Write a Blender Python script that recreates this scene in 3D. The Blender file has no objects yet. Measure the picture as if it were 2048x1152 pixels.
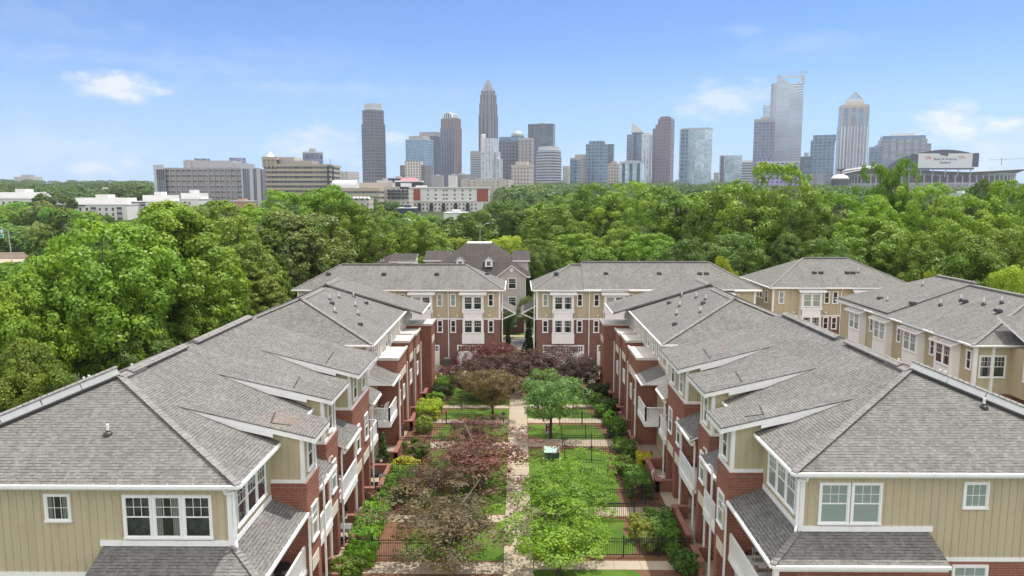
import bpy, bmesh, math, random
import numpy as np
from mathutils import Vector, Matrix

SC = bpy.context.scene
COL = SC.collection
R = math.radians

# ------------------------------------------------------------------ camera
FOC = 1473.0                      # focal length in pixels of a 2048 px wide frame
CAM_H = 20.0
PITCH = math.atan((576 - 388) / FOC)
YAW = math.atan((1035 - 1024) / FOC)
cam = bpy.data.cameras.new('camera')
cam.sensor_width = 36.0
cam.lens = FOC / 2048 * 36.0
cam.clip_start = 0.5
cam.clip_end = 20000
cam_o = bpy.data.objects.new('camera', cam)
COL.objects.link(cam_o)
cam_o.location = (0, 0, CAM_H)
cam_o.rotation_euler = (R(90) - PITCH, 0, YAW)
SC.camera = cam_o

# ------------------------------------------------------------------ sky, sun, exposure
SUN_VEC = Vector((0.30, 0.25, 1.0)).normalized()
SUN_EL = math.asin(SUN_VEC.z)
SUN_AZ = math.atan2(SUN_VEC.x, SUN_VEC.y)          # from +Y towards +X
world = bpy.data.worlds.new("World")
SC.world = world
world.use_nodes = True
wt = world.node_tree
wt.nodes.clear()
w_out = wt.nodes.new('ShaderNodeOutputWorld')
w_bg = wt.nodes.new('ShaderNodeBackground')
w_bg.inputs['Strength'].default_value = 0.10
sky = wt.nodes.new('ShaderNodeTexSky')
sky.sky_type = 'NISHITA'
sky.sun_disc = False
sky.sun_elevation = SUN_EL
sky.sun_rotation = SUN_AZ
sky.altitude = 250
sky.air_density = 0.7
sky.dust_density = 0.1
sky.ozone_density = 6.0


FILL_CLOUD = 11.2  # brightness of the unseen cloud added for fill


def wmath(op, a, b=None, clamp=False):
    n = wt.nodes.new('ShaderNodeMath')
    n.operation = op
    n.use_clamp = clamp
    for i, s in enumerate((a, b)):
        if s is None:
            continue
        if isinstance(s, (int, float)):
            n.inputs[i].default_value = s
        else:
            wt.links.new(s, n.inputs[i])
    return n.outputs[0]


def pix_dir(px, py):
    """World direction through a point of the photograph (2048 x 1152 grid)."""
    p, a = PITCH, YAW
    fw = Vector((-math.sin(a) * math.cos(p), math.cos(a) * math.cos(p), -math.sin(p)))
    rt = Vector((math.cos(a), math.sin(a), 0))
    up = rt.cross(fw)
    return fw + rt * ((px - 1024) / FOC) + up * ((576 - py) / FOC)


def at(px, py, y):
    """The point at distance y along the court axis seen at a pixel."""
    d = pix_dir(px, py)
    t = y / d.y
    return Vector((d.x * t, y, CAM_H + d.z * t))


# soft summer clouds, part of the sky itself (direction, half width, half height, strength)
w_tc = wt.nodes.new('ShaderNodeTexCoord')
w_dir = w_tc.outputs['Generated']


def cloud_mask():
    specs = [(235, 165, 85, 40, 1.0), (185, 178, 60, 22, .7), (1895, 258, 78, 44, 1.0), (2005, 254, 48, 22, .95), (1440, 200, 125, 40, .55),
             (640, 290, 110, 45, .55), (780, 275, 45, 20, .5), (170, 335, 60, 26, .55), (265, 325, 45, 16, .5),
             (300, 120, 420, 30, .14), (1980, 300, 160, 60, .45), (560, 110, 280, 40, .09), (640, 178, 320, 16, .14), (1620, 90, 140, 30, .14), (60, 40, 260, 60, .10),
             (1500, 60, 60, 12, .15), (1220, 330, 260, 40, .25), (100, 300, 200, 60, .25)]
    nz = wt.nodes.new('ShaderNodeTexNoise')
    nz.inputs['Scale'].default_value = 26
    nz.inputs['Detail'].default_value = 7
    nz.inputs['Roughness'].default_value = .58
    mp = wt.nodes.new('ShaderNodeMapping')
    mp.inputs['Scale'].default_value = (1, 1, 2.2)
    wt.links.new(w_dir, mp.inputs['Vector'])
    wt.links.new(mp.outputs[0], nz.inputs['Vector'])
    n01 = wmath('SUBTRACT', nz.outputs['Fac'], .5)
    total = None
    for px, py, hw, hh, s in specs:
        d = pix_dir(px, py).normalized()
        sub = wt.nodes.new('ShaderNodeVectorMath')
        sub.operation = 'SUBTRACT'
        wt.links.new(w_dir, sub.inputs[0])
        sub.inputs[1].default_value = d
        mul = wt.nodes.new('ShaderNodeVectorMath')
        mul.operation = 'MULTIPLY'
        wt.links.new(sub.outputs[0], mul.inputs[0])
        mul.inputs[1].default_value = (FOC / hw, FOC / hw, FOC / hh)
        ln = wt.nodes.new('ShaderNodeVectorMath')
        ln.operation = 'LENGTH'
        wt.links.new(mul.outputs[0], ln.inputs[0])
        # fall-off bent by the noise so the outline is ragged
        f = wmath('SUBTRACT', 1.05, ln.outputs['Value'])
        f = wmath('ADD', f, wmath('MULTIPLY', n01, 2.6))
        f = wmath('MULTIPLY', f, 1.1, clamp=True)
        f = wmath('MULTIPLY', wmath('POWER', f, 1.5), s)
        total = f if total is None else wmath('MAXIMUM', total, f)
    return wmath('MINIMUM', total, .85)


def wmix(fac, a, b):
    n = wt.nodes.new('ShaderNodeMix')
    n.data_type = 'RGBA'
    for k, q in (('Factor', fac), ('A', a), ('B', b)):
        if isinstance(q, tuple):
            n.inputs[k].default_value = (*q, 1)
        else:
            wt.links.new(q, n.inputs[k])
    return n.outputs['Result']


w_sep = wt.nodes.new('ShaderNodeSeparateXYZ')
wt.links.new(w_dir, w_sep.inputs[0])
# milky air low over the horizon
w_low = wmath('SUBTRACT', 1.0, wmath('DIVIDE', wmath('ABSOLUTE', w_sep.outputs['Z']), .185), clamp=True)
w_low = wmath('MULTIPLY', wmath('POWER', w_low, 1.2), .9)
w_vm = wt.nodes.new('ShaderNodeVectorMath')
w_vm.operation = 'MULTIPLY'
wt.links.new(sky.outputs['Color'], w_vm.inputs[0])
w_vm.inputs[1].default_value = (.80, .97, 1.12)
w_blue = w_vm.outputs[0]
w_col = wmix(w_low, w_blue, (3.3, 4.25, 5.95))
w_col = wmix(cloud_mask(), w_col, (5.9, 6.05, 6.4))
# bright cloud added overhead and behind the viewer, unseen, as neutral fill light
w_up = wmath('DIVIDE', wmath('SUBTRACT', w_sep.outputs['Z'], .44), .22, clamp=True)
w_back = wmath('DIVIDE', wmath('SUBTRACT', .25, w_sep.outputs['Y']), .4, clamp=True)
w_back = wmath('MULTIPLY', w_back, wmath('DIVIDE', wmath('ADD', w_sep.outputs['Z'], .02), .15, clamp=True))
w_cov = wmath('MAXIMUM', w_up, w_back)
w_n2 = wt.nodes.new('ShaderNodeTexNoise')
w_n2.inputs['Scale'].default_value = 3.2
w_n2.inputs['Detail'].default_value = 6
wt.links.new(w_dir, w_n2.inputs['Vector'])
w_cov = wmath('MULTIPLY', w_cov, wmath('MULTIPLY', wmath('SUBTRACT', w_n2.outputs['Fac'], .30), 5.0, clamp=True))
w_col = wmix(w_cov, w_col, (FILL_CLOUD * 1.03, FILL_CLOUD, FILL_CLOUD * .97))
wt.links.new(w_col, w_bg.inputs['Color'])
wt.links.new(w_bg.outputs[0], w_out.inputs['Surface'])

sun_l = bpy.data.lights.new('sun', 'SUN')
sun_l.energy = 3.1
sun_l.angle = R(0.8)
sun_l.color = (1.0, 0.95, 0.87)
sun_o = bpy.data.objects.new('sun', sun_l)
COL.objects.link(sun_o)
sun_o.location = (200, 150, 600)
sun_o.rotation_euler = SUN_VEC.to_track_quat('Z', 'Y').to_euler()

SC.view_settings.view_transform = 'Standard'
SC.view_settings.look = 'None'
SC.view_settings.exposure = 0.68
SC.view_settings.gamma = 1.0
SC.cycles.max_bounces = 8
SC.cycles.transparent_max_bounces = 8
SC.cycles.volume_bounces = 0
SC.cycles.use_denoising = True

# ------------------------------------------------------------------ mesh helpers
RNG = random.Random(7)


class MB:
    """Collects faces (with a material slot each) and links them as ONE mesh object."""

    def __init__(s):
        s.v = []
        s.f = []
        s.m = []

    def face(s, pts, m=0):
        i = len(s.v)
        s.v.extend(tuple(p) for p in pts)
        s.f.append(tuple(range(i, i + len(pts))))
        s.m.append(m)

    def hexa(s, p, m=0, mtop=None):
        """p: 8 points, bottom ring 0-3, top ring 4-7."""
        i = len(s.v)
        s.v.extend(tuple(q) for q in p)
        for k, f in enumerate(((3, 2, 1, 0), (4, 5, 6, 7), (0, 1, 5, 4), (1, 2, 6, 5), (2, 3, 7, 6), (3, 0, 4, 7))):
            s.f.append(tuple(i + j for j in f))
            s.m.append(mtop if (k == 1 and mtop is not None) else m)

    def box(s, x0, x1, y0, y1, z0, z1, m=0, mtop=None):
        x0, x1 = min(x0, x1), max(x0, x1)
        y0, y1 = min(y0, y1), max(y0, y1)
        s.hexa([(x0, y0, z0), (x1, y0, z0), (x1, y1, z0), (x0, y1, z0), (x0, y0, z1), (x1, y0, z1), (x1, y1, z1), (x0, y1, z1)], m, mtop)

    def prism(s, poly, z0, z1, m=0, mtop=None):
        n = len(poly)
        i = len(s.v)
        s.v.extend((p[0], p[1], z0) for p in poly)
        s.v.extend((p[0], p[1], z1) for p in poly)
        s.f.append(tuple(i + j for j in range(n - 1, -1, -1)))
        s.m.append(m)
        s.f.append(tuple(i + n + j for j in range(n)))
        s.m.append(m if mtop is None else mtop)
        for j in range(n):
            k = (j + 1) % n
            s.f.append((i + j, i + k, i + n + k, i + n + j))
            s.m.append(m)

    def slab(s, poly, t, m=0, mside=1):
        """A sloping polygon given thickness t downwards."""
        n = len(poly)
        i = len(s.v)
        s.v.extend(tuple(p) for p in poly)
        s.v.extend((p[0], p[1], p[2] - t) for p in poly)
        s.f.append(tuple(i + j for j in range(n)))
        s.m.append(m)
        s.f.append(tuple(i + n + j for j in range(n - 1, -1, -1)))
        s.m.append(mside)
        for j in range(n):
            k = (j + 1) % n
            s.f.append((i + j, i + n + j, i + n + k, i + k))
            s.m.append(mside)

    def extr(s, poly, d, m=0):
        """Polygon (3D points) extruded along vector d."""
        n = len(poly)
        i = len(s.v)
        s.v.extend(tuple(p) for p in poly)
        s.v.extend((p[0] + d[0], p[1] + d[1], p[2] + d[2]) for p in poly)
        s.f.append(tuple(i + j for j in range(n)))
        s.f.append(tuple(i + n + j for j in range(n - 1, -1, -1)))
        s.m += [m, m]
        for j in range(n):
            k = (j + 1) % n
            s.f.append((i + j, i + n + j, i + n + k, i + k))
            s.m.append(m)

    def beam(s, a, b, w, h, m=0):
        """Box-section bar from a to b."""
        a, b = Vector(a), Vector(b)
        d = (b - a).normalized()
        up = Vector((0, 0, 1)) if abs(d.z) < .95 else Vector((0, 1, 0))
        r = d.cross(up).normalized() * (w / 2)
        u = r.cross(d).normalized() * (h / 2)
        s.hexa([a - r - u, a + r - u, b + r - u, b - r - u, a - r + u, a + r + u, b + r + u, b - r + u], m)

    def tube(s, pts, rad, m=0, n=7):
        pts = [Vector(p) for p in pts]
        if isinstance(rad, (int, float)):
            rad = [rad] * len(pts)
        base = len(s.v)
        for k, p in enumerate(pts):
            d = (pts[min(k + 1, len(pts) - 1)] - pts[max(k - 1, 0)]).normalized()
            a = Vector((0, 0, 1)) if abs(d.z) < .9 else Vector((1, 0, 0))
            r = d.cross(a).normalized()
            u = r.cross(d).normalized()
            for j in range(n):
                t = 2 * math.pi * j / n
                s.v.append(tuple(p + (r * math.cos(t) + u * math.sin(t)) * rad[k]))
        for k in range(len(pts) - 1):
            for j in range(n):
                jj = (j + 1) % n
                s.f.append((base + k * n + j, base + k * n + jj, base + (k + 1) * n + jj, base + (k + 1) * n + j))
                s.m.append(m)
        s.f.append(tuple(base + j for j in range(n - 1, -1, -1)))
        s.m.append(m)
        e = base + (len(pts) - 1) * n
        s.f.append(tuple(e + j for j in range(n)))
        s.m.append(m)

    def lathe(s, prof, c=(0, 0, 0), n=16, m=0):
        base = len(s.v)
        for r, z in prof:
            for j in range(n):
                t = 2 * math.pi * j / n
                s.v.append((c[0] + r * math.cos(t), c[1] + r * math.sin(t), c[2] + z))
        for k in range(len(prof) - 1):
            for j in range(n):
                jj = (j + 1) % n
                s.f.append((base + k * n + j, base + k * n + jj, base + (k + 1) * n + jj, base + (k + 1) * n + j))
                s.m.append(m)
        s.f.append(tuple(base + j for j in range(n - 1, -1, -1)))
        s.m.append(m)
        e = base + (len(prof) - 1) * n
        s.f.append(tuple(e + j for j in range(n)))
        s.m.append(m)

    def mesh(s, name, mats, org=(0, 0, 0)):
        me = bpy.data.meshes.new(name)
        o = Vector(org)
        me.from_pydata([(p[0] - o.x, p[1] - o.y, p[2] - o.z) for p in s.v], [], s.f)
        if not isinstance(mats, (list, tuple)):
            mats = [mats]
        for m in mats:
            me.materials.append(m)
        bm = bmesh.new()
        bm.from_mesh(me)
        bmesh.ops.recalc_face_normals(bm, faces=bm.faces)
        bm.to_mesh(me)
        bm.free()
        me.polygons.foreach_set('material_index', [min(i, len(mats) - 1) for i in s.m])
        # texture coordinates in metres: along the horizontal of each face, and up its slope
        uv = me.uv_layers.new(name='UVMap')
        arr = np.zeros(len(me.loops) * 2, dtype=np.float32)
        zz = Vector((0, 0, 1))
        for p in me.polygons:
            n = p.normal
            if abs(n.z) > .999 or n.length < .5:
                t, b = Vector((1, 0, 0)), Vector((0, 1, 0))
            else:
                t = zz.cross(n).normalized()
                b = n.cross(t)
            for li in p.loop_indices:
                q = me.vertices[me.loops[li].vertex_index].co + o
                arr[2 * li] = q.dot(t)
                arr[2 * li + 1] = q.dot(b)
        uv.data.foreach_set('uv', arr)
        return me

    def build(s, name, mats, parent=None, org=(0, 0, 0)):
        """Points are in world space; org is the world position of the parent."""
        if parent is not None:
            org = parent['_org'] if '_org' in parent else org
        ob = bpy.data.objects.new(name, s.mesh(name, mats, org))
        COL.objects.link(ob)
        if parent is not None:
            ob.parent = parent
        else:
            ob.location = org
        ob['_org'] = list(org)
        return ob


def tag(o, label, cat, group=None):
    o['label'] = label
    o['category'] = cat
    if group:
        o['group'] = group
    return o


def thing(name, label, cat, loc=(0, 0, 0), group=None):
    o = bpy.data.objects.new(name, None)
    o.empty_display_size = .5
    COL.objects.link(o)
    o.location = loc
    o['_org'] = list(loc)
    return tag(o, label, cat, group)


def struct(o, kind='structure'):
    o['kind'] = kind
    return o


def put(me, name, parent, loc, rz=0):
    """An object sharing mesh me; loc in world space."""
    o = bpy.data.objects.new(name, me)
    COL.objects.link(o)
    if parent is not None:
        o.parent = parent
        g = parent['_org']
        o.location = (loc[0] - g[0], loc[1] - g[1], loc[2] - g[2])
    else:
        o.location = loc
    o.rotation_euler = (0, 0, rz)
    o['_org'] = list(loc)
    return o


# ------------------------------------------------------------------ materials
def new_mat(name):
    m = bpy.data.materials.new(name)
    m.use_nodes = True
    nt = m.node_tree
    b = nt.nodes['Principled BSDF']
    return m, nt, b


def N(nt, t, **kw):
    n = nt.nodes.new(t)
    for k, v in kw.items():
        if k in ('operation', 'data_type', 'blend_type', 'noise_dimensions', 'feature', 'use_clamp', 'offset', 'offset_frequency', 'squash', 'attribute_name', 'wave_type', 'bands_direction'):
            setattr(n, k, v)
        else:
            n.inputs[k].default_value = v
    return n


def M2(nt, op, a, b=None, clamp=False):
    n = nt.nodes.new('ShaderNodeMath')
    n.operation = op
    n.use_clamp = clamp
    for i, s in enumerate((a, b)):
        if s is None:
            continue
        if isinstance(s, (int, float)):
            n.inputs[i].default_value = s
        else:
            nt.links.new(s, n.inputs[i])
    return n.outputs[0]


def mixc(nt, fac, a, b, mode='MIX'):
    n = nt.nodes.new('ShaderNodeMix')
    n.data_type = 'RGBA'
    n.blend_type = mode
    for key, s in (('Factor', fac), ('A', a), ('B', b)):
        if isinstance(s, (int, float)):
            n.inputs[key].default_value = s
        elif isinstance(s, (tuple, list)):
            n.inputs[key].default_value = (s[0], s[1], s[2], 1)
        else:
            nt.links.new(s, n.inputs[key])
    return n.outputs['Result']


def uvnode(nt):
    return nt.nodes.new('ShaderNodeTexCoord').outputs['UV']


def objco(nt):
    return nt.nodes.new('ShaderNodeTexCoord').outputs['Object']


def bump(nt, b, h, strength=.3, dist=.01):
    n = nt.nodes.new('ShaderNodeBump')
    n.inputs['Strength'].default_value = strength
    n.inputs['Distance'].default_value = dist
    nt.links.new(h, n.inputs['Height'])
    nt.links.new(n.outputs[0], b.inputs['Normal'])


def noise(nt, vec, scale, detail=4, rough=.55):
    n = nt.nodes.new('ShaderNodeTexNoise')
    n.inputs['Scale'].default_value = scale
    n.inputs['Detail'].default_value = detail
    n.inputs['Roughness'].default_value = rough
    if vec is not None:
        nt.links.new(vec, n.inputs['Vector'])
    return n.outputs['Fac']


def ramp(nt, fac, lo, hi):
    n = nt.nodes.new('ShaderNodeMapRange')
    n.inputs['From Min'].default_value = lo
    n.inputs['From Max'].default_value = hi
    nt.links.new(fac, n.inputs['Value'])
    return n.outputs['Result']


def plain(name, col, rough=.6, var=.12, scale=1.5, metal=0.0, spec=.5, dirt=None, streak=0.0):
    """Painted or plain surface with a little real unevenness (wear, dust)."""
    m, nt, b = new_mat(name)
    v = objco(nt)
    n1 = noise(nt, v, scale, 5, .6)
    n2 = noise(nt, v, scale * 9, 3, .6)
    k = M2(nt, 'ADD', M2(nt, 'MULTIPLY', M2(nt, 'SUBTRACT', n1, .5), var * 2), M2(nt, 'MULTIPLY', M2(nt, 'SUBTRACT', n2, .5), var))
    k = M2(nt, 'ADD', k, 1.0)
    if streak:
        mp = nt.nodes.new('ShaderNodeMapping')
        mp.inputs['Scale'].default_value = (3.2, 3.2, .22)
        nt.links.new(v, mp.inputs['Vector'])
        sn = noise(nt, mp.outputs[0], 1.0, 5, .65)
        k = M2(nt, 'SUBTRACT', k, M2(nt, 'MULTIPLY', ramp(nt, sn, .45, .75), streak))
    c = nt.nodes.new('ShaderNodeVectorMath')
    c.operation = 'SCALE'
    c.inputs[0].default_value = col
    nt.links.new(k, c.inputs['Scale'])
    out = c.outputs[0]
    if dirt:
        out = mixc(nt, M2(nt, 'MULTIPLY', ramp(nt, n1, .5, .75), .6), out, dirt)
    nt.links.new(out, b.inputs['Base Color'])
    b.inputs['Roughness'].default_value = rough
    b.inputs['Metallic'].default_value = metal
    b.inputs['Specular IOR Level'].default_value = spec
    return m


def shingle(name, c1, c2, c3, scale=1.0, stain=None):
    """Laminated asphalt shingles: courses with random tabs and dark butt shadows."""
    m, nt, b = new_mat(name)
    uv = uvnode(nt)
    sep = nt.nodes.new('ShaderNodeSeparateXYZ')
    nt.links.new(uv, sep.inputs[0])
    row_h = .148 * scale
    vr = M2(nt, 'DIVIDE', sep.outputs['Y'], row_h)
    row = M2(nt, 'FLOOR', vr)
    fr = M2(nt, 'FRACT', vr)
    wn = nt.nodes.new('ShaderNodeTexWhiteNoise')
    wn.noise_dimensions = '1D'
    nt.links.new(row, wn.inputs['W'])
    uo = M2(nt, 'ADD', M2(nt, 'DIVIDE', sep.outputs['X'], .165 * scale), M2(nt, 'MULTIPLY', wn.outputs['Value'], 13.7))
    # uneven tab widths
    wig = nt.nodes.new('ShaderNodeTexNoise')
    wig.noise_dimensions = '2D'
    wig.inputs['Scale'].default_value = 1.0
    cmb0 = nt.nodes.new('ShaderNodeCombineXYZ')
    nt.links.new(uo, cmb0.inputs[0])
    nt.links.new(M2(nt, 'MULTIPLY', row, 3.3), cmb0.inputs[1])
    nt.links.new(cmb0.outputs[0], wig.inputs['Vector'])
    uo = M2(nt, 'ADD', uo, M2(nt, 'MULTIPLY', wig.outputs['Fac'], 1.1))
    tab = M2(nt, 'FLOOR', uo)
    ft = M2(nt, 'FRACT', uo)
    cmb = nt.nodes.new('ShaderNodeCombineXYZ')
    nt.links.new(tab, cmb.inputs[0])
    nt.links.new(row, cmb.inputs[1])
    wn2 = nt.nodes.new('ShaderNodeTexWhiteNoise')
    wn2.noise_dimensions = '2D'
    nt.links.new(cmb.outputs[0], wn2.inputs['Vector'])
    c = mixc(nt, wn2.outputs['Value'], c1, c2)
    # every other tab is a thicker laminate, its butt shadow painted as a dark line
    lam = M2(nt, 'GREATER_THAN', wn2.outputs['Color'], .45)
    butt = M2(nt, 'LESS_THAN', fr, .20)
    dark = M2(nt, 'MULTIPLY', butt, M2(nt, 'ADD', M2(nt, 'MULTIPLY', lam, .62), .26))
    gap = M2(nt, 'MULTIPLY', M2(nt, 'LESS_THAN', ft, .07), .35)
    dark = M2(nt, 'MAXIMUM', dark, gap)
    c = mixc(nt, dark, c, c3)
    big = noise(nt, uv, .45, 5, .6)
    streak = nt.nodes.new('ShaderNodeMapping')
    streak.inputs['Scale'].default_value = (2.2, .16, 1)
    nt.links.new(uv, streak.inputs['Vector'])
    st = noise(nt, streak.outputs[0], 1.0, 4, .6)
    if stain:                     # rust that has washed down below a piece of flashing
        geo = nt.nodes.new('ShaderNodeNewGeometry')
        sb = nt.nodes.new('ShaderNodeVectorMath')
        sb.operation = 'SUBTRACT'
        nt.links.new(geo.outputs['Position'], sb.inputs[0])
        sb.inputs[1].default_value = stain[:3]
        ln = nt.nodes.new('ShaderNodeVectorMath')
        ln.operation = 'LENGTH'
        nt.links.new(sb.outputs[0], ln.inputs[0])
        f = M2(nt, 'SUBTRACT', 1.0, M2(nt, 'DIVIDE', ln.outputs['Value'], stain[3]), True)
        f = M2(nt, 'MULTIPLY', f, ramp(nt, noise(nt, uv, 3.0, 4, .6), .3, .6), True)
        c = mixc(nt, M2(nt, 'MULTIPLY', f, .55), c, (.24, .145, .11))
    w = M2(nt, 'ADD', M2(nt, 'MULTIPLY', big, .50), M2(nt, 'MULTIPLY', st, .50))
    w = M2(nt, 'ADD', w, .51)
    vm = nt.nodes.new('ShaderNodeVectorMath')
    vm.operation = 'SCALE'
    nt.links.new(c, vm.inputs[0])
    nt.links.new(w, vm.inputs['Scale'])
    nt.links.new(vm.outputs[0], b.inputs['Base Color'])
    b.inputs['Roughness'].default_value = .9
    b.inputs['Specular IOR Level'].default_value = .2
    h = M2(nt, 'SUBTRACT', M2(nt, 'MULTIPLY', lam, .5), dark)
    bump(nt, b, h, .5, .012)
    return m


def bricks(name, ca, cb, mortar, w=.215, h=.075, rot=False, msize=.011, bias=0):
    m, nt, b = new_mat(name)
    uv = uvnode(nt)
    vec = uv
    if rot:
        mp = nt.nodes.new('ShaderNodeMapping')
        mp.inputs['Rotation'].default_value = (0, 0, R(90))
        nt.links.new(uv, mp.inputs['Vector'])
        vec = mp.outputs[0]
    br = nt.nodes.new('ShaderNodeTexBrick')
    br.inputs['Scale'].default_value = 1.0
    br.inputs['Brick Width'].default_value = w
    br.inputs['Row Height'].default_value = h
    br.inputs['Mortar Size'].default_value = msize
    br.inputs['Mortar Smooth'].default_value = .1
    br.inputs['Bias'].default_value = bias
    br.inputs['Color1'].default_value = (*ca, 1)
    br.inputs['Color2'].default_value = (*cb, 1)
    br.inputs['Mortar'].default_value = (*mortar, 1)
    if rot:
        br.offset = 0.0
    nt.links.new(vec, br.inputs['Vector'])
    n1 = noise(nt, uv, .6, 5, .6)
    n2 = noise(nt, uv, 9, 3, .6)
    k = M2(nt, 'ADD', M2(nt, 'MULTIPLY', n1, .5), M2(nt, 'MULTIPLY', n2, .45))
    k = M2(nt, 'ADD', k, .52)
    vm = nt.nodes.new('ShaderNodeVectorMath')
    vm.operation = 'SCALE'
    nt.links.new(br.outputs['Color'], vm.inputs[0])
    nt.links.new(k, vm.inputs['Scale'])
    nt.links.new(vm.outputs[0], b.inputs['Base Color'])
    b.inputs['Roughness'].default_value = .85
    b.inputs['Specular IOR Level'].default_value = .25
    bump(nt, b, M2(nt, 'SUBTRACT', 1.0, br.outputs['Fac']), .5, .008)
    return m


def glassy(name, col, rough=.06, blind=None):
    """Window glass over a dark room; blind: colour of drawn slat blinds behind it."""
    m, nt, b = new_mat(name)
    if blind:
        uv = uvnode(nt)
        sep = nt.nodes.new('ShaderNodeSeparateXYZ')
        nt.links.new(uv, sep.inputs[0])
        s = M2(nt, 'FRACT', M2(nt, 'DIVIDE', sep.outputs['Y'], .055))
        c = mixc(nt, M2(nt, 'MULTIPLY', s, .55), blind, tuple(x * .55 for x in blind))
        nt.links.new(c, b.inputs['Base Color'])
    else:
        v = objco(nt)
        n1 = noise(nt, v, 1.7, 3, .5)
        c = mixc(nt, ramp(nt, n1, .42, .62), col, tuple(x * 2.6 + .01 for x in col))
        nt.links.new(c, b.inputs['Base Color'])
    b.inputs['Roughness'].default_value = rough
    b.inputs['IOR'].default_value = 1.5
    b.inputs['Specular IOR Level'].default_value = .8
    b.inputs['Coat Weight'].default_value = .5
    b.inputs['Coat Roughness'].default_value = .02
    return m


def facade(name, wall, glass, floor=3.9, bay=3.0, wu=.7, wv=.6, gr=.12, var=.5, metal=.0, wall2=None, v0=0.0, K=1.0):
    floor, bay = floor * K, bay * K
    """Curtain wall / punched windows on a grid in metres (u along the wall, v up)."""
    m, nt, b = new_mat(name)
    uv = uvnode(nt)
    sep = nt.nodes.new('ShaderNodeSeparateXYZ')
    nt.links.new(uv, sep.inputs[0])
    u = M2(nt, 'DIVIDE', sep.outputs['X'], bay)
    v = M2(nt, 'DIVIDE', M2(nt, 'ADD', sep.outputs['Y'], v0), floor)
    fu, fv = M2(nt, 'FRACT', u), M2(nt, 'FRACT', v)
    mu = M2(nt, 'LESS_THAN', M2(nt, 'ABSOLUTE', M2(nt, 'SUBTRACT', fu, .5)), wu / 2)
    mv = M2(nt, 'LESS_THAN', M2(nt, 'ABSOLUTE', M2(nt, 'SUBTRACT', fv, .5)), wv / 2)
    geo = nt.nodes.new('ShaderNodeNewGeometry')
    sn = nt.nodes.new('ShaderNodeSeparateXYZ')
    nt.links.new(geo.outputs['Normal'], sn.inputs[0])
    vert = M2(nt, 'LESS_THAN', M2(nt, 'ABSOLUTE', sn.outputs['Z']), .6)
    mask = M2(nt, 'MULTIPLY', M2(nt, 'MULTIPLY', mu, mv), vert)
    cmb = nt.nodes.new('ShaderNodeCombineXYZ')
    nt.links.new(M2(nt, 'FLOOR', u), cmb.inputs[0])
    nt.links.new(M2(nt, 'FLOOR', v), cmb.inputs[1])
    wn = nt.nodes.new('ShaderNodeTexWhiteNoise')
    wn.noise_dimensions = '2D'
    nt.links.new(cmb.outputs[0], wn.inputs['Vector'])
    g = mixc(nt, M2(nt, 'MULTIPLY', wn.outputs['Value'], var), glass, tuple(min(1, x * 2.2 + .03) for x in glass))
    big = noise(nt, uv, .03, 4, .55)
    cb = nt.nodes.new('ShaderNodeCombineXYZ')
    nt.links.new(M2(nt, 'FLOOR', M2(nt, 'DIVIDE', u, 3.0)), cb.inputs[0])
    nt.links.new(M2(nt, 'FLOOR', M2(nt, 'DIVIDE', v, 7.0)), cb.inputs[1])
    wb = nt.nodes.new('ShaderNodeTexWhiteNoise')
    wb.noise_dimensions = '2D'
    nt.links.new(cb.outputs[0], wb.inputs['Vector'])
    painted_refl = M2(nt, 'ADD', M2(nt, 'MULTIPLY', wb.outputs['Value'], .5), M2(nt, 'MULTIPLY', ramp(nt, noise(nt, uv, .012, 2, .4), .35, .65), .5))
    g = mixc(nt, painted_refl, mixc(nt, 1.0, g, (.68, .68, .70), 'MULTIPLY'), mixc(nt, 1.0, g, (1.4, 1.4, 1.38), 'MULTIPLY'))  # uneven reflections painted into the glass colour
    wc = mixc(nt, big, tuple(x * .82 for x in wall), tuple(min(1, x * 1.15) for x in (wall2 or wall)))
    c = mixc(nt, mask, wc, g)
    nt.links.new(c, b.inputs['Base Color'])
    r = M2(nt, 'SUBTRACT', .8, M2(nt, 'MULTIPLY', mask, .8 - gr))
    nt.links.new(r, b.inputs['Roughness'])
    b.inputs['Specular IOR Level'].default_value = .5
    if metal:
        nt.links.new(M2(nt, 'MULTIPLY', mask, metal), b.inputs['Metallic'])
    return m


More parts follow.
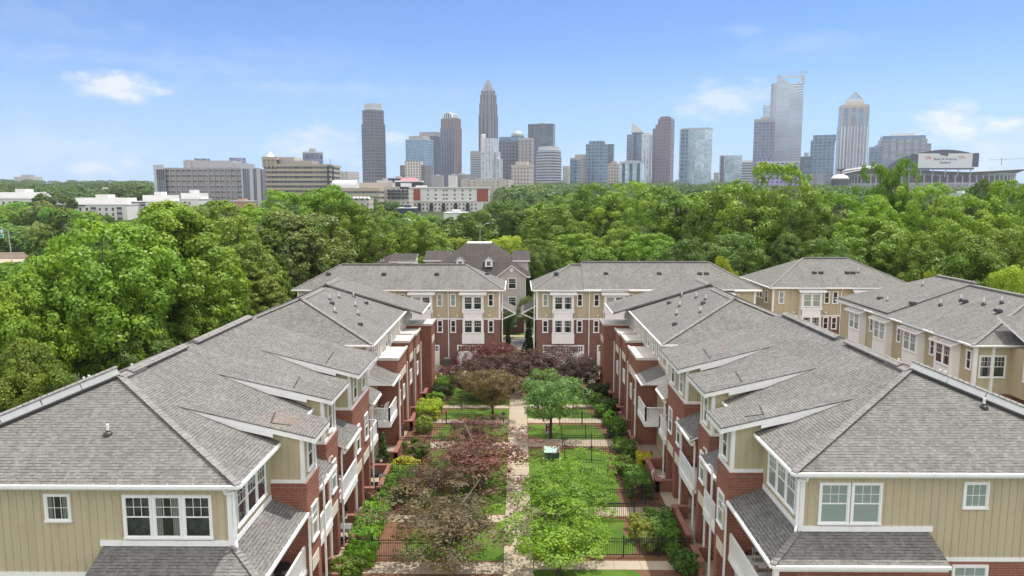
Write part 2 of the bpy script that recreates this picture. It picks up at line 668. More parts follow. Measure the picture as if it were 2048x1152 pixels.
def leafmat(name, col, trans=.4, var=.35, scale=.5):
    """Leaves: per-tree tint from the object's colour, patches of older and newer growth."""
    m, nt, b = new_mat(name)
    oi = nt.nodes.new('ShaderNodeObjectInfo')
    v = objco(nt)
    n1 = noise(nt, v, scale, 3, .6)
    n2 = noise(nt, v, scale * 7, 2, .6)
    k = M2(nt, 'ADD', M2(nt, 'MULTIPLY', n1, var * 1.6), M2(nt, 'MULTIPLY', n2, var))
    k = M2(nt, 'ADD', k, 1.0 - var * 1.3)
    c0 = mixc(nt, 1.0, oi.outputs['Color'], col, 'MULTIPLY')
    c0 = mixc(nt, ramp(nt, n1, .45, .7), c0, mixc(nt, 1.0, c0, (1.25, 1.08, .7), 'MULTIPLY'))
    vm = nt.nodes.new('ShaderNodeVectorMath')
    vm.operation = 'SCALE'
    nt.links.new(c0, vm.inputs[0])
    nt.links.new(k, vm.inputs['Scale'])
    nt.links.new(vm.outputs[0], b.inputs['Base Color'])
    b.inputs['Roughness'].default_value = .5
    b.inputs['Specular IOR Level'].default_value = .3
    tr = nt.nodes.new('ShaderNodeBsdfTranslucent')
    tc = mixc(nt, 1.0, vm.outputs[0], (1.5, 1.45, .6), 'MULTIPLY')
    nt.links.new(tc, tr.inputs['Color'])
    mx = nt.nodes.new('ShaderNodeMixShader')
    mx.inputs['Fac'].default_value = trans
    nt.links.new(b.outputs[0], mx.inputs[1])
    nt.links.new(tr.outputs[0], mx.inputs[2])
    nt.links.new(mx.outputs[0], nt.nodes['Material Output'].inputs['Surface'])
    return m


def groundmat(name, cols, scale=.6, rough=.95, bumpd=.02):
    m, nt, b = new_mat(name)
    v = objco(nt)
    n1 = noise(nt, v, scale, 6, .65)
    n2 = noise(nt, v, scale * 14, 4, .7)
    n3 = noise(nt, v, scale * .17, 3, .6)
    c = mixc(nt, ramp(nt, n1, .35, .65), cols[0], cols[1])
    c = mixc(nt, M2(nt, 'MULTIPLY', ramp(nt, n2, .4, .7), .55), c, cols[2])
    vm = nt.nodes.new('ShaderNodeVectorMath')
    vm.operation = 'SCALE'
    nt.links.new(c, vm.inputs[0])
    nt.links.new(M2(nt, 'ADD', M2(nt, 'MULTIPLY', n3, .7), .65), vm.inputs['Scale'])
    nt.links.new(vm.outputs[0], b.inputs['Base Color'])
    b.inputs['Roughness'].default_value = rough
    b.inputs['Specular IOR Level'].default_value = .2
    bump(nt, b, n2, .6, bumpd)
    return m


MT = {}
MT['shingle'] = shingle('grey_shingles', (.138, .135, .127), (.200, .195, .183), (.028, .027, .026))
MT['shingle_rust'] = shingle('rust_stained_shingles', (.138, .135, .127), (.200, .195, .183), (.028, .027, .026), 1.0, (-10.6, 32.5, 9.75, 1.6))
MT['shingle_rust_r'] = shingle('lightly_stained_shingles', (.138, .135, .127), (.200, .195, .183), (.028, .027, .026), 1.0, (13.0, 46.3, 10.2, .55))
MT['shingle_dark'] = shingle('charcoal_shingles', (.055, .049, .047), (.085, .075, .071), (.022, .02, .019))
MT['cap'] = shingle('ridge_cap_shingles', (.185, .178, .170), (.235, .224, .214), (.10, .096, .092), 1.6)
MT['white'] = plain('white_trim_paint', (.83, .83, .82), .45, .05, 1.2, streak=.10)
MT['siding'] = plain('tan_siding_paint', (.475, .412, .275), .6, .09, .8, streak=.16)
MT['greysiding'] = plain('pale_grey_siding', (.46, .43, .385), .6, .06, .8)
MT['brick'] = bricks('red_brick', (.210, .043, .024), (.295, .076, .039), (.29, .225, .18))
MT['soldier'] = bricks('red_soldier_course_brick', (.19, .043, .028), (.27, .072, .044), (.28, .22, .185), .215, .075, True)
MT['brickdark'] = bricks('brown_brick', (.15, .05, .038), (.21, .08, .06), (.25, .21, .18))
MT['stone'] = plain('pale_cast_stone', (.62, .57, .47), .8, .08, 2)
MT['conc'] = plain('pale_concrete', (.37, .31, .235), .9, .28, .9, dirt=(.20, .165, .125))
MT['drive'] = plain('grey_concrete_drive', (.38, .35, .30), .9, .15, .4, dirt=(.26, .235, .205))
MT['asphalt'] = plain('asphalt', (.10, .10, .10), .9, .2, .5)
MT['membrane'] = plain('white_roof_membrane', (.60, .57, .51), .7, .10, .9, dirt=(.44, .39, .32))
MT['iron'] = plain('black_iron', (.015, .015, .016), .45, .1, 4)
MT['dark'] = plain('dark_opening', (.03, .027, .025), .8, .1, 2)
MT['rubber_and_shade'] = plain('black_plastic_and_shade', (.03, .03, .03), .5, .1, 3)  # vents and seams, also the painted shade under the hip flashing
MT['pipe'] = plain('white_pvc', (.78, .77, .74), .4, .05, 3)
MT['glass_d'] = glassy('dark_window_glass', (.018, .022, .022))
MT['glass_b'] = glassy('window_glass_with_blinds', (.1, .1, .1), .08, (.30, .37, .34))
MT['lawn'] = groundmat('mown_lawn', ((.058, .125, .014), (.115, .185, .026), (.036, .075, .012)), .9, .95, .04)
MT['mulch'] = groundmat('brown_mulch', ((.15, .075, .045), (.205, .11, .066), (.075, .038, .025)), 1.2, .95, .04)
MT['earth'] = groundmat('woodland_floor', ((.035, .055, .018), (.055, .075, .022), (.02, .03, .01)), .05, .95, .05)
MT['bark'] = plain('grey_bark', (.16, .125, .095), .95, .3, 2.5)
MT['bark_d'] = plain('dark_bark', (.06, .045, .038), .95, .3, 4)
MT['utility'] = plain('green_utility_paint', (.035, .085, .06), .45, .08, 2)
MT['utility_lid'] = plain('sunlit_green_lid', (.30, .45, .38), .5, .08, 2)  # sunlit top of the box put into a paler green
MT['galv'] = plain('galvanised_steel', (.42, .43, .43), .4, .08, 2, .6)
MT['acgrey'] = plain('dark_grey_metal', (.07, .075, .075), .5, .1, 3)
MT['leaf'] = leafmat('broad_leaves', (1, 1, 1), .30, .40, .22)
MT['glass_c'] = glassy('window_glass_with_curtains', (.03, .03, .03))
MT['leaf_s'] = leafmat('small_leaves', (1, 1, 1), .32, .42, 1.1)


def curtains(m):
    """Pale curtains drawn to the sides behind the glass."""
    nt = m.node_tree
    b = nt.nodes['Principled BSDF']
    sep = nt.nodes.new('ShaderNodeSeparateXYZ')
    nt.links.new(objco(nt), sep.inputs[0])
    ax = M2(nt, 'ABSOLUTE', sep.outputs['X'])
    fold = M2(nt, 'MULTIPLY', M2(nt, 'ADD', M2(nt, 'SINE', M2(nt, 'MULTIPLY', sep.outputs['X'], 95)), 1.4), .4)
    side = M2(nt, 'GREATER_THAN', ax, .20)
    c = mixc(nt, M2(nt, 'MULTIPLY', side, fold), (.02, .024, .024), (.26, .28, .26))
    nt.links.new(c, b.inputs['Base Color'])


curtains(MT['glass_c'])


# ------------------------------------------------------------------ ground
def gz(y):
    """Ground height: flat round the houses, rising towards the city."""
    if y < 250:
        return 0.0
    if y > 2600:
        return .024 * 2350
    return .024 * (y - 250)


def make_ground():
    ys = [-120, -40, 0, 40, 80, 120, 160, 250, 300, 400, 600, 900, 1300, 1800, 2600, 4000, 9000]
    xs = [-9000, -3000, -1200, -500, -200, -80, 0, 80, 200, 500, 1200, 3000, 9000]
    mb = MB()
    for i in range(len(ys) - 1):
        for j in range(len(xs) - 1):
            mb.face([(xs[j], ys[i], gz(ys[i])), (xs[j + 1], ys[i], gz(ys[i])), (xs[j + 1], ys[i + 1], gz(ys[i + 1])), (xs[j], ys[i + 1], gz(ys[i + 1]))])
    struct(mb.build('ground', MT['earth']))


def sheet(name, poly, z, mat):
    mb = MB()
    mb.face([(p[0], p[1], z) for p in poly])
    return struct(mb.build(name, mat))


def rect(x0, x1, y0, y1):
    return [(x0, y0), (x1, y0), (x1, y1), (x0, y1)]


make_ground()
sheet('garden_soil', rect(-11.4, 11.6, 18, 76.2), .004, MT['mulch'])
LAWNS_R = [(.86, 6.6, 18, 38.0), (.86, 6.6, 39.0, 43.7), (.86, 6.9, 45.2, 56.2), (.86, 7.1, 58.4, 62.3), (.86, 6.9, 64.0, 67.0), (.86, 6.9, 68.4, 74.5)]
LAWNS_L = [(-6.6, -.74, 18, 36.6), (-6.4, -.74, 38.2, 42.8), (-6.7, -.74, 44.2, 56.0), (-6.7, -.74, 58.0, 62.4), (-6.7, -.74, 63.9, 67.0), (-6.7, -.74, 68.4, 74.5)]


def lawn(l):
    """A lawn panel whose outer edge wavers against the planting bed."""
    x0, x1, y0, y1 = l
    n = 14
    out = []
    for i in range(n + 1):
        y = y0 + (y1 - y0) * i / n
        w = .22 * math.sin(y * 1.3) + .14 * math.sin(y * 3.1 + 1)
        out.append((x1 + w - .5 * (i in (0, n)), y) if x1 > 0 else (x0 - w + .5 * (i in (0, n)), y))
    if x1 > 0:
        poly = [(x0, y0)] + out + [(x0, y1)]
    else:
        poly = [(x1, y1)] + out[::-1] + [(x1, y0)]
    sheet('lawn', poly, .008, MT['lawn'])


for l in LAWNS_R + LAWNS_L:
    lawn(l)
# pavements: the long walk, and a path to every porch, poured in separate slabs
def slabwalk(name, x0, x1, y0, y1, along, step=1.55):
    mb = MB()
    L = (y1 - y0) if along == 'y' else (x1 - x0)
    n = max(1, round(L / step))
    for i in range(n):
        a, b2 = i / n * L + .008, (i + 1) / n * L - .008
        if along == 'y':
            mb.box(x0, x1, y0 + a, y0 + b2, -.05, .03)
        else:
            mb.box(x0 + a, x0 + b2, y0, y1, -.05, .03)
    struct(mb.build(name, MT['conc']))


slabwalk('pavement', -.74, .86, 16, 92, 'y')
for y0, y1 in ((37.0, 38.0), (43.6, 45.0), (56.4, 58.2), (62.5, 63.9), (67.2, 68.2)):
    slabwalk('path', .9, 9.6, y0 + .3, y1 + .25, 'x')
for y0, y1 in ((36.8, 38.0), (43.0, 44.0), (56.2, 57.8), (62.6, 63.7), (67.2, 68.2)):
    slabwalk('path', -9.5, -.78, y0, y1, 'x')
sheet('alley', rect(-40, 60, 76.2, 85.2), .012, MT['drive'])
mb = MB()
mb.box(-34, -1.2, 76.05, 76.25, 0, .14)
mb.box(1.4, 34, 76.05, 76.25, 0, .14)
mb.box(-40, 60, 78.9, 79.0, 0, .02)
struct(mb.build('kerb', MT['conc']))
sheet('road', rect(-60, 70, 93.6, 100.5), .012, MT['asphalt'])
mb = MB()
mb.box(-60, 70, 93.3, 93.6, 0, .13)
mb.box(-60, 70, 100.5, 100.8, 0, .13)
mb.box(-60, 70, 101.8, 103.0, 0, .10)
mb.box(-1.2, 1.2, 85.2, 93.3, 0, .03)
struct(mb.build('pavement', MT['conc']))
sheet('lawn', rect(-12, 14, 100.8, 101.8), .02, MT['lawn'])
sheet('lawn', rect(-12, 14, 103.0, 104.8), .02, MT['lawn'])
# the motorway far left, and the back lane right
sheet('motorway', rect(-330, -95, 204, 232), .05, MT['conc'])
mb = MB()
mb.box(-330, -95, 226, 226.4, 0, 1.0)
mb.box(-330, -95, 232, 232.4, 0, 1.6)
struct(mb.build('motorway_barrier', MT['conc']))
sheet('lane', rect(26.5, 31, 20, 86), .010, MT['drive'])

# ------------------------------------------------------------------ windows
WCACHE = {}


def window_mesh(w, h, style):
    """Origin bottom centre of the wall opening, outward is -Y. Returns frame and pane meshes."""
    key = (round(w, 3), round(h, 3), style)
    if key in WCACHE:
        return WCACHE[key]
    f = MB()
    c, d = .085, .078                                  # casing width, how far it stands out
    f.box(-w / 2 - c, -w / 2, -d, 0, -.02, h + c)
    f.box(w / 2, w / 2 + c, -d, 0, -.02, h + c)
    f.box(-w / 2, w / 2, -d, 0, h, h + c)
    f.box(-w / 2 - c - .02, w / 2 + c + .02, -d - .035, 0, -.085, -.02)
    s = .042
    f.box(-w / 2, -w / 2 + s, -.056, 0, -.02, h)
    f.box(w / 2 - s, w / 2, -.056, 0, -.02, h)
    f.box(-w / 2 + s, w / 2 - s, -.056, 0, -.02, s)
    f.box(-w / 2 + s, w / 2 - s, -.056, 0, h - s, h)
    if style in ('grid', 'plain', 'tall'):
        f.box(-w / 2 + s, w / 2 - s, -.062, 0, h * .5 - .025, h * .5 + .025)
    mu = .018
    if style == 'grid':
        z0, z1 = h * .5 + .025, h - s
        for k in (1, 2):
            x = -w / 2 + s + (w - 2 * s) * k / 3
            f.box(x - mu / 2, x + mu / 2, -.048, 0, z0, z1)
        zz = (z0 + z1) / 2
        f.box(-w / 2 + s, w / 2 - s, -.0485, 0, zz - mu / 2, zz + mu / 2)
    elif style == 'sixlite':
        for k in (1, 2):
            x = -w / 2 + s + (w - 2 * s) * k / 3
            f.box(x - mu / 2, x + mu / 2, -.048, 0, s, h - s)
        f.box(-w / 2 + s, w / 2 - s, -.0485, 0, h * .5 - mu / 2, h * .5 + mu / 2)
    elif style == 'tall':
        f.box(-mu / 2, mu / 2, -.048, 0, h * .5 + .025, h - s)
    me = f.mesh('window', [MT['white']])
    p = MB()
    p.box(-w / 2 + s, w / 2 - s, -.036, 0, s, h - s)
    pd = p.mesh('pane', [MT['glass_d']])
    pb = p.mesh('pane', [MT['glass_b']])
    pc = p.mesh('pane', [MT['glass_c']])
    WCACHE[key] = (me, pd, pb, pc)
    return WCACHE[key]


def window(parent, x, y, z, w, h, rz=0.0, style='grid', blind=None):
    me, pd, pb, pc = window_mesh(w, h, style)
    fo = put(me, 'window', parent, (x, y, z), rz)
    if blind is None:
        blind = RNG.random() < .35
    po = bpy.data.objects.new('pane', pb if blind else (pc if RNG.random() < .45 else pd))
    COL.objects.link(po)
    po.parent = fo
    return fo


def battens(mb, p0, p1, z0, z1, nrm, step=.305, w=.045, d=.022, m=0, ztop=None):
    """Vertical battens on a siding wall from p0 to p1 (xy), standing out along nrm."""
    p0, p1, n = Vector((*p0, 0)), Vector((*p1, 0)), Vector((*nrm, 0))
    L = (p1 - p0).length
    t = (p1 - p0) / L
    k = max(1, int(L / step))
    for i in range(k + 1):
        a = min(L - w, i * L / k)
        q = p0 + t * a
        top = z1 if ztop is None else ztop(a)
        if top - z0 < .1:
            continue
        c = [q, q + t * w, q + t * w + n * d, q + n * d]
        mb.hexa([(v.x, v.y, z0) for v in c] + [(v.x, v.y, top) for v in c], m)


class Gutters:
    """Every run of guttering is a mesh of its own."""

    def __init__(s):
        s.runs = []

    def box(s, *k):
        s.runs[s.cur].box(*k)

    def build(s, name, mat, parent):
        for r in s.runs:
            r.build(name, mat, parent)


def gutter(g, a, b, m=0):
    mb = MB()
    mb.beam(Vector(a), Vector(b), .11, .12)
    g.runs.append(mb)
    g.cur = len(g.runs) - 1


# ------------------------------------------------------------------ the two near rows along the court
VENT_L, VENT_R = (16.77, 29.06), (20.4, 31.45)


def near_row(sx, du, dv, label, front):
    """u: distance from the court's middle, v: along the court. sx -1 left, +1 right."""
    def P(u, v, z):
        return (sx * (u + du), v + dv, z)

    def bx(mb, u0, u1, v0, v1, z0, z1, m=0, mtop=None):
        mb.box(sx * (u0 + du), sx * (u1 + du), v0 + dv, v1 + dv, z0, z1, m, mtop)

    rzc = R(90) if sx < 0 else R(-90)       # window turned to face the court
    nc = (-sx, 0)                            # court-facing normal
    row = thing('townhouse_row', label, 'townhouses', P(17.8, 38, 0))
    UE, UW, UR, UB = 10.6, 11.1, 17.8, 25.0
    VF, VW, VE, VA = 26.75, 27.2, 48.3, 32.1
    ZE, ZR = 9.0, 11.88
    sl = (ZR - ZE) / (UR - UE)

    def zroof(u):
        return ZE + sl * (u - UE)

    # walls
    mb = MB()
    bx(mb, UW, UB - .5, VW, 50.9, 0, 5.08)
    mb.build('brick_wall', MT['brickdark'] if False else MT['brick'], row)
    mb = MB()
    bx(mb, UW, UB - .5, VW + .01, VE + .2, 5.25, 8.86)
    bx(mb, UW, UW + 3, VE + .2, 50.9, 5.25, 8.2)
    x0, x1 = sx * (UW + du), sx * (UB - .5 + du)
    battens(mb, (min(x0, x1), VW + .01 + dv), (max(x0, x1), VW + .01 + dv), 5.25, 8.8, (0, -1))
    battens(mb, (x0, VW + dv), (x0, VE + dv), 6.3, 8.8, nc)
    mb.build('siding_wall', MT['siding'], row)
    mb = MB()
    bx(mb, UW - .03, UB - .5, VW - .035, VW + .3, 5.08, 5.25)                 # band over the brick
    bx(mb, UW - .06, UW + .14, VW - .06, VW + .14, 6.28, 8.86)                # corner board
    bx(mb, UW - .05, front['board'], VW - .05, VW + .05, 6.36, 6.58)          # skirt boards
    bx(mb, UW - .05, UW + .05, VW + .05, 31.6, 6.36, 6.58)
    bx(mb, UW - .02, UB - .5, VW - .03, VW + .1, 8.62, 8.87)                  # frieze
    bx(mb, UW - .03, UW + .1, VW + .1, VE, 8.62, 8.865)
    mb.build('trim', MT['white'], row)
    # main roof
    mb = MB()
    t = .17
    mb.slab([P(UE, VF, ZE), P(UE, VE + .3, ZE), P(UR, VE + .3, ZR), P(UR, VA, ZR)], t)
    mb.slab([P(UE, VF, ZE), P(UR, VA, ZR), P(UB, VF, ZE)], t)
    mb.slab([P(UR, VA, ZR + .012), P(UR, VE + .3, ZR + .012), P(UB, VE + .3, ZE), P(UB, VF, ZE)], t)
    roof = mb.build('roof', [MT['shingle'], MT['white']], row)
    # hip and ridge caps, ridge vents in unit lengths
    mb = MB()
    h0, h1 = Vector(P(UE, VF, ZE + .02)), Vector(P(UR, VA, ZR + .03))
    n = 26
    for i in range(n):
        a, b2 = h0.lerp(h1, i / n), h0.lerp(h1, (i + 1) / n + .006)
        mb.beam(a + Vector((0, 0, .012 + .006 * (i % 2))), b2 + Vector((0, 0, .035 + .006 * (i % 2))), .30, .035)
    mb.build('hip_cap', MT['cap'], roof)
    mb = MB()
    for a, b2, dz in ((VA - .1, VA + 1.8, .03), (VA + .6, 38.4, .12), (39.6, VE - .3, .10)):
        mb.hexa([P(UR - .3, a, ZR - .12 + dz), P(UR + .3, a, ZR - .12 + dz), P(UR + .3, b2, ZR - .12 + dz), P(UR - .3, b2, ZR - .12 + dz),
                 P(UR - .32, a, ZR - .03 + dz), P(UR + .32, a, ZR - .03 + dz), P(UR + .32, b2, ZR - .03 + dz), P(UR - .32, b2, ZR - .03 + dz)])
        mb.hexa([P(UR - .32, a, ZR - .03 + dz), P(UR + .32, a, ZR - .03 + dz), P(UR + .32, b2, ZR - .03 + dz), P(UR - .32, b2, ZR - .03 + dz),
                 P(UR - .03, a, ZR + .09 + dz), P(UR + .03, a, ZR + .09 + dz), P(UR + .03, b2, ZR + .09 + dz), P(UR - .03, b2, ZR + .09 + dz)])
    mb.build('ridge_vent', MT['cap'], roof)
    # the raised white flashing that runs down the far hip
    mb = MB()
    a, b2 = Vector(P(UR, VA, ZR + .30)), Vector(P(UB, VF, ZE + .30))
    off = Vector((sx * .17, .13, 0))
    nseg = 6
    for i in range(nseg):
        p, q = a.lerp(b2, i / nseg), a.lerp(b2, (i + 1) / nseg - .004)
        mb.beam(p + off + Vector((0, 0, -.05)), q + off + Vector((0, 0, -.05)), .30, .29)
    fl = mb.build('hip_flashing', MT['membrane'] if False else MT['white'], roof)
    mb = MB()
    mb.beam(a + Vector((0, 0, .125)) + off, b2 + Vector((0, 0, .125)) + off, .38, .05)
    mb.build('flashing_cap', MT['cap'], fl)
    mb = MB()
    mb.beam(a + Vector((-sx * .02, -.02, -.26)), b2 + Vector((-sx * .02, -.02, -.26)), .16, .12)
    mb.build('flashing_shadow', MT['rubber_and_shade'], fl)  # dark bar painted in for the shadow under the flashing
    # fascia and gutters
    mb = Gutters()
    gutter(mb, P(UE - .03, VF - .05, ZE - .05), P(UB, VF - .05, ZE - .05))
    for v0, v1 in ((VF - .05, 31.5), (34.1, 36.9), (40.6, 42.6)):
        gutter(mb, P(UE - .05, v0, ZE - .05), P(UE - .05, v1, ZE - .05))
    mb.cur = 0
    for k in range(15):
        u = UE + .8 + k * .95
        bx(mb, u, u + .03, VF - .1, VF + .12, ZE - .012, ZE + .018)
    mb.cur = 1
    for k in range(5):
        v = VF + .5 + k * .95
        bx(mb, UE - .1, UE + .12, v, v + .03, ZE - .012, ZE + .018)
    mb.build('gutter', MT['white'], row)
    # corner porch skirt roof, hipped round the corner
    so, zt, zb = 1.6, 6.36, 5.72
    end = front['board'] - .12
    mb = MB()
    A, B_ = P(UW, VW, zt), P(UW - so, VW - so, zb)
    mb.slab([P(UW, 31.75, zt), A, B_, P(UW - so, 31.75, zb)], .12)
    mb.slab([A, P(end, VW, zt), P(end, VW - so, zb), B_], .12)
    sk = mb.build('skirt_roof', [MT['shingle'], MT['white']], row)
    mb = MB()
    a, b2 = Vector(A), Vector(B_)
    for i in range(9):
        mb.beam(a.lerp(b2, i / 9) + Vector((0, 0, .02 + .005 * (i % 2))), a.lerp(b2, (i + 1.05) / 9) + Vector((0, 0, .035 + .005 * (i % 2))), .26, .03)
    mb.build('hip_cap', MT['cap'], sk)
    mb = Gutters()
    gutter(mb, P(UW - so - .05, VW - so, zb - .07), P(UW - so - .05, 31.7, zb - .07))
    gutter(mb, P(UW - so, VW - so - .05, zb - .07), P(end, VW - so - .05, zb - .07))
    mb.cur = 0
    for k in range(5):
        v = VW - so + .6 + k * 1.05
        bx(mb, UW - so - .1, UW - so + .1, v, v + .03, zb - .03, zb + .015)
    mb.build('gutter', MT['white'], sk)
    # corner porch: floor, posts, balustrade
    mb = MB()
    bx(mb, UW - so + .1, UW, VW - so + .1, 31.7, 2.78, 3.0)
    bx(mb, UW, end, VW - so + .1, VW, 2.78, 3.0)
    bx(mb, UW - so + .12, UW - so + .32, VW - so + .12, VW - so + .32, 3.0, 5.62)
    bx(mb, UW - so + .1, UW - so + .3, VW - so + .1, 31.7, 5.40, 5.60)
    bx(mb, UW - so + .3, end, VW - so + .1, VW - so + .3, 5.40, 5.60)
    pf = mb.build('porch', MT['white'], row)
    rail(pf, [P(UW - so + .2, VW - so + .2, 3.0), P(UW - so + .2, 31.7, 3.0)])
    rail(pf, [P(UW - so + .2, VW - so + .2, 3.0), P(end, VW - so + .2, 3.0)])
    # towers with bays and shed dormers
    # (v near, v far, face u, dormer eave u, dormer eave z, dormer near v, far v, tip u, windows)
    towers = [(31.7, 33.75, 9.5, 8.93, 9.34, 31.33, 34.05, 15.0, 1),
              (36.9, 39.35, 9.95, 9.50, 9.56, 36.58, 40.55, 15.4, 1),
              (43.0, 48.0, 9.95, 9.40, 9.37, 42.65, 48.45, 15.2, 2)]
    for i, (v0, v1, uf, ue, ze, d0, d1, ut, nw) in enumerate(towers):
        ztip = zroof(ut)
        ds = (ztip - ze) / (ut - ue)

        def zd(u):
            return ze + ds * (u - ue)
        zb_ = 7.06
        # brick tower: two piers, lintel panel, wall above
        mb = MB()
        bx(mb, uf, UW + .2, v0, v1, 3.25, zb_ - .30)
        bx(mb, uf, uf + .45, v0, v0 + .55, 0, 3.25)
        bx(mb, uf, uf + .45, v1 - .55, v1, 0, 3.25)
        if nw == 2:
            vm = (v0 + v1) / 2
            bx(mb, uf, uf + .45, vm - .35, vm + .35, 0, 3.25)
        tw = mb.build('brick_tower', MT['brick'], row)
        mb = MB()
        bx(mb, uf - .025, UW + .2, v0 - .025, v1 + .025, zb_ - .30, zb_)
        mb.build('soldier_course', MT['soldier'], tw)
        mb = MB()
        spans = [(v0 + .55, v1 - .55)] if nw == 1 else [(v0 + .55, vm - .35), (vm + .35, v1 - .55)]
        for a0, a1 in spans:
            bx(mb, uf - .03, uf + .3, a0 - .08, a1 + .08, 2.62, 3.25)
        mb.build('stone_lintel', MT['stone'], tw)
        # siding bay under the dormer
        ub = uf + .10
        bv0, bv1 = v0 + .08, v1 - .08
        mb = MB()
        prof = [P(ub, bv0, zb_), P(ub, bv0, zd(ub) - .2), P(ut - .6, bv0, zd(ut - .6) - .2), P(ut - .6, bv0, zb_ + 1.6), P(UW + .3, bv0, zb_)]
        mb.extr(prof, (0, bv1 - bv0, 0))
        xa, xb = sx * (ub + du), sx * (UW + 2.6 + du)
        # battens on the near cheek follow the dormer's slope
        battens(mb, (xa, bv0 + dv), (xb, bv0 + dv), zb_ + .1, 0, (0, -1), ztop=lambda s: zd(ub + s) - .22)
        battens(mb, (xa, bv0 + dv), (xa, bv1 + dv), zb_ + .1, zd(ub) - .22, nc)
        bay = mb.build('dormer_bay', MT['siding'], row)
        mb = MB()
        bx(mb, ub - .05, UW + .1, bv0 - .05, bv1 + .05, zb_ + .003, zb_ + .17)
        cb = .15
        bx(mb, ub - .035, ub + cb, bv0 - .035, bv0 + cb - .02, zb_ + .17, zd(ub) - .18)
        bx(mb, ub - .035, ub + cb, bv1 - cb + .02, bv1 + .035, zb_ + .17, zd(ub) - .18)
        mb.build('bay_trim', MT['white'], bay)
        xw = sx * (ub + du)
        zs = zb_ + .42
        if nw == 1:
            window(row, xw, (v0 + v1) / 2 + dv, zs, .72, 1.42, rzc, 'tall', False)
        else:
            for k in (-1.25, 1.25):
                window(row, xw, (v0 + v1) / 2 + k + dv, zs, .85, 1.4, rzc, 'grid')
        # window in the brick below
        xw = sx * (uf + du)
        for k in ((0,) if nw == 1 else (-1.25, 1.25)):
            window(row, xw, (v0 + v1) / 2 + k + dv, 4.1, .85, 1.55, rzc, 'grid')
        # the shed roof: white boxed eave with shingles on top
        mb = MB()
        mb.slab([P(ue + .03, d0 + .03, ze - .05), P(ue + .03, d1 - .03, ze - .05), P(ut, d1 - .03, ztip - .05), P(ut, d0 + .03, ztip - .05)], .23, 0, 0)
        bx(mb, ue + .02, ue + .10, d0 + .02, d1 - .02, ze - .30, ze - .045)
        rk = []
        for q in np.linspace(UE + .2, ut - .3, 9):
            rk.append((float(q), zd(q) - .2, zroof(q) - .05))
        for dd in (d0 + .04, d1 - .09):
            mb.extr([P(q[0], dd, q[1]) for q in rk] + [P(q[0], dd, min(q[1] - .02, max(q[2], q[1] - .26))) for q in rk[::-1]], (0, .05, 0))
        dr = MB()
        dr.slab([P(ue, d0, ze), P(ue, d1, ze), P(ut + .15, d1, ztip + .15 * ds + .012), P(ut + .15, d0, ztip + .15 * ds + .012)], .055, 0, 0)
        dro = dr.build('dormer_roof', MT['shingle_rust'] if sx < 0 and i == 0 else (MT['shingle_rust_r'] if sx > 0 and i == 2 else MT['shingle']), row)
        mb.build('boxed_eave', MT['white'], dro)
        # dark seam where the unit's roof meets the shed
        mb = MB()
        mu = (d0 + d1) / 2 + .1
        um = ue + 2.1
        mb.beam(P(um, d0 + .5, zd(um) + .012), P(um + .25, mu + .4, zd(um + .25) + .012), .06, .03)
        if i == 0:
            mb.beam(P(um, d0 + .5, zd(um) + .012), P(um - .8, d0 + .75, zd(um - .8) + .012), .05, .03)
        mb.build('roof_seam', MT['rubber_and_shade'], dro)
    # recesses between the towers: balcony, skirt roof, porch opening behind
    for i, (v0, v1, ub) in enumerate(((33.75, 36.9, 9.75), (39.35, 43.0, 9.75), (48.0, 50.7, 9.95))):
        mb = MB()
        bx(mb, ub, UW, v0 + .02, v1 - .02, 2.82, 3.02)
        bx(mb, ub - .04, ub + .05, v0 + .02, v1 - .02, 2.66, 3.06)
        bal = mb.build('balcony', MT['white'], row)
        rail(bal, [P(ub + .05, v0 + .05, 3.02), P(ub + .05, v1 - .05, 3.02)])
        if i == 2:
            rail(bal, [P(ub + .05, v1 - .05, 3.02), P(UW - .1, v1 - .05, 3.02)])
        mb = MB()
        mb.slab([P(UW - .02, v0 + .01, 6.72), P(UW - .02, v1 - .01 + .3 * (i == 2), 6.72), P(ub - .25, v1 - .01 + .3 * (i == 2), 6.02), P(ub - .25, v0 + .01, 6.02)], .10)
        sk = mb.build('skirt_roof', [MT['shingle'], MT['white']], row)
        mb = Gutters()
        gutter(mb, P(ub - .30, v0 + .02, 5.94), P(ub - .30, v1 - .02, 5.94))
        mb.build('gutter', MT['white'], sk)
        mb = MB()
        bx(mb, ub - .2, ub - .05, v0 + .02, v1 - .02, 5.66, 5.86)
        mb.build('beam', MT['white'], sk)
        # door and panelling at the back of the open porch
        mb = MB()
        bx(mb, UW - .05, UW, v0 + .1, v1 - .1, .05, 2.6)
        battens(mb, (sx * (UW - .05 + du), v0 + .1 + dv), (sx * (UW - .05 + du), v1 - .1 + dv), .05, 2.6, nc)
        bx(mb, UW - .05, UW, v0 + .1, v1 - .1, 3.05, 5.9)
        mb.build('porch_panel', MT['siding'], row)
        mb = MB()
        vm = (v0 + v1) / 2
        bx(mb, UW - .10, UW - .05, vm - .5, vm + .5, .05, 2.2)
        bx(mb, UW - .10, UW - .05, vm - .6, vm + .6, 3.05, 5.2)
        door = mb.build('door', MT['white'], row)
        mb = MB()
        bx(mb, UW - .115, UW - .10, vm - .42, vm + .42, 3.2, 5.0)
        mb.build('door_glass', MT['glass_d'], door)
        window(row, sx * (UW + du), vm + dv, 7.25, .9, 1.2, rzc, 'grid')
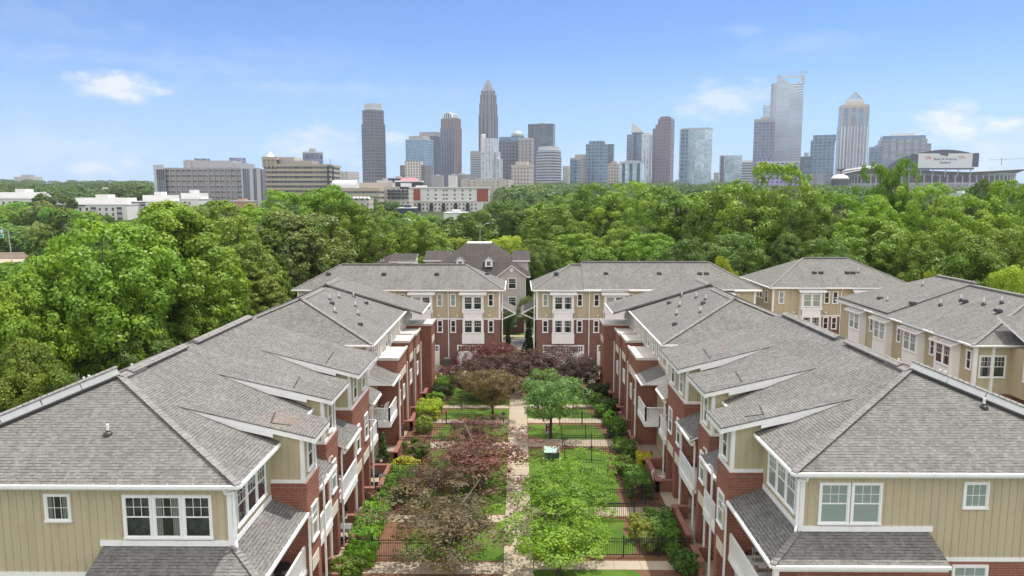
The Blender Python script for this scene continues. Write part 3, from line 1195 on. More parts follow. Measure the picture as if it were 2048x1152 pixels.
    # downspouts
    for k, (u, v, z1) in enumerate(((9.42, 34.0, 6.6), (9.86, 36.8, 6.5), (9.86, 39.45, 6.0), (9.86, 42.9, 5.9), (9.86, 48.12, 6.0), (UW - so - .02, 31.62, 5.6))):
        mb = MB()
        pts = [P(u - .25, v, z1), P(u - .1, v, z1 - .12), P(u - .07, v, z1 - .45), P(u - .07, v, .25), P(u - .3, v - .05, .08)]
        for a, b2 in zip(pts[:-1], pts[1:]):
            mb.beam(a, b2, .085, .085)
        mb.build('downspout', MT['white'], row)
    mb = MB()
    c = UW - .17
    for a, b2 in ((P(UE + .55, VF - .02, 8.86), P(UE + .55, VF + .1, 8.62)), (P(UE + .55, VF + .1, 8.62), P(c, VW - .12, 8.58)), (P(c, VW - .12, 8.58), P(c, VW - .12, 6.62)), (P(c, VW - .12, 6.62), P(c - .1, VW - .3, 6.46))):
        mb.beam(a, b2, .09, .09)
    mb.build('downspout', MT['white'], row)
    # windows of the corner room
    for k in range(3):
        window(row, sx * (UW + du), VW + .95 + k * 1.12 + dv, 6.95, .95, 1.62, rzc, 'grid', front['blind'])
    for x, w in front['group']:
        window(row, x, VW + .01 + dv, 6.74, w, 1.62, 0, 'grid', front['blind'])
    window(row, front['small'], VW + .01 + dv, 7.42, .86, .98, 0, 'sixlite', front['blind'])
    window(row, front['small'], VW + dv, 3.3, 1.3, 1.55, 0, 'grid', True)
    # patio walls of brick with a sloping cap
    for v0, v1, ui in ((35.2, 37.0, 9.15), (38.2, 42.3, 9.2), (46.2, 50.6, 8.95)):
        mb = MB()
        bx(mb, ui, ui + .26, v0, v1, 0, .78)
        bx(mb, ui, UW - .9, v1 - .26, v1, 0, .775)
        if v0 > 45:
            bx(mb, ui, UW - .9, v0, v0 + .26, 0, .775)
        pw = mb.build('patio_wall', MT['brick'], row)
        mb = MB()
        bx(mb, ui - .04, ui + .30, v0 - .03, v1 + .03, .78, .87)
        bx(mb, ui + .30, UW - .9, v1 - .29, v1 + .03, .78, .868)
        if v0 > 45:
            bx(mb, ui + .30, UW - .9, v0 - .03, v0 + .29, .78, .868)
        mb.build('wall_cap', MT['soldier'], pw)
    mb = MB()
    bx(mb, 9.2, UW - .06, 31.0, 50.6, -.05, .05)
    mb.build('patio_floor', MT['conc'], row)
    # plumbing vents
    vents = [(VENT_L[0], VENT_L[1], 'pipe')] if sx < 0 else [(VENT_R[0] - du, VENT_R[1] - dv, 'pipe')]
    for u, v, kind in vents:
        if kind == 'none':
            continue
        zf = ZE + (ZR - ZE) / (VA - VF) * (v - VF)
        roof_pipe(roof, P(u, v, zf), .42)
    for u, v in ((19.5, 32.6), (20.1, 33.2), (18.9, 35.2)):
        zf = ZR - sl * (u - UR)
        roof_pipe(roof, P(u, v, zf), .62 if u > 19 else .3)
    return row


def roof_pipe(parent, p, h=.4):
    p = Vector(p)
    mb = MB()
    mb.lathe([(.055, -.1), (.055, h)], p, 10)
    o = mb.build('vent_pipe', MT['pipe'], parent)
    mb = MB()
    mb.lathe([(.20, -.06), (.17, .05), (.085, .11), (.075, .16)], p, 12)
    mb.build('pipe_boot', MT['rubber_and_shade'], o)
    return o


def rail(parent, seg, h=1.05):
    """White balustrade between two points: two rails and square balusters as one panel."""
    a, b = Vector(seg[0]), Vector(seg[1])
    d = b - a
    L = d.length
    mb = MB()
    up = Vector((0, 0, 1))
    mb.beam(a + up * h, b + up * h, .09, .07)
    mb.beam(a + up * .12, b + up * .12, .06, .05)
    n = max(2, int(L / .13))
    for i in range(n + 1):
        q = a + d * (i / n)
        mb.box(q.x - .02, q.x + .02, q.y - .02, q.y + .02, q.z + .14, q.z + h - .03)
    for q in (a, b):
        mb.box(q.x - .06, q.x + .06, q.y - .06, q.y + .06, q.z, q.z + h + .04)
    return mb.build('balustrade', MT['white'], parent)


LN = near_row(-1, 0.0, 0.0, 'nearest left townhouse row, brick towers, rust-stained dormer roof near its corner',
              dict(board=16.3, group=[(-12.42, .98), (-13.58, .98), (-14.74, .98)], small=-17.85, blind=False))
RN = near_row(1, .40, 1.45, 'nearest right townhouse row, brick towers, blinds drawn in its corner windows',
              dict(board=16.5, group=[(14.15, 1.08), (12.85, 1.08)], small=18.55, blind=True))


# ------------------------------------------------------------------ the second rows along the court, hipped, with flat-topped brick stacks
def second_row(sx, du, dv, label):
    def P(u, v, z):
        return (sx * (u + du), v + dv, z)

    def bx(mb, u0, u1, v0, v1, z0, z1, m=0, mtop=None):
        mb.box(sx * (u0 + du), sx * (u1 + du), v0 + dv, v1 + dv, z0, z1, m, mtop)

    rzc = R(90) if sx < 0 else R(-90)
    nc = (-sx, 0)
    row = thing('townhouse_row', label, 'townhouses', P(17.2, 64, 0))
    UE, UW, UR, UB = 10.6, 11.1, 17.3, 24.0
    VF, VE, VA = 53.0, 71.0, 58.2
    ZE, ZR = 9.0, 11.68
    sl = (ZR - ZE) / (UR - UE)
    mb = MB()
    bx(mb, UW, UB - .5, VF + .5, 74.9, 0, 6.0)
    mb.build('brick_wall', MT['brick'], row)
    mb = MB()
    bx(mb, UW, UB - .5, VF + .5, 74.9, 6.0, 8.86)
    x0, x1 = sx * (UW + du), sx * (UB - .5 + du)
    battens(mb, (x0, VF + .5 + dv), (x0, 74.8 + dv), 6.0, 8.8, nc, .4)
    battens(mb, (min(x0, x1), VF + .5 + dv), (max(x0, x1), VF + .5 + dv), 6.0, 8.8, (0, -1), .4)
    mb.build('siding_wall', MT['siding'], row)
    mb = MB()
    bx(mb, UW - .05, UW + .12, VF + .45, VF + .65, 5.9, 8.86)
    bx(mb, UW - .04, UW, VF + .6, 74.9, 8.5, 8.86)
    bx(mb, UW - .04, UW, VF + .6, 74.9, 6.9, 7.1)
    bx(mb, UW - .04, UB - .5, VF + .46, VF + .5, 6.2, 6.5)
    for v in np.arange(55, 75, 2.45):
        bx(mb, UW - .05, UW, v, v + .16, 7.0, 8.6)
    mb.build('trim', MT['white'], row)
    t = .17
    mb = MB()
    mb.slab([P(UE, VF, ZE), P(UE, VE, ZE), P(UR, VE - 1.5, ZR), P(UR, VA, ZR)], t)
    mb.slab([P(UE, VF, ZE), P(UR, VA, ZR), P(UB, VF, ZE)], t)
    mb.slab([P(UR, VA, ZR), P(UR, VE - 1.5, ZR), P(UB, VE, ZE), P(UB, VF, ZE)], t)
    # far part of the roof, a little lower and set forward
    mb.slab([P(UE - 1.5, 69.4, ZE - .28), P(UE - 1.5, 75.6, ZE - .28), P(UR, 71.0, ZR + .22), P(UR, 66.0, ZR + .22)], t, 0, 0)
    mb.slab([P(UE - 1.5, 75.6, ZE - .28), P(UB, 75.6, ZE - .28), P(UR, 71.0, ZR + .22)], t, 0, 0)
    mb.slab([P(UR, 66.0, ZR + .22), P(UR, 71.0, ZR + .22), P(UB, 75.6, ZE - .28), P(UB, 66.0, ZE)], t, 0, 0)
    roof = mb.build('roof', [MT['shingle'], MT['white']], row)
    mb = MB()
    for a, b2 in (((UE, VF, ZE), (UR, VA, ZR)), ((UB, VF, ZE), (UR, VA, ZR))):
        a, b2 = Vector(P(*a)), Vector(P(*b2))
        for i in range(20):
            mb.beam(a.lerp(b2, i / 20) + Vector((0, 0, .03 + .006 * (i % 2))), a.lerp(b2, (i + 1.06) / 20) + Vector((0, 0, .045 + .006 * (i % 2))), .30, .035)
    mb.build('hip_cap', MT['cap'], roof)
    mb = MB()
    for a, b2, dz in ((VA - .2, 64.6, .06), (65.8, 70.4, .28)):
        mb.hexa([P(UR - .3, a, ZR - .12 + dz), P(UR + .3, a, ZR - .12 + dz), P(UR + .3, b2, ZR - .12 + dz), P(UR - .3, b2, ZR - .12 + dz),
                 P(UR - .05, a, ZR + .06 + dz), P(UR + .05, a, ZR + .06 + dz), P(UR + .05, b2, ZR + .06 + dz), P(UR - .05, b2, ZR + .06 + dz)])
    mb.build('ridge_vent', MT['cap'], roof)
    mb = Gutters()
    gutter(mb, P(UE - .05, VF - .05, ZE - .06), P(UE - .05, 69.4, ZE - .06))
    gutter(mb, P(UE, VF - .05, ZE - .06), P(UB, VF - .05, ZE - .06))
    gutter(mb, P(UE - 1.55, 69.4, ZE - .33), P(UE - 1.55, 75.6, ZE - .33))
    mb.build('gutter', MT['white'], row)
    # brick stacks carrying flat roofed terraces
    stacks = [(56.8, 61.4, 9.45, 7.0), (63.7, 66.7, 9.6, 7.0), (67.1, 69.9, 9.45, 7.0), (72.2, 75.2, 8.6, 7.0)]
    for i, (v0, v1, uf, z) in enumerate(stacks):
        mb = MB()
        if i < 3:
            bx(mb, uf, UW + .1, v0, v1, 5.7, z - .02)
            for a in (v0, v1 - .55) if v1 - v0 < 4 else (v0, (v0 + v1) / 2 - .3, v1 - .55):
                bx(mb, uf, uf + .5, a, a + .55, 0, 5.7)
            bx(mb, uf + .1, UW + .1, v0 + .02, v0 + .3, 0, 5.7)
        else:
            bx(mb, uf, UW + 1.5, v0, v1, 0, z - .02)
        tw = mb.build('brick_stack', MT['brick'], row)
        mb = MB()
        bx(mb, uf - .1, UW + .02, v0 - .1, v1 + .1, z - .02, z + .10)
        bx(mb, uf - .1, uf + .02, v0 - .1, v1 + .1, z + .10, z + .2)
        bx(mb, uf + .02, UW + .02, v0 - .1, v0 + .02, z + .10, z + .2)
        mb.build('flat_roof', MT['membrane'], tw)
        mb = MB()
        bx(mb, uf - .03, uf + .25, v0 + .5, v1 - .5, 5.1, 5.7)
        mb.build('stone_lintel', MT['stone'], tw)
        if i < 3:
            mb = MB()
            bx(mb, uf + .08, UW, v0 + .56, v1 - .56, 2.85, 3.02)
            bal = mb.build('balcony', MT['white'], row)
            rail(bal, [P(uf + .12, v0 + .56, 3.02), P(uf + .12, v1 - .56, 3.02)])
            mb = MB()
            bx(mb, UW - .06, UW - .01, v0 + .4, v1 - .4, 3.1, 5.4)
            mb.build('patio_door', MT['glass_d'], row)
    for v in np.arange(56.2, 74.5, 2.45):
        window(row, sx * (UW + du), float(v) + dv, 7.2, .8, 1.15, rzc, 'grid')
    # corner balcony at the near end, under a skirt roof
    v0, v1, ub = 53.45, 56.7, 9.55
    mb = MB()
    bx(mb, ub, UW + .0, v0, v1, 2.82, 3.02)
    bx(mb, ub - .04, ub + .05, v0, v1, 2.62, 3.06)
    bx(mb, ub, 12.2, v0 - .05, v0 + .04, 2.62, 3.06)
    bal = mb.build('balcony', MT['white'], row)
    rail(bal, [P(ub + .05, v0 + .05, 3.02), P(ub + .05, v1 - .1, 3.02)])
    rail(bal, [P(ub + .05, v0 + .05, 3.02), P(UW - .05, v0 + .05, 3.02)])
    mb = MB()
    mb.slab([P(UW - .02, v0 - .1, 6.65), P(UW - .02, v1, 6.65), P(ub - .25, v1, 5.9), P(ub - .25, v0 - .1, 5.9)], .10)
    sk = mb.build('skirt_roof', [MT['shingle'], MT['white']], row)
    mb = Gutters()
    gutter(mb, P(ub - .30, v0, 5.82), P(ub - .30, v1, 5.82))
    mb.build('gutter', MT['white'], sk)
    mb = MB()
    mb.extr([P(ub - .1, v0 - .08, 5.84), P(UW, v0 - .08, 6.5), P(UW, v0 - .08, 5.84)], (0, .06, 0))
    mb.build('gable_panel', MT['white'], sk)
    mb = MB()
    bx(mb, UW - .06, UW, v0 + .3, v1 - .2, 3.05, 5.8)
    battens(mb, (sx * (UW - .06 + du), v0 + .3 + dv), (sx * (UW - .06 + du), v1 - .2 + dv), 3.05, 5.8, nc)
    bx(mb, UW - .06, UW, v0 + .3, v1 - .2, .06, 2.6)
    mb.build('porch_panel', MT['siding'], row)
    for u, v in ((9.3, 56.72), (9.4, 61.6), (9.5, 66.9), (9.35, 70.1)):
        mb = MB()
        pts = [P(u, v, 5.8), P(u + .02, v, 5.4), P(u + .02, v, .2), P(u - .2, v, .06)]
        for a, b2 in zip(pts[:-1], pts[1:]):
            mb.beam(a, b2, .085, .085)
        mb.build('downspout', MT['white'], row)
    for v0, v1, ui in ((53.0, 56.6, 9.0), (60.6, 63.2, 8.9), (64.6, 66.8, 9.0), (69.4, 71.4, 8.9), (74.6, 76.0, 8.2)):
        mb = MB()
        bx(mb, ui, ui + .26, v0, v1, 0, .78)
        bx(mb, ui, UW - 1.0, v0, v0 + .26, 0, .775)
        pw = mb.build('patio_wall', MT['brick'], row)
        mb = MB()
        bx(mb, ui - .04, ui + .30, v0 - .03, v1 + .03, .78, .87)
        bx(mb, ui + .30, UW - 1.0, v0 - .03, v0 + .29, .78, .868)
        mb.build('wall_cap', MT['soldier'], pw)
    mb = MB()
    bx(mb, 9.3, UW - .07, 53.0, 71, -.05, .05)
    mb.build('patio_floor', MT['conc'], row)
    # vents on the court slope
    for k, (u, v) in enumerate(((12.4, 57.2), (14.6, 58.0), (13.2, 60.2), (15.4, 60.4), (14.0, 62.8), (15.6, 63.6), (13.6, 65.4), (14.9, 66.2), (15.9, 61.6))):
        z = ZE + sl * (u - UE)
        if k % 3 == 0:
            mb = MB()
            p = Vector(P(u, v, z))
            mb.hexa([p + Vector(q) for q in ((-.2, -.2, 0), (.2, -.2, 0), (.2, .2, 0), (-.2, .2, 0), (-.15, -.13, .2), (.15, -.13, .2), (.15, .13, .2), (-.15, .13, .2))])
            mb.build('roof_vent', MT['rubber_and_shade'], roof)
        else:
            roof_pipe(roof, P(u, v, z), .42)
    return row


L2 = second_row(-1, 0.0, 0.0, 'second left townhouse row, flat-topped brick stacks, white chairs on its corner balcony')
R2 = second_row(1, .05, 0.3, 'second right townhouse row, flat-topped brick stacks, empty corner balcony')


# ------------------------------------------------------------------ rows across the far alley
def far_bay(row, xc, yw, zt=8.62, w=2.45, blind=None):
    """White projecting bay, two storeys of paired windows and panels between, own little roof."""
    d = .62
    y0 = yw - d
    mb = MB()
    mb.box(xc - w / 2, xc + w / 2, y0, yw + .02, 3.05, zt)
    mb.box(xc - w / 2 - .06, xc + w / 2 + .06, y0 - .06, yw, 2.72, 3.9)
    for z in (3.0, 3.28, 3.56):
        mb.box(xc - w / 2 - .075, xc + w / 2 + .075, y0 - .075, yw, z, z + .05)
    mb.box(xc - w / 2 - .06, xc + w / 2 + .06, y0 - .06, yw, 5.55, 5.68)
    mb.box(xc - w / 2 - .06, xc + w / 2 + .06, y0 - .06, yw, 6.35, 6.6)
    for x in (-w / 2, -.05, w / 2 - .1):
        mb.box(xc + x, xc + x + .1, y0 - .03, y0, 5.68, 6.35)
    for x in (-w / 2 + .02, w / 2 - .2):
        mb.box(xc + x, xc + x + .18, y0 - .03, y0, 3.9, 8.5)
    bay = mb.build('bay', MT['white'], row)
    for z in (4.05, 6.78):
        for x in (-.54, .54):
            window(row, xc + x, y0, z, .86, 1.42, 0, 'grid', blind if z > 5 else False)
    mb = MB()
    mb.slab([(xc - w / 2 - .35, y0 - .35, zt + .02), (xc + w / 2 + .35, y0 - .35, zt + .02), (xc + w / 2 + .35, yw + .7, zt + .58), (xc - w / 2 - .35, yw + .7, zt + .58)], .16)
    br = mb.build('bay_roof', [MT['shingle'], MT['white']], row)
    mb = MB()
    mb.box(xc - w / 2 - .3, xc + w / 2 + .3, yw + .62, yw + .76, zt + .50, zt + .66)
    mb.build('roof_seam', MT['rubber_and_shade'], br)
    mb = MB()
    mb.box(xc - w / 2 - .36, xc + w / 2 + .36, y0 - .42, y0 - .33, zt - .16, zt + .05)
    mb.build('fascia', MT['white'], br)


def garage(row, xc, yw, w):
    mb = MB()
    mb.box(xc - w / 2 - .12, xc + w / 2 + .12, yw - .05, yw, .02, 2.45)
    fr = mb.build('garage_door', MT['white'], row)
    mb = MB()
    n = max(1, round(w / 1.15))
    for i in range(n):
        a = xc - w / 2 + w * i / n
        mb.box(a + .03, a + w / n - .03, yw - .075, yw - .05, .05, 1.72)
        mb.box(a + .03, a + w / n - .03, yw - .075, yw - .05, 2.3, 2.38)
        for k in range(5):
            b = a + .06 + (w / n - .12) * k / 4
            mb.box(b - .03, b + .03, yw - .074, yw - .05, 1.74, 2.3)
        mb.box(a + .03, a + w / n - .03, yw - .0735, yw - .05, 1.98, 2.03)
    mb.build('door_panel', MT['white'], fr)
    mb = MB()
    mb.box(xc - w / 2, xc + w / 2, yw - .058, yw - .05, 1.74, 2.3)
    mb.build('garage_glass', MT['glass_d'], fr)


def hip_roof(x0, x1, y0, y1, z0, sl, yr=None):
    """Planes of a hip roof over a rectangle, ridge along x."""
    h = (y1 - y0) / 2
    zr = z0 + h * sl
    ym = (y0 + y1) / 2
    a, b = (x0 + h, ym, zr), (x1 - h, ym, zr)
    return [[(x0, y0, z0), (x1, y0, z0), b, a], [(x1, y0, z0), (x1, y1, z0), b], [(x1, y1, z0), (x0, y1, z0), a, b], [(x0, y1, z0), (x0, y0, z0), a]], a, b


def roof_box_vent(roof, p):
    mb = MB()
    p = Vector(p)
    mb.hexa([p + Vector(q) for q in ((-.28, -.2, 0), (.28, -.2, 0), (.28, .25, .05), (-.28, .25, .05), (-.22, -.14, .22), (.22, -.14, .22), (.22, .2, .25), (-.22, .2, .25))])
    mb.build('roof_vent', MT['rubber_and_shade'], roof)


def far_row(label, x0, x1, yw, bays, smalls, garages, spouts, ze=9.0, sl=.535, dep=9.4, split=None, side=None):
    row = thing('townhouse_row', label, 'townhouses', ((x0 + x1) / 2, yw + 4, 0))
    y1 = yw + dep - 1.0
    mb = MB()
    mb.box(x0 + .5, x1 - .5, yw, y1, 0, 5.45)
    mb.build('brick_wall', MT['brickdark'], row)
    mb = MB()
    mb.box(x0 + .5, x1 - .5, yw, y1, 5.62, ze - .14)
    battens(mb, (x0 + .5, yw), (x1 - .5, yw), 5.62, ze - .3, (0, -1), .42)
    mb.build('siding_wall', MT['siding'], row)
    mb = MB()
    mb.box(x0 + .47, x1 - .47, yw - .035, y1 + .03, 5.45, 5.62)
    mb.box(x0 + .46, x0 + .68, yw - .04, yw + .1, 5.62, ze - .14)
    mb.box(x1 - .68, x1 - .46, yw - .04, yw + .1, 5.62, ze - .14)
    mb.build('trim', MT['white'], row)
    mb = MB()
    caps = MB()
    segs = [(x0, x1, 0.0)] if not split else [(x0, split + 5, 0.0), (split, x1, .45)]
    for i, (a, b, dz) in enumerate(segs):
        planes, ra, rb = hip_roof(a, b, yw - .5, yw - .5 + dep + dz, ze + .0 + dz * .25, sl + dz * .03)
        if split and i == 1:        # gabled where it meets the lower unit
            ra = (a, ra[1], ra[2])
            planes = [[planes[0][0], planes[0][1], planes[0][2], ra], planes[1], [planes[2][0], planes[2][1], ra, planes[2][3]]]
        for p in planes:
            mb.slab(p, .16)
        caps.beam(Vector(ra) + Vector((.1, 0, .03)), Vector(rb) + Vector((-.1, 0, .03)), .4, .12)
        if i == 0:
            caps.beam(planes[0][0], Vector(ra) + Vector((0, 0, .02)), .24, .05)
        if i == len(segs) - 1:
            caps.beam(planes[0][1], Vector(rb) + Vector((0, 0, .02)), .24, .05)
    roof = mb.build('roof', [MT['shingle'], MT['white']], row)
    caps.build('ridge_cap', MT['cap'], roof)
    mb = Gutters()
    xs = sorted([x0] + [v for b in bays for v in (b - 1.6, b + 1.6)] + [x1])
    for i in range(0, len(xs), 2):
        if xs[i + 1] > xs[i]:
            gutter(mb, (xs[i], yw - .56, ze - .07), (xs[i + 1], yw - .56, ze - .07))
    for x in (x0 - .05, x1 + .05):
        gutter(mb, (x, yw - .5, ze - .07), (x, yw - .5 + dep, ze - .07))
    mb.build('gutter', MT['white'], row)
    for i, b in enumerate(bays):
        far_bay(row, b, yw)
    for x, z, bl in smalls:
        window(row, x, yw, z, .52, 1.35, 0, 'plain', bl)
    for x, w in garages:
        garage(row, x, yw, w)
    for x in spouts:
        mb = MB()
        mb.beam((x, yw - .5, ze - .1), (x, yw - .08, ze - .5), .1, .1)
        mb.beam((x, yw - .08, ze - .5), (x, yw - .08, .1), .1, .1)
        mb.build('downspout', MT['white'], row)
    # small wall lamps between the windows
    for b in bays:
        for k in (-1.9, 1.9):
            mb = MB()
            mb.lathe([(.02, -.12), (.09, -.08), (.1, .06), (.03, .12)], (b + k, yw - .1, 5.95), 10)
            mb.build('wall_lamp', MT['white'], row)
    return row, roof


def smalls_for(bays, offs=(-2.35, 2.05)):
    out = []
    for i, b in enumerate(bays):
        for j, k in enumerate(offs):
            for z in (3.98, 7.08):
                out.append((b + k, z, (i + j) % 2 == 0 and z > 5))
    return out


FLb = [-5.15, -11.1, -17.0, -22.6]
fl, flr = far_row('hipped townhouse row across the far alley on the left, white bays over garage doors', -26.1, -1.5, 84.8, FLb, smalls_for(FLb), [(-5.6, 2.7), (-9.9, 1.3), (-12.8, 2.7), (-18.5, 2.7)], [-8.05, -1.75, -14.2])
for x in (-22.5, -15.9, -9.6, -3.6):
    roof_box_vent(flr, (x, 87.0, 9.0 + .535 * 2.75))
FRb = [5.3, 11.25, 17.2, 23.4]
fr_, frr = far_row('stepped townhouse row across the far alley, wide garage door below its first bay', 1.7, 28.1, 84.8, FRb, smalls_for(FRb, (-2.05, 1.95)), [(5.4, 4.6), (10.2, 1.5), (16.5, 2.7)], [1.95, 8.35, 20.2], split=7.7)
for x in (4.6, 10.5, 16.8, 21.6, 22.4):
    roof_box_vent(frr, (x, 87.0, 9.05 + .55 * 2.75))

# side porches in the gap between the two rows
for sx, x in ((1, -1.5), (-1, 1.75)):
    row = fl if sx > 0 else fr_
    mb = MB()
    mb.slab([(x - sx * .5, 85.4, 7.1), (x - sx * .5, 90.5, 7.1), (x + sx * 1.35, 90.5, 6.1), (x + sx * 1.35, 85.4, 6.1)], .14)
    o = mb.build('porch_roof', [MT['shingle'], MT['white']], row)
    for yb in (85.6, 90.2):
        mb = MB()
        mb.beam((x + sx * 1.2, yb, 6.0), (x - sx * .45, yb, 5.3), .12, .12)
        mb.build('bracket', MT['white'], o)

# the hipped row beyond on the right, shows its flank as well
RFb = [34.9, 41.3]
rf, rfr = far_row('hipped tan townhouse row at the far right, brown flank wall beside the stepped row', 29.95, 47.5, 87.3, RFb, smalls_for(RFb, (-3.4, 2.0)), [(34.9, 2.7)], [38.6], dep=12.0, sl=.5)
for y, z in ((89.4, 6.9), (91.4, 7.2), (92.5, 7.2), (96.3, 7.2)):
    window(rf, 30.45, y, z, .85, 1.4, R(-90), 'grid')
for x in (36.2, 37.0, 40.2, 40.9):
    roof_box_vent(rfr, (x, 89.6, 9.0 + .5 * 2.8))
roof_pipe(rfr, (41.6, 89.8, 10.5), .6)


# ------------------------------------------------------------------ the row on the right seen over the near roof
def side_row():
    row = thing('townhouse_row', 'tan townhouse row seen over the near right roof, row of white bay windows', 'townhouses', (38, 64, 0))
    XE, XW, XR, XB = 33.4, 33.9, 41.1, 49.0
    V0, V1 = 53.3, 77.0
    ZE, ZR = 9.0, 11.77
    sl = (ZR - ZE) / (XR - XE)
    mb = MB()
    mb.box(XW, XB - .5, V0 + .5, V1 - .5, 0, 5.2)
    mb.build('brick_wall', MT['brick'], row)
    mb = MB()
    mb.box(XW, XB - .5, V0 + .5, V1 - .5, 5.2, 8.85)
    battens(mb, (XW, V0 + .5), (XW, V1 - .5), 5.2, 8.8, (-1, 0), .36)
    mb.build('siding_wall', MT['siding'], row)
    mb = MB()
    mb.box(XW - .05, XW + .2, V0 + .42, V0 + .62, 5.2, 8.85)
    mb.build('corner_board', MT['white'], row)
    mb = MB()
    mb.box(35.15, 35.35, V0 + .40, V0 + .6, 5.2, 8.85)
    mb.build('corner_board', MT['white'], row)
    mb = MB()
    a, b = (XR, V0 + 5.2, ZR), (XR, V1 - 8.2, ZR)
    mb.slab([(XE, V0, ZE), (XE, V1, ZE), (XR, V1 - 6, ZR), a], .16)
    mb.slab([(XE, V0, ZE), a, (XB, V0, ZE)], .16)
    mb.slab([a, (XR, V1 - 6, ZR), (XB, V1, ZE), (XB, V0, ZE)], .16)
    mb.slab([(XE, V1, ZE), (XB, V1, ZE), (XR, V1 - 6, ZR)], .16)
    # second roof step, a hand higher, further along
    dz = .22
    mb.slab([(XE + .3, 66.5, ZE + dz + .05), (XE + .3, V1 - .2, ZE + dz + .05), (XR + .3, V1 - 4.5, ZR + dz), (XR + .3, 66.5, ZR + dz)], .14, 0, 0)
    roof = mb.build('roof', [MT['shingle'], MT['white']], row)
    mb = MB()
    mb.beam((XR, V0 + 5.0, ZR + .04), (XR, 66.5, ZR + .04), .45, .14)
    mb.beam((XR + .3, 66.3, ZR + dz + .04), (XR + .3, V1 - 4.5, ZR + dz + .04), .45, .14)
    h0, h1 = Vector((XE, V0, ZE + .03)), Vector((XR, V0 + 5.2, ZR + .03))
    mb.beam(h0, h1, .28, .05)
    mb.build('ridge_cap', MT['cap'], roof)
    for v in (56.7, 61.6, 66.9, 72.0):
        mb = MB()
        w, d = 2.3, .62
        mb.box(XW - d, XW + .02, v - w / 2, v + w / 2, 2.8, 8.6)
        for q in (-w / 2 - .03, w / 2 - .12):
            mb.box(XW - d - .03, XW, v + q, v + q + .15, 2.8, 8.58)
        mb.build('bay', MT['white'], row)
        for k in (-.52, .52):
            window(row, XW - d, v + k, 6.85, .84, 1.5, R(-90), 'grid', v > 60)
        mb = MB()
        mb.slab([(XW - d - .4, v - w / 2 - .35, 8.62), (XW - d - .4, v + w / 2 + .35, 8.62), (XW + .7, v + w / 2 + .35, 9.16), (XW + .7, v - w / 2 - .35, 9.16)], .16)
        br = mb.build('bay_roof', [MT['shingle'], MT['white']], row)
        mb = MB()
        mb.box(XW + .62, XW + .76, v - w / 2 - .3, v + w / 2 + .3, 9.08, 9.24)
        mb.build('roof_seam', MT['rubber_and_shade'], br)
        window(row, XW, v - 2.3, 7.0, .5, 1.35, R(-90), 'plain', False)
    mb = Gutters()
    for a0, a1 in ((V0, 55.0), (58.4, 59.9), (63.3, 65.2), (68.6, 70.3)):
        gutter(mb, (XE - .05, a0, ZE - .06), (XE - .05, a1, ZE - .06))
    gutter(mb, (XE, V0 - .05, ZE - .06), (37.2, V0 - .05, ZE - .06))
    mb.build('gutter', MT['white'], row)
    for k in (0, 1.0):
        window(row, 34.75 + k + .5 * 0, V0 + .5, 6.5, .82, 1.55, 0, 'grid', False)
    # projecting wing at the very right edge
    mb = MB()
    mb.box(36.6, 49, 50.6, V0 + .6, 5.2, 8.8)
    battens(mb, (36.6, 50.6), (36.6, V0 + .5), 5.2, 8.8, (-1, 0), .36)
    wing = mb.build('siding_wing', MT['siding'], row)
    mb = MB()
    mb.box(36.53, 36.75, 50.52, 50.75, 5.2, 8.8)
    mb.box(36.75, 49, 50.55, 50.6, 5.0, 5.3)
    mb.build('wing_trim', MT['white'], wing)
    window(row, 36.6, 51.8, 6.6, .8, 1.5, R(-90), 'grid', True)
    mb = MB()
    mb.slab([(36.1, 49.9, 8.9), (49, 49.9, 8.9), (49, 55, 10.9), (36.1, 55, 10.9)], .16)
    mb.build('wing_roof', [MT['shingle'], MT['white']], row)
    for x, v in ((35.4, 70.0), (37.0, 64.0), (38.4, 63.4), (38.6, 60.6), (39.4, 59.6), (39.2, 71.0)):
        roof_pipe(roof, (x, v, ZE + sl * (x - XE) + .1), .45)
    for x, v in ((36.0, 66.6), (38.0, 57.8), (38.2, 62.6), (35.4, 71.4)):
        roof_box_vent(roof, (x, v, ZE + sl * (x - XE) + .1))
    return row


side_row()


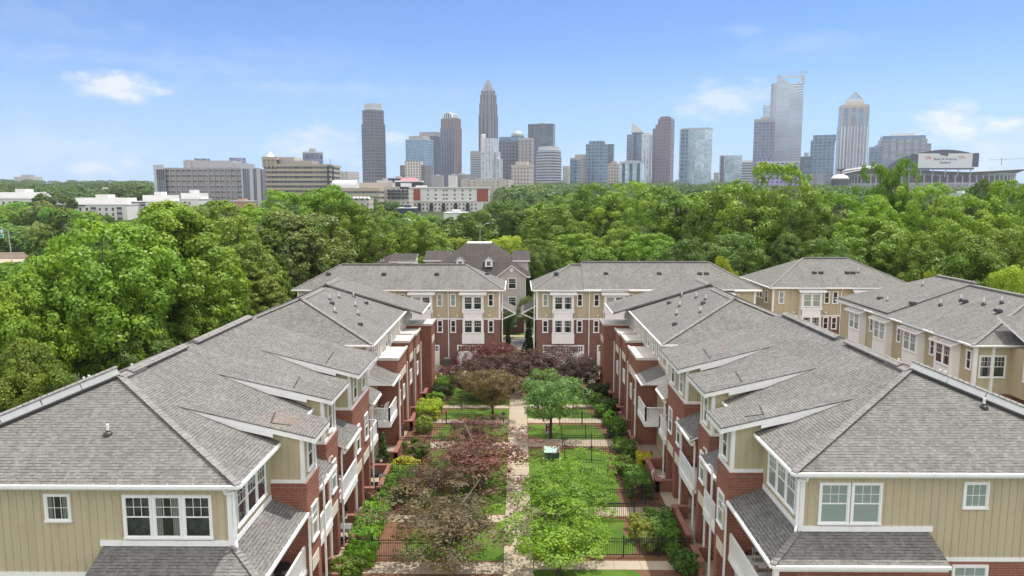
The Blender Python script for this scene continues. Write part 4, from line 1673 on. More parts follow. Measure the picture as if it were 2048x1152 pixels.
# ------------------------------------------------------------------ the grey house with dormers behind, and its neighbour
def grey_house():
    h = thing('grey_house', 'pale grey house with dark hipped roof and small dormers behind the gap of the court', 'house', (-5, 112, 0))
    mb = MB()
    mb.box(-13, .9, 106.2, 122, 3.1, 8.2)
    mb.box(-2.75, 1.05, 105.2, 112, 3.1, 8.35)
    mb.extr([(-2.75, 105.2, 8.35), (1.05, 105.2, 8.35), (-.85, 105.2, 9.75)], (0, 5, 0))
    mb.build('wall', MT['greysiding'], h)
    mb = MB()
    mb.box(-13, .9, 106.25, 121.9, 0, 3.1)
    mb.box(-2.7, 1.0, 105.25, 112, 0, 3.1)
    mb.build('brick_base', MT['brickdark'], h)
    mb = MB()
    P0 = [(-14, 105.8, 8.2), (1.9, 105.8, 8.2), (1.9, 122.4, 8.2), (-14, 122.4, 8.2)]
    T0 = [(-7.7, 113.2, 12.55), (-4.1, 113.2, 12.55), (-4.1, 115, 12.55), (-7.7, 115, 12.55)]
    for i in range(4):
        j = (i + 1) % 4
        mb.slab([P0[i], P0[j], T0[j], T0[i]], .2)
    mb.slab([(-3.1, 104.8, 8.25), (-.85, 104.8, 9.9), (-.85, 111, 9.9), (-3.1, 111, 8.25)], .14)
    mb.slab([(-.85, 104.8, 9.9), (1.4, 104.8, 8.25), (1.4, 111, 8.25), (-.85, 111, 9.9)], .14)
    roof = mb.build('roof', [MT['shingle_dark'], MT['white']], h)
    mb = MB()
    mb.box(-7.8, -4.0, 113.0, 115.2, 12.3, 12.62)
    mb.build('ridge_flat', MT['white'], roof)
    for x in (-8.4, -4.2):
        mb = MB()
        z = 9.4
        mb.box(x - .55, x + .55, 107.3, 109.5, z, z + .95)
        mb.extr([(x - .55, 107.3, z + .95), (x + .55, 107.3, z + .95), (x, 107.3, z + 1.4)], (0, 2, 0))
        d = mb.build('dormer', MT['white'], h)
        mb = MB()
        mb.slab([(x - .75, 107.1, z + .85), (x, 107.1, z + 1.52), (x, 110, z + 1.52), (x - .75, 110, z + .85)], .07)
        mb.slab([(x, 107.1, z + 1.52), (x + .75, 107.1, z + .85), (x + .75, 110, z + .85), (x, 110, z + 1.52)], .07)
        mb.build('dormer_roof', [MT['shingle_dark'], MT['white']], d)
        window(h, x, 107.3, z + .15, .6, .7, 0, 'sixlite', False)
    for sxx, xa, xb in ((1, -.5, 1.6), (-1, -13.8, -10.5)):
        mb = MB()
        mb.box(xa, xb, 110, 118, 8.3, 10.2)
        o = mb.build('side_dormer', MT['greysiding'], h)
        mb = MB()
        mb.slab([(xa - .3, 109.6, 10.15), (xb + .3, 109.6, 10.15), (xb + .3, 114, 11.3), (xa - .3, 114, 11.3)], .16)
        mb.build('dormer_roof', [MT['shingle_dark'], MT['white']], o)
    for x, z, w, hh in ((-.75, 6.5, 1.05, 1.45), (-.75, 3.9, 1.05, 1.35), (-.75, 1.0, 1.1, 1.6), (-2.4, 6.5, .4, 1.4)):
        window(h, x, 105.2, z, w, hh, 0, 'grid', z < 2)
    mb = MB()
    mb.slab([(-4.2, 103.6, 2.75), (1.3, 103.6, 2.75), (1.3, 105.3, 3.5), (-4.2, 105.3, 3.5)], .14)
    pr = mb.build('porch_roof', [MT['shingle_dark'], MT['white']], h)
    mb = MB()
    for x in (-3.9, -2.4, 1.05):
        mb.box(x - .08, x + .08, 103.8, 103.96, 0, 2.7)
    mb.build('porch_post', MT['white'], h)
    mb = MB()
    mb.tube([(-.85, 105.17, 9.2), (-.85, 105.1, 9.2)], .3, 0, 14)
    mb.build('gable_vent', MT['white'], h)
    mb = MB()
    mb.box(1.08, 1.18, 105.1, 105.2, .1, 8.2)
    mb.build('downspout', MT['white'], h)
    return h


grey_house()
h = thing('grey_house', 'dark-roofed house whose roof end shows between trees left of the grey house', 'house', (-19, 112, 0))
mb = MB()
mb.box(-22.5, -15.7, 108, 118, 0, 8.6)
mb.build('wall', MT['greysiding'], h)
mb = MB()
pl, ra, rb = hip_roof(-23.4, -15.2, 107.4, 115.6, 8.5, .6)
for p in pl:
    mb.slab(p, .16)
rf2 = mb.build('roof', [MT['shingle_dark'], MT['white']], h)
mb = MB()
mb.box(-17.8, -15.4, 108.5, 113, 8.6, 10.2)
d = mb.build('side_dormer', MT['white'], h)
mb = MB()
mb.slab([(-19, 108.1, 10.1), (-15.1, 108.1, 10.1), (-15.1, 112, 11.0), (-19, 112, 11.0)], .16)
mb.build('dormer_roof', [MT['shingle_dark'], MT['white']], d)
for x in (-20.4, -20.0):
    roof_pipe(rf2, (x, 109.6, 9.8), .5)


# ------------------------------------------------------------------ the city
FM = {}
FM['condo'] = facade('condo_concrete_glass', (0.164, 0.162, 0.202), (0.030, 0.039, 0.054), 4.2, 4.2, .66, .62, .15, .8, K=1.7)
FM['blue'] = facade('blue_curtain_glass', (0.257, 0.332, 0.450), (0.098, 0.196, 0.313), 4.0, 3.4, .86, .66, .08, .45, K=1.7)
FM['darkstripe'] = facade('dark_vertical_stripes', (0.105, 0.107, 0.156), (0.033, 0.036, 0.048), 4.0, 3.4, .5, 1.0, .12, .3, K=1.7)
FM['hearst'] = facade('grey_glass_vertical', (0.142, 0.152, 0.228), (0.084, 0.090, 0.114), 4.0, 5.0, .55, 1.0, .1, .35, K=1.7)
FM['hearst_sunlit'] = facade('sunlit_granite_vertical', (0.192, 0.158, 0.162), (0.112, 0.098, 0.098), 4.0, 6.0, .4, .7, .1, .35, K=1.7)  # warm sunlight put into the colour of the right flank and upper body
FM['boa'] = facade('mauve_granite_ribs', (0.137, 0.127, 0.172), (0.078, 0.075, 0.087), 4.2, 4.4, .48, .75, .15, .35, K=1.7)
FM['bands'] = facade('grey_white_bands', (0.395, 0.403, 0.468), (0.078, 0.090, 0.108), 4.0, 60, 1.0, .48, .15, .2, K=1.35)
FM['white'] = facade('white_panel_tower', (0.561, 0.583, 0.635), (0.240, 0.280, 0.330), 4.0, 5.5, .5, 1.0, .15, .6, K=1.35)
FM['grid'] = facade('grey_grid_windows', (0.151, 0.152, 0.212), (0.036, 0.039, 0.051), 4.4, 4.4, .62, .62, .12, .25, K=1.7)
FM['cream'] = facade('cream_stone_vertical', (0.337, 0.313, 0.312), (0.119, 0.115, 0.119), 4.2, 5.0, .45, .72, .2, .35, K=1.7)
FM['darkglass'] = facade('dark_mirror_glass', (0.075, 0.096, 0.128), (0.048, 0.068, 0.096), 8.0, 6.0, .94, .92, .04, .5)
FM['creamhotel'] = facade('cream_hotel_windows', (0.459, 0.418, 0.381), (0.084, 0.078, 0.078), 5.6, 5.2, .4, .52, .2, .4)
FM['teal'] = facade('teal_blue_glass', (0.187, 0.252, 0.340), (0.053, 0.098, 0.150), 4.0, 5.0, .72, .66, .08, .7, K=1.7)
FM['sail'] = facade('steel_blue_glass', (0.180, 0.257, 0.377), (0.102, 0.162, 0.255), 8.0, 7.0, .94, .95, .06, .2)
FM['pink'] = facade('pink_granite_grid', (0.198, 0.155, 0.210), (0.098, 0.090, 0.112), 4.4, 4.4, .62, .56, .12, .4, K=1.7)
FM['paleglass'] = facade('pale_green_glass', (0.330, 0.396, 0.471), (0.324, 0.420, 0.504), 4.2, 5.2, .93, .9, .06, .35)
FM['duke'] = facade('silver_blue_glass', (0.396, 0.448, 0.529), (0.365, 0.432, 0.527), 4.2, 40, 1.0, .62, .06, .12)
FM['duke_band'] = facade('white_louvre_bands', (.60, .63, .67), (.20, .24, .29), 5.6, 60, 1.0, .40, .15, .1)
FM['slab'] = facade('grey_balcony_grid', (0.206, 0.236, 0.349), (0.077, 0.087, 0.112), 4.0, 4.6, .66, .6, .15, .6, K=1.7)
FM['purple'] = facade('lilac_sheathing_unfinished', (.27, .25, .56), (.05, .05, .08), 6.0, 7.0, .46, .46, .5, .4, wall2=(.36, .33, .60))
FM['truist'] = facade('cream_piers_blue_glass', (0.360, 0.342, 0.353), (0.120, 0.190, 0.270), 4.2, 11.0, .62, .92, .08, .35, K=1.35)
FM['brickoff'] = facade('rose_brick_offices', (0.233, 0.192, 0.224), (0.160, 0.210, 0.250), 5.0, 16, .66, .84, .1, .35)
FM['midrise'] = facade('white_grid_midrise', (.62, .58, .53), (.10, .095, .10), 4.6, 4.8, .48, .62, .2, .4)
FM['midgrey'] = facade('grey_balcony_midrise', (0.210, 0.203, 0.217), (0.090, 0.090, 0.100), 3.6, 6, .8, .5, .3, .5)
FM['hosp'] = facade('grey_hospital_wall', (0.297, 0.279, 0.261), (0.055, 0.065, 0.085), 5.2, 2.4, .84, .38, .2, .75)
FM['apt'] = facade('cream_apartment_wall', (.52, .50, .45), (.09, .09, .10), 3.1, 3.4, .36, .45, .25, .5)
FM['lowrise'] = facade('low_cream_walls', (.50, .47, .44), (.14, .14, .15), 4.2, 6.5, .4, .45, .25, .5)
PM = {}
for k, c, r in (('pale', (.52, .53, .55), .6), ('blueroof', (.22, .31, .36), .4), ('greyroof', (.22, .22, .235), .8), ('steel', (.40, .43, .48), .4), ('cream', (.44, .40, .36), .8), ('ltan', (.42, .37, .295), .8),
                ('whitewall', (.64, .635, .62), .7), ('redbrick', (.30, .085, .06), .9), ('navy', (.035, .045, .085), .6), ('darkwall', (.05, .05, .065), .6), ('redtile', (.42, .16, .19), .8), ('conc2', (.34, .335, .345), .9),
                ('lilac', (.36, .34, .58), .8), ('ledwhite', (.62, .64, .66), .5), ('blue_txt', (.04, .06, .16), .6), ('red_txt', (.52, .03, .05), .6), ('green', (.0, .22, .13), .5), ('signwhite', (.8, .8, .8), .5), ('copper', (.30, .36, .36), .5), ('maroon', (.16, .03, .025), .6), ('orange', (.55, .16, .03), .6), ('brickpale', (.42, .24, .18), .9)):
    PM[k] = plain('paint_' + k, c, r, .06, .05)


def wx(px, v, py=300):
    return at(px, py, v).x


def wz(py, v, px=1024):
    return at(px, py, v).z


def foot(x0, xm, x1, v, phi=25, maxd=70):
    """Rectangle seen on its corner: left edge, near corner and right edge given as pixels."""
    X0, XM, X1 = wx(x0, v), wx(xm, v), wx(x1, v)
    ph = R(phi)
    wl = (XM - X0) / math.cos(ph)
    wr = min(maxd, (X1 - XM) / math.sin(ph)) if x1 > xm else maxd * .5
    C = Vector((XM, v))
    L = C + Vector((-math.cos(ph), math.sin(ph))) * wl
    Rr = C + Vector((math.sin(ph), math.cos(ph))) * wr
    B = L + Rr - C
    return [tuple(L), tuple(C), tuple(Rr), tuple(B)]


def box_foot(x0, x1, v, d=None):
    X0, X1 = wx(x0, v), wx(x1, v)
    d = d or (X1 - X0) * .8
    return [(X0, v), (X1, v), (X1, v + d), (X0, v + d)]


def inset(poly, k):
    cx = sum(p[0] for p in poly) / len(poly)
    cy = sum(p[1] for p in poly) / len(poly)
    return [(cx + (p[0] - cx) * k, cy + (p[1] - cy) * k) for p in poly]


def chamfer(poly, k=.2):
    out = []
    n = len(poly)
    for i in range(n):
        a, b, c = Vector(poly[i - 1]), Vector(poly[i]), Vector(poly[(i + 1) % n])
        out.append(tuple(b.lerp(a, k)))
        out.append(tuple(b.lerp(c, k)))
    return out


def tower_thing(label, fp, cat='skyscraper', name='office_tower', v=None):
    cx = sum(p[0] for p in fp) / len(fp)
    cy = sum(p[1] for p in fp) / len(fp)
    return thing(name, label, cat, (cx, cy, gz(cy)))


def seg(t, name, fp, z0, z1, mat, roof='greyroof', top=None):
    mb = MB()
    if top is None:
        mb.prism(fp, z0, z1, 0, 1)
    else:
        n = len(fp)
        i = len(mb.v)
        mb.v.extend((p[0], p[1], z0) for p in fp)
        mb.v.extend((p[0], p[1], z1) for p in top)
        mb.f.append(tuple(i + n + j for j in range(n)))
        mb.m.append(1)
        for j in range(n):
            k = (j + 1) % n
            mb.f.append((i + j, i + k, i + n + k, i + n + j))
            mb.m.append(0)
    return mb.build(name, [mat, PM[roof]], t)


def plant(t, fp, z0, h, mat=None, k=.55):
    mb = MB()
    mb.prism(inset(fp, k), z0, z0 + h)
    return mb.build('roof_plant', mat or PM['conc2'], t)


def simple(label, x0, xm, x1, y, v, mat, phi=25, roof='greyroof', pl=(.5, 3), name='office_tower', cat='skyscraper', cap=None, maxd=60):
    fp = foot(x0, xm, x1, v, phi, maxd) if xm else box_foot(x0, x1, v, min(maxd, 40))
    t = tower_thing(label, fp, cat, name)
    z1 = wz(y, v)
    seg(t, 'tower_body', fp, gz(v) - 5, z1, mat, roof)
    if cap:
        mb = MB()
        mb.prism(inset(fp, 1.012), z1 - cap[1], z1 + .4)
        mb.build('parapet', PM[cap[0]], t)
    if pl:
        plant(t, fp, z1, pl[1], None, pl[0])
    return t, fp, z1


# --- left: condominium tower with setbacks and a pale crown
v = 1700
fp = chamfer(foot(714, 745, 771, v, 40), .18)
t = tower_thing('tallest tower on the left of the skyline, dark balcony grid under a pale flat crown', fp, 'skyscraper', 'condo_tower')
z1, z2, z3 = wz(246, v), wz(218, v), wz(205, v)
seg(t, 'tower_body', fp, gz(v), z1, FM['condo'])
f2 = inset(fp, .90)
seg(t, 'upper_body', f2, z1, z2, FM['condo'])
f3 = inset(fp, .74)
seg(t, 'crown', f3, z2, z3, PM['pale'], 'pale')
mb = MB()
for p in chamfer(f3, .3):
    mb.beam((p[0], p[1], z3 - 8), (p[0], p[1], z3 + 3), .8, .8)
mb.build('crown_mast', PM['steel'], t)
mb = MB()
for z in np.arange(gz(v) + 30, z2, 8.4):
    k = 1.03 if z < z1 else .93
    mb.prism(inset(fp, k), z, z + .5)
mb.build('balcony_slab', PM['greyroof'], t)

# --- white grid mid-rise in front of the blue glass
v = 1300
t, fp, z1 = simple('white gridded mid-rise below the blue glass tower, darker balconies at its sides', 797, 850, 861, 330, v, FM['midgrey'], 15, pl=None, name='apartment_block', cat='apartments')
f2 = box_foot(809, 841, v - 3, 30)
seg(t, 'white_front', f2, gz(v), wz(322, v), FM['midrise'], 'whitewall')
simple('blue glass tower with rounded shoulders beside the dark striped one', 809, 849, 863, 278, 1900, FM['blue'], 20, cap=('steel', 2), pl=(.75, 9))
t, fp, z1 = simple('dark striped tower with a plain top band between the blue and the arched towers', 835, 872, 884, 272, 2050, FM['darkstripe'], 20, pl=(.9, 12))

# --- arched-crown tower
v = 2000
fp = foot(879, 908, 922, v, 28)
t = tower_thing('tower that widens upwards to a white ribbed arched crown, sunlight painted on its right flank', fp)
zb, z1, z2 = gz(v), wz(255, v), wz(236, v)
mb = MB()
low, up = inset(fp, .94), inset(fp, 1.0)
n = 4
mb.v.extend([(p[0], p[1], zb) for p in low] + [(p[0], p[1], z1) for p in up])
for j in range(4):
    k = (j + 1) % 4
    mb.f.append((j, k, 4 + k, 4 + j))
    mb.m.append(0 if j == 0 else 1)
mb.f.append((4, 5, 6, 7))
mb.m.append(2)
mb.build('tower_body', [FM['hearst'], FM['hearst_sunlit'], PM['greyroof']], t)
seg(t, 'upper_body', inset(fp, .93), z1, z2, FM['hearst_sunlit'])
# arched glass lantern with white ribs
L, C, Rr, B = [Vector((*p, 0)) for p in inset(fp, .8)]
mb, rb = MB(), MB()
arc = []
for i in range(9):
    a = math.pi * i / 8
    arc.append((.5 - .5 * math.cos(a), math.sin(a)))
hgt = wz(224, v) - z2 + 4
pts0 = [L.lerp(C, s) + Vector((0, 0, z2 - 4 + hgt * q)) for s, q in arc]
pts1 = [B.lerp(Rr, s) + Vector((0, 0, z2 - 4 + hgt * q)) for s, q in arc]
mb.extr(pts0, (pts1[0] - pts0[0]))
mb.build('arched_lantern', FM['sail'], t)
for i in range(9):
    rb.beam(pts0[i] + Vector((0, -.5, .4)), pts1[i] + Vector((0, 0, .4)), 1.8, 1.8)
    rb.beam(pts0[i] + Vector((0, -.9, 0)), L.lerp(C, arc[i][0]) + Vector((0, -.9, z2 - 14 - 22 * abs(arc[i][0] - .5))), 1.5, 1.5)
    if i:
        rb.beam(pts0[i - 1] + Vector((0, -.6, .5)), pts0[i] + Vector((0, -.6, .5)), 2.4, 2.4)
rb.build('crown_rib', PM['signwhite'], t)

# --- the tallest: tapering ribbed tower with a crown of spires
v = 2050
fp = chamfer(foot(954, 980, 998, v, 35), .14)
t = tower_thing('tallest mauve tower at the centre, stepping in to a pale crown of spires', fp)
levels = [(1.0, 230), (.93, 207), (.84, 188), (.72, 180)]
z0 = gz(v)
for k, y in levels:
    z1 = wz(y, v)
    f = inset(fp, k)
    seg(t, 'tower_body' if k == 1.0 else 'setback', f, z0, z1, FM['boa'], 'steel')
    mb = MB()
    for p in chamfer(f, .28):
        mb.beam((p[0], p[1], z0), (p[0], p[1], z1 + 4), 1.5, 1.5)
    mb.build('corner_rib', PM['conc2'], t)
    z0 = z1
mb = MB()
for k, ya, yb, wdt in ((.66, 182, 172, 1.4), (.52, 176, 166, 1.4), (.38, 170, 160, 1.3), (.2, 164, 155, 1.2)):
    f = chamfer(inset(fp, k), .3)
    for p in f:
        za, zb_ = wz(ya + 8, v), wz(yb, v)
        mb.hexa([(p[0] - wdt, p[1] - wdt, za), (p[0] + wdt, p[1] - wdt, za), (p[0] + wdt, p[1] + wdt, za), (p[0] - wdt, p[1] + wdt, za),
                 (p[0] - .15, p[1] - .15, zb_), (p[0] + .15, p[1] - .15, zb_), (p[0] + .15, p[1] + .15, zb_), (p[0] - .15, p[1] + .15, zb_)])
    mb.prism(inset(fp, k * .72), wz(ya + 6, v), wz(yb + 6, v))
mb.build('crown_spires', PM['steel'], t)

simple('low banded grey tower at the foot of the tallest mauve one', 940, 962, 975, 302, 1750, FM['bands'], 20, cap=('conc2', 9), pl=None)
# white stepped tower
v = 1550
fp = foot(961, 985, 995, v, 25)
t = tower_thing('white ribbed residential tower stepping down on its right, in front of the tallest tower', fp, 'skyscraper', 'apartment_tower')
seg(t, 'tower_body', fp, gz(v), wz(276, v), FM['white'], 'pale')
seg(t, 'right_step', foot(980, 995, 1001, v + 6, 25), gz(v), wz(303, v), FM['white'], 'pale')
seg(t, 'lower_step', foot(985, 1000, 1005, v + 3, 25), gz(v), wz(318, v), FM['white'], 'pale')
mb = MB()
p = fp[0]
mb.lathe([(5, -30), (5, 6), (4, 9)], (p[0] + 5, p[1], wz(276, v)), 14)
mb.build('corner_drum', PM['whitewall'], t)
t, fp, z1 = simple('grey gridded office tower with a blue glass top storey', 997, 1038, 1047, 281, 1650, FM['grid'], 18, pl=None)
seg(t, 'glass_attic', inset(fp, .97), z1, wz(273, 1650), FM['sail'], 'blueroof')
# domed tower
v = 1800
fp = foot(1022, 1040, 1048, v, 30)
t = tower_thing('tower whose green-grey dome with a finial rises behind the gridded office tower', fp)
seg(t, 'tower_body', fp, gz(v), wz(270, v), FM['cream'])
cx, cy = sum(p[0] for p in fp) / 4, sum(p[1] for p in fp) / 4
rr = (wx(1048, v) - wx(1023, v)) / 2
mb = MB()
zz = wz(272, v)
hh = wz(260, v) - zz
mb.lathe([(rr, 0), (rr * 1.02, 2), (rr * .92, hh * .45), (rr * .62, hh * .78), (rr * .3, hh * .95), (rr * .08, hh * 1.0), (.3, hh * 1.25)], (cx, cy, zz), 16)
mb.build('dome', PM['copper'], t)
t, fp, z1 = simple('cream stone tower with tall narrow windows below the dome', 1036, 1062, 1068, 277, 1600, FM['cream'], 20, cap=('cream', 3), pl=(.4, 3))
simple('dark mirrored glass tower behind the round banded one', 1056, 1106, 1111, 247, 1950, FM['darkglass'], 15, pl=(.25, 3))
# banded tower with a bowed front
v = 1450
X0, X1 = wx(1073, v), wx(1125, v)
w = X1 - X0
bow = [(X0 + w * s, v + 26 - 26 * math.sin(math.pi * s)) for s in [i / 10 for i in range(11)]] + [(X1, v + 50), (X0, v + 50)]
t = tower_thing('bow-fronted tower of white and grey bands right of the cream stone tower', bow)
z1 = wz(312, v)
seg(t, 'tower_body', bow, gz(v), z1, FM['bands'], 'pale')
seg(t, 'upper_body', inset(bow, .94), z1, wz(300, v), FM['bands'], 'pale')
seg(t, 'crown', inset(bow, .82), wz(300, v), wz(292, v), PM['pale'], 'pale')
# cream hotel
t, fp, z1 = simple('cream stone hotel block with square windows in front of the banded tower', 1022, 1060, 1068, 333, 1150, FM['creamhotel'], 18, pl=None, name='hotel', cat='hotel')
mb = MB()
mb.prism(inset(fp, 1.03), z1, z1 + 3)
mb.build('cornice', PM['cream'], t)
seg(t, 'attic', inset(fp, .6), z1 + 3, z1 + 8, PM['cream'], 'cream')
t, fp, z1 = simple('long low cream apartment range at the foot of the central towers', 920, 1018, 1026, 359, 1000, FM['lowrise'], 8, roof='pale', pl=None, name='apartment_block', cat='apartments')
mb = MB()
for k in (.1, .35, .6, .85):
    a, b = Vector(fp[0]).lerp(Vector(fp[1]), k), 0
    mb.box(a.x - 4, a.x + 4, a.y - 1.2, a.y + 5, gz(1000), z1 + 1.6)
mb.build('projecting_bay', PM['cream'], t)

# --- centre right group
simple('small grey-beige block low between the banded tower and the narrow grey slab', 1126, 1138, 1141, 332, 1700, FM['lowrise'], 20, pl=None, name='office_block', cat='building')
simple('narrow grey-green slab with a blank right flank', 1141, 1154, 1161, 316, 1500, FM['teal'], 30, cap=('conc2', 3), pl=None)
simple('pale stone block with a blank wall behind the narrow grey slab', 1151, 1168, 1179, 309, 1600, FM['creamhotel'], 40, roof='cream', cap=('cream', 8), pl=None)
v = 1550
t, fp, z1 = simple('blue glass apartment tower with balconies and a stepped top', 1173, 1208, 1219, 287, v, FM['teal'], 22, pl=None)
seg(t, 'upper_body', inset(fp, .72), z1, wz(281, v), FM['teal'], 'blueroof')
simple('plain dark blue tower peeping out right of the blue apartment tower', 1212, 1226, 1230, 288, 1800, FM['darkglass'], 20, pl=None)
simple('small cream building with square windows right of the blue apartment tower', 1217, 1236, 1243, 327, 1300, FM['creamhotel'], 22, pl=(.5, 4), name='office_block', cat='building')
t, fp, z1 = simple('mid-rise of pale blue glass bays below the sail-topped tower', 1241, 1286, 1296, 323, 1250, FM['paleglass'], 14, cap=('steel', 2.5), pl=(.6, 2), name='office_block')
mb = MB()
for k in (.18, .5, .82):
    a = Vector(fp[0]).lerp(Vector(fp[1]), k)
    mb.box(a.x - 2.5, a.x + 2.5, a.y - 1.0, a.y + 2, gz(1250), z1 - 3)
mb.build('glass_fin', FM['darkglass'], t)
# sail-topped tower
v = 1850
fp = foot(1254, 1282, 1290, v, 22)
t = tower_thing('blue tower with a white curved sail-shaped top', fp)
z1 = wz(265, v)
seg(t, 'tower_body', foot(1265, 1284, 1290, v, 22), gz(v), z1, FM['sail'], 'pale')
seg(t, 'white_wing', foot(1254, 1267, 1272, v - 4, 22), gz(v), wz(269, v), FM['slab'], 'pale')
Xa, Xb = wx(1263, v), wx(1285, v)
poly = [(Xa, v - 1, z1)]
for i in range(8):
    s = i / 7
    poly.append((Xa + (Xb - Xa) * s * .96 + 2, v - 1, z1 + (wz(248, v) - z1) * (1 - s ** 1.5)))
mb = MB()
mb.extr(poly, (0, 14, 0))
mb.build('sail_top', PM['whitewall'], t)
simple('white balconied tower close on the right of the sail-topped one', 1284, 1298, 1306, 268, 1750, FM['white'], 30, cap=('whitewall', 3), pl=(.5, 3))
# pink round-shouldered tower
v = 1750
fp = foot(1307, 1341, 1354, v, 24)
t = tower_thing('pinkish granite tower with a rounded barrel top', fp)
z1, z2 = wz(256, v), wz(248, v)
seg(t, 'tower_body', fp, gz(v), z1, FM['pink'])
f2 = foot(1312, 1341, 1354, v + 4, 24)
seg(t, 'upper_body', f2, z1, z2, FM['pink'])
f3 = foot(1316, 1341, 1353.5, v + 6, 24)
L, C, Rr, B = [Vector((*p, 0)) for p in f3]
hgt = wz(232, v) - z2
arc = [(0, 0)] + [(.32 * (1 - math.cos(math.pi / 2 * i / 6)), math.sin(math.pi / 2 * i / 6)) for i in range(7)] + [(1 - .25 * (1 - math.sin(math.pi / 2 * i / 4)), 1 - .35 * (1 - math.cos(math.pi / 2 * i / 4))) for i in range(5)] + [(1, 0)]
mb = MB()
p0 = [L.lerp(C, s) + Vector((0, 0, z2 + hgt * q)) for s, q in arc]
mb.extr(p0, (Rr - C))
mb.build('barrel_top', FM['pink'], t)
# big pale glass slab
v = 1350
t, fp, z1 = simple('broad pale glass slab with darker ends right of the pinkish tower', 1362, 1424, 1433, 257, v, FM['paleglass'], 14, cap=('steel', 1.6), pl=(.85, 2))
mb = MB()
f = foot(1362, 1375, 1376, v - 1.5, 14)
mb.prism(f, gz(v), z1 - 2)
mb.build('dark_end', FM['teal'], t)
simple('small white house-like block far behind, right of the pale glass slab', 1430, 1441, 1444, 345, 1700, FM['creamhotel'], 20, pl=None, name='office_block', cat='building')
t, fp, z1 = simple('squat pale glass block with a pinkish left end', 1443, 1485, 1488, 311, 1400, FM['paleglass'], 10, cap=('pale', 1.2), pl=None, name='office_block')
mb = MB()
mb.prism(foot(1443, 1449, 1450, 1398, 10), gz(1400), z1 - 1)
mb.build('dark_end', FM['pink'], t)
simple('low white banded block beside the squat glass block', 1486, 1506, 1511, 321, 1550, FM['bands'], 15, cap=('whitewall', 4), pl=None, name='office_block')
simple('grey balcony tower with a dark cornice left of the wedge-topped tower', 1510, 1548, 1557, 238, 1650, FM['slab'], 18, cap=('conc2', 6), pl=(.4, 6))
simple('plain pale blue glass tower peeping between the balcony tower and the wedge', 1527, 1552, 1560, 210, 1850, FM['paleglass'], 25, pl=None)
# wedge tower with a handle
v = 1700
ph = 16
fp = foot(1553, 1602, 1609, v, ph)
t = tower_thing('tall silver tower with a slanted wedge top and an open handle frame', fp)
L, C, Rr, B = [Vector((*p, 0)) for p in fp]
za, zb_ = wz(146, v), wz(193, v)
z0 = gz(v)
mb = MB()
Z = lambda p, z: Vector((p.x, p.y, z))
front = [Z(L, z0), Z(C, z0), Z(C, zb_), Z(L.lerp(C, .06), za), Z(L, za - 4)]
mb.extr(front, (Rr - C) * .45)
mb.build('wedge_front', FM['duke'], t)
mb = MB()
b0, b1 = L.lerp(B, .5), C.lerp(Rr, .5)
zc = wz(165, v)
mb.extr([Z(b0, z0), Z(b1, z0), Z(b1, zc), Z(b0, zc)], (Rr - C) * .5)
mb.build('rear_slab', FM['duke_band'], t)
mb = MB()
zt = wz(151, v)
a0, a1 = b0.lerp(b1, .30), b1
mb.beam(Z(a0, zt), Z(a1, zt), 5, 4)
mb.beam(Z(a1, zc), Z(a1, zt + 2), 5, 5)
mb.beam(Z(b0.lerp(b1, .8), zc), Z(a1, zt), 3, 3)
mb.build('handle_frame', PM['pale'], t)
# stair-stepped louvre pattern at the lower right of the front
mb = MB()
for i in range(22):
    z = z0 + 15 + i * 6.2
    s = .52 + .018 * i
    p, q = L.lerp(C, s) + Vector((0, -.8, 0)), C + Vector((0, -.8, 0))
    mb.beam(Z(p, z), Z(q, z), 1.0, 2.4)
mb.build('louvre', PM['pale'], t)
mb = MB()
mb.extr([Z(L, z0) + Vector((-6, 3, 0)), Z(L, z0) + Vector((0, 0, 0)), Z(L, za - 20), Z(L, za - 20) + Vector((-6, 3, 0))], (0, 18, 0))
mb.build('side_fin', PM['steel'], t)


def lettering(t, name, text, mat, p, size, rz=0, ext=.15, sx=1.0, align='CENTER'):
    cu = bpy.data.curves.new(name, 'FONT')
    cu.body = text
    cu.size = size
    cu.extrude = ext
    cu.align_x = align
    cu.align_y = 'CENTER'
    tmp = bpy.data.objects.new('tmp', cu)
    COL.objects.link(tmp)
    dg = bpy.context.evaluated_depsgraph_get()
    me = bpy.data.meshes.new_from_object(tmp.evaluated_get(dg))
    bpy.data.objects.remove(tmp)
    me.transform(Matrix.Scale(sx, 4, (1, 0, 0)))
    me.transform(Matrix.Rotation(R(90), 4, 'X'))
    me.materials.clear()
    me.materials.append(mat)
    o = put(me, name, t, p, rz)
    return o


mid = a0.lerp(a1, .52)
lettering(t, 'lettering', 'VTLLA TABBL', PM['steel'], (mid.x, mid.y - 3, zt + 8), 9.5, R(-ph), .8)

# lilac unfinished block
v = 1200
t, fp, z1 = simple('unfinished block wrapped in lilac sheathing above the big tree on the right', 1521, 1600, 1613, 325, v, FM['purple'], 14, roof='pale', pl=None, name='apartment_block', cat='apartments')
seg(t, 'upper_body', foot(1522, 1545, 1552, v + 10, 14), z1, wz(317, v), FM['purple'], 'pale')
mb = MB()
mb.prism(inset(fp, 1.01), z1, z1 + 1.5)
mb.build('parapet', PM['whitewall'], t)
simple('dark narrow block with a pale lift tower right of the lilac block', 1605, 1624, 1632, 313, 1500, FM['darkglass'], 25, pl=(.4, 8), name='office_block')
t, fp, z1 = simple('blue glass office tower left of the pyramid-topped tower', 1628, 1668, 1684, 280, 1550, FM['teal'], 25, pl=None)
seg(t, 'upper_body', foot(1632, 1670, 1683, 1556, 25), z1, wz(269, 1550), FM['teal'], 'pale')
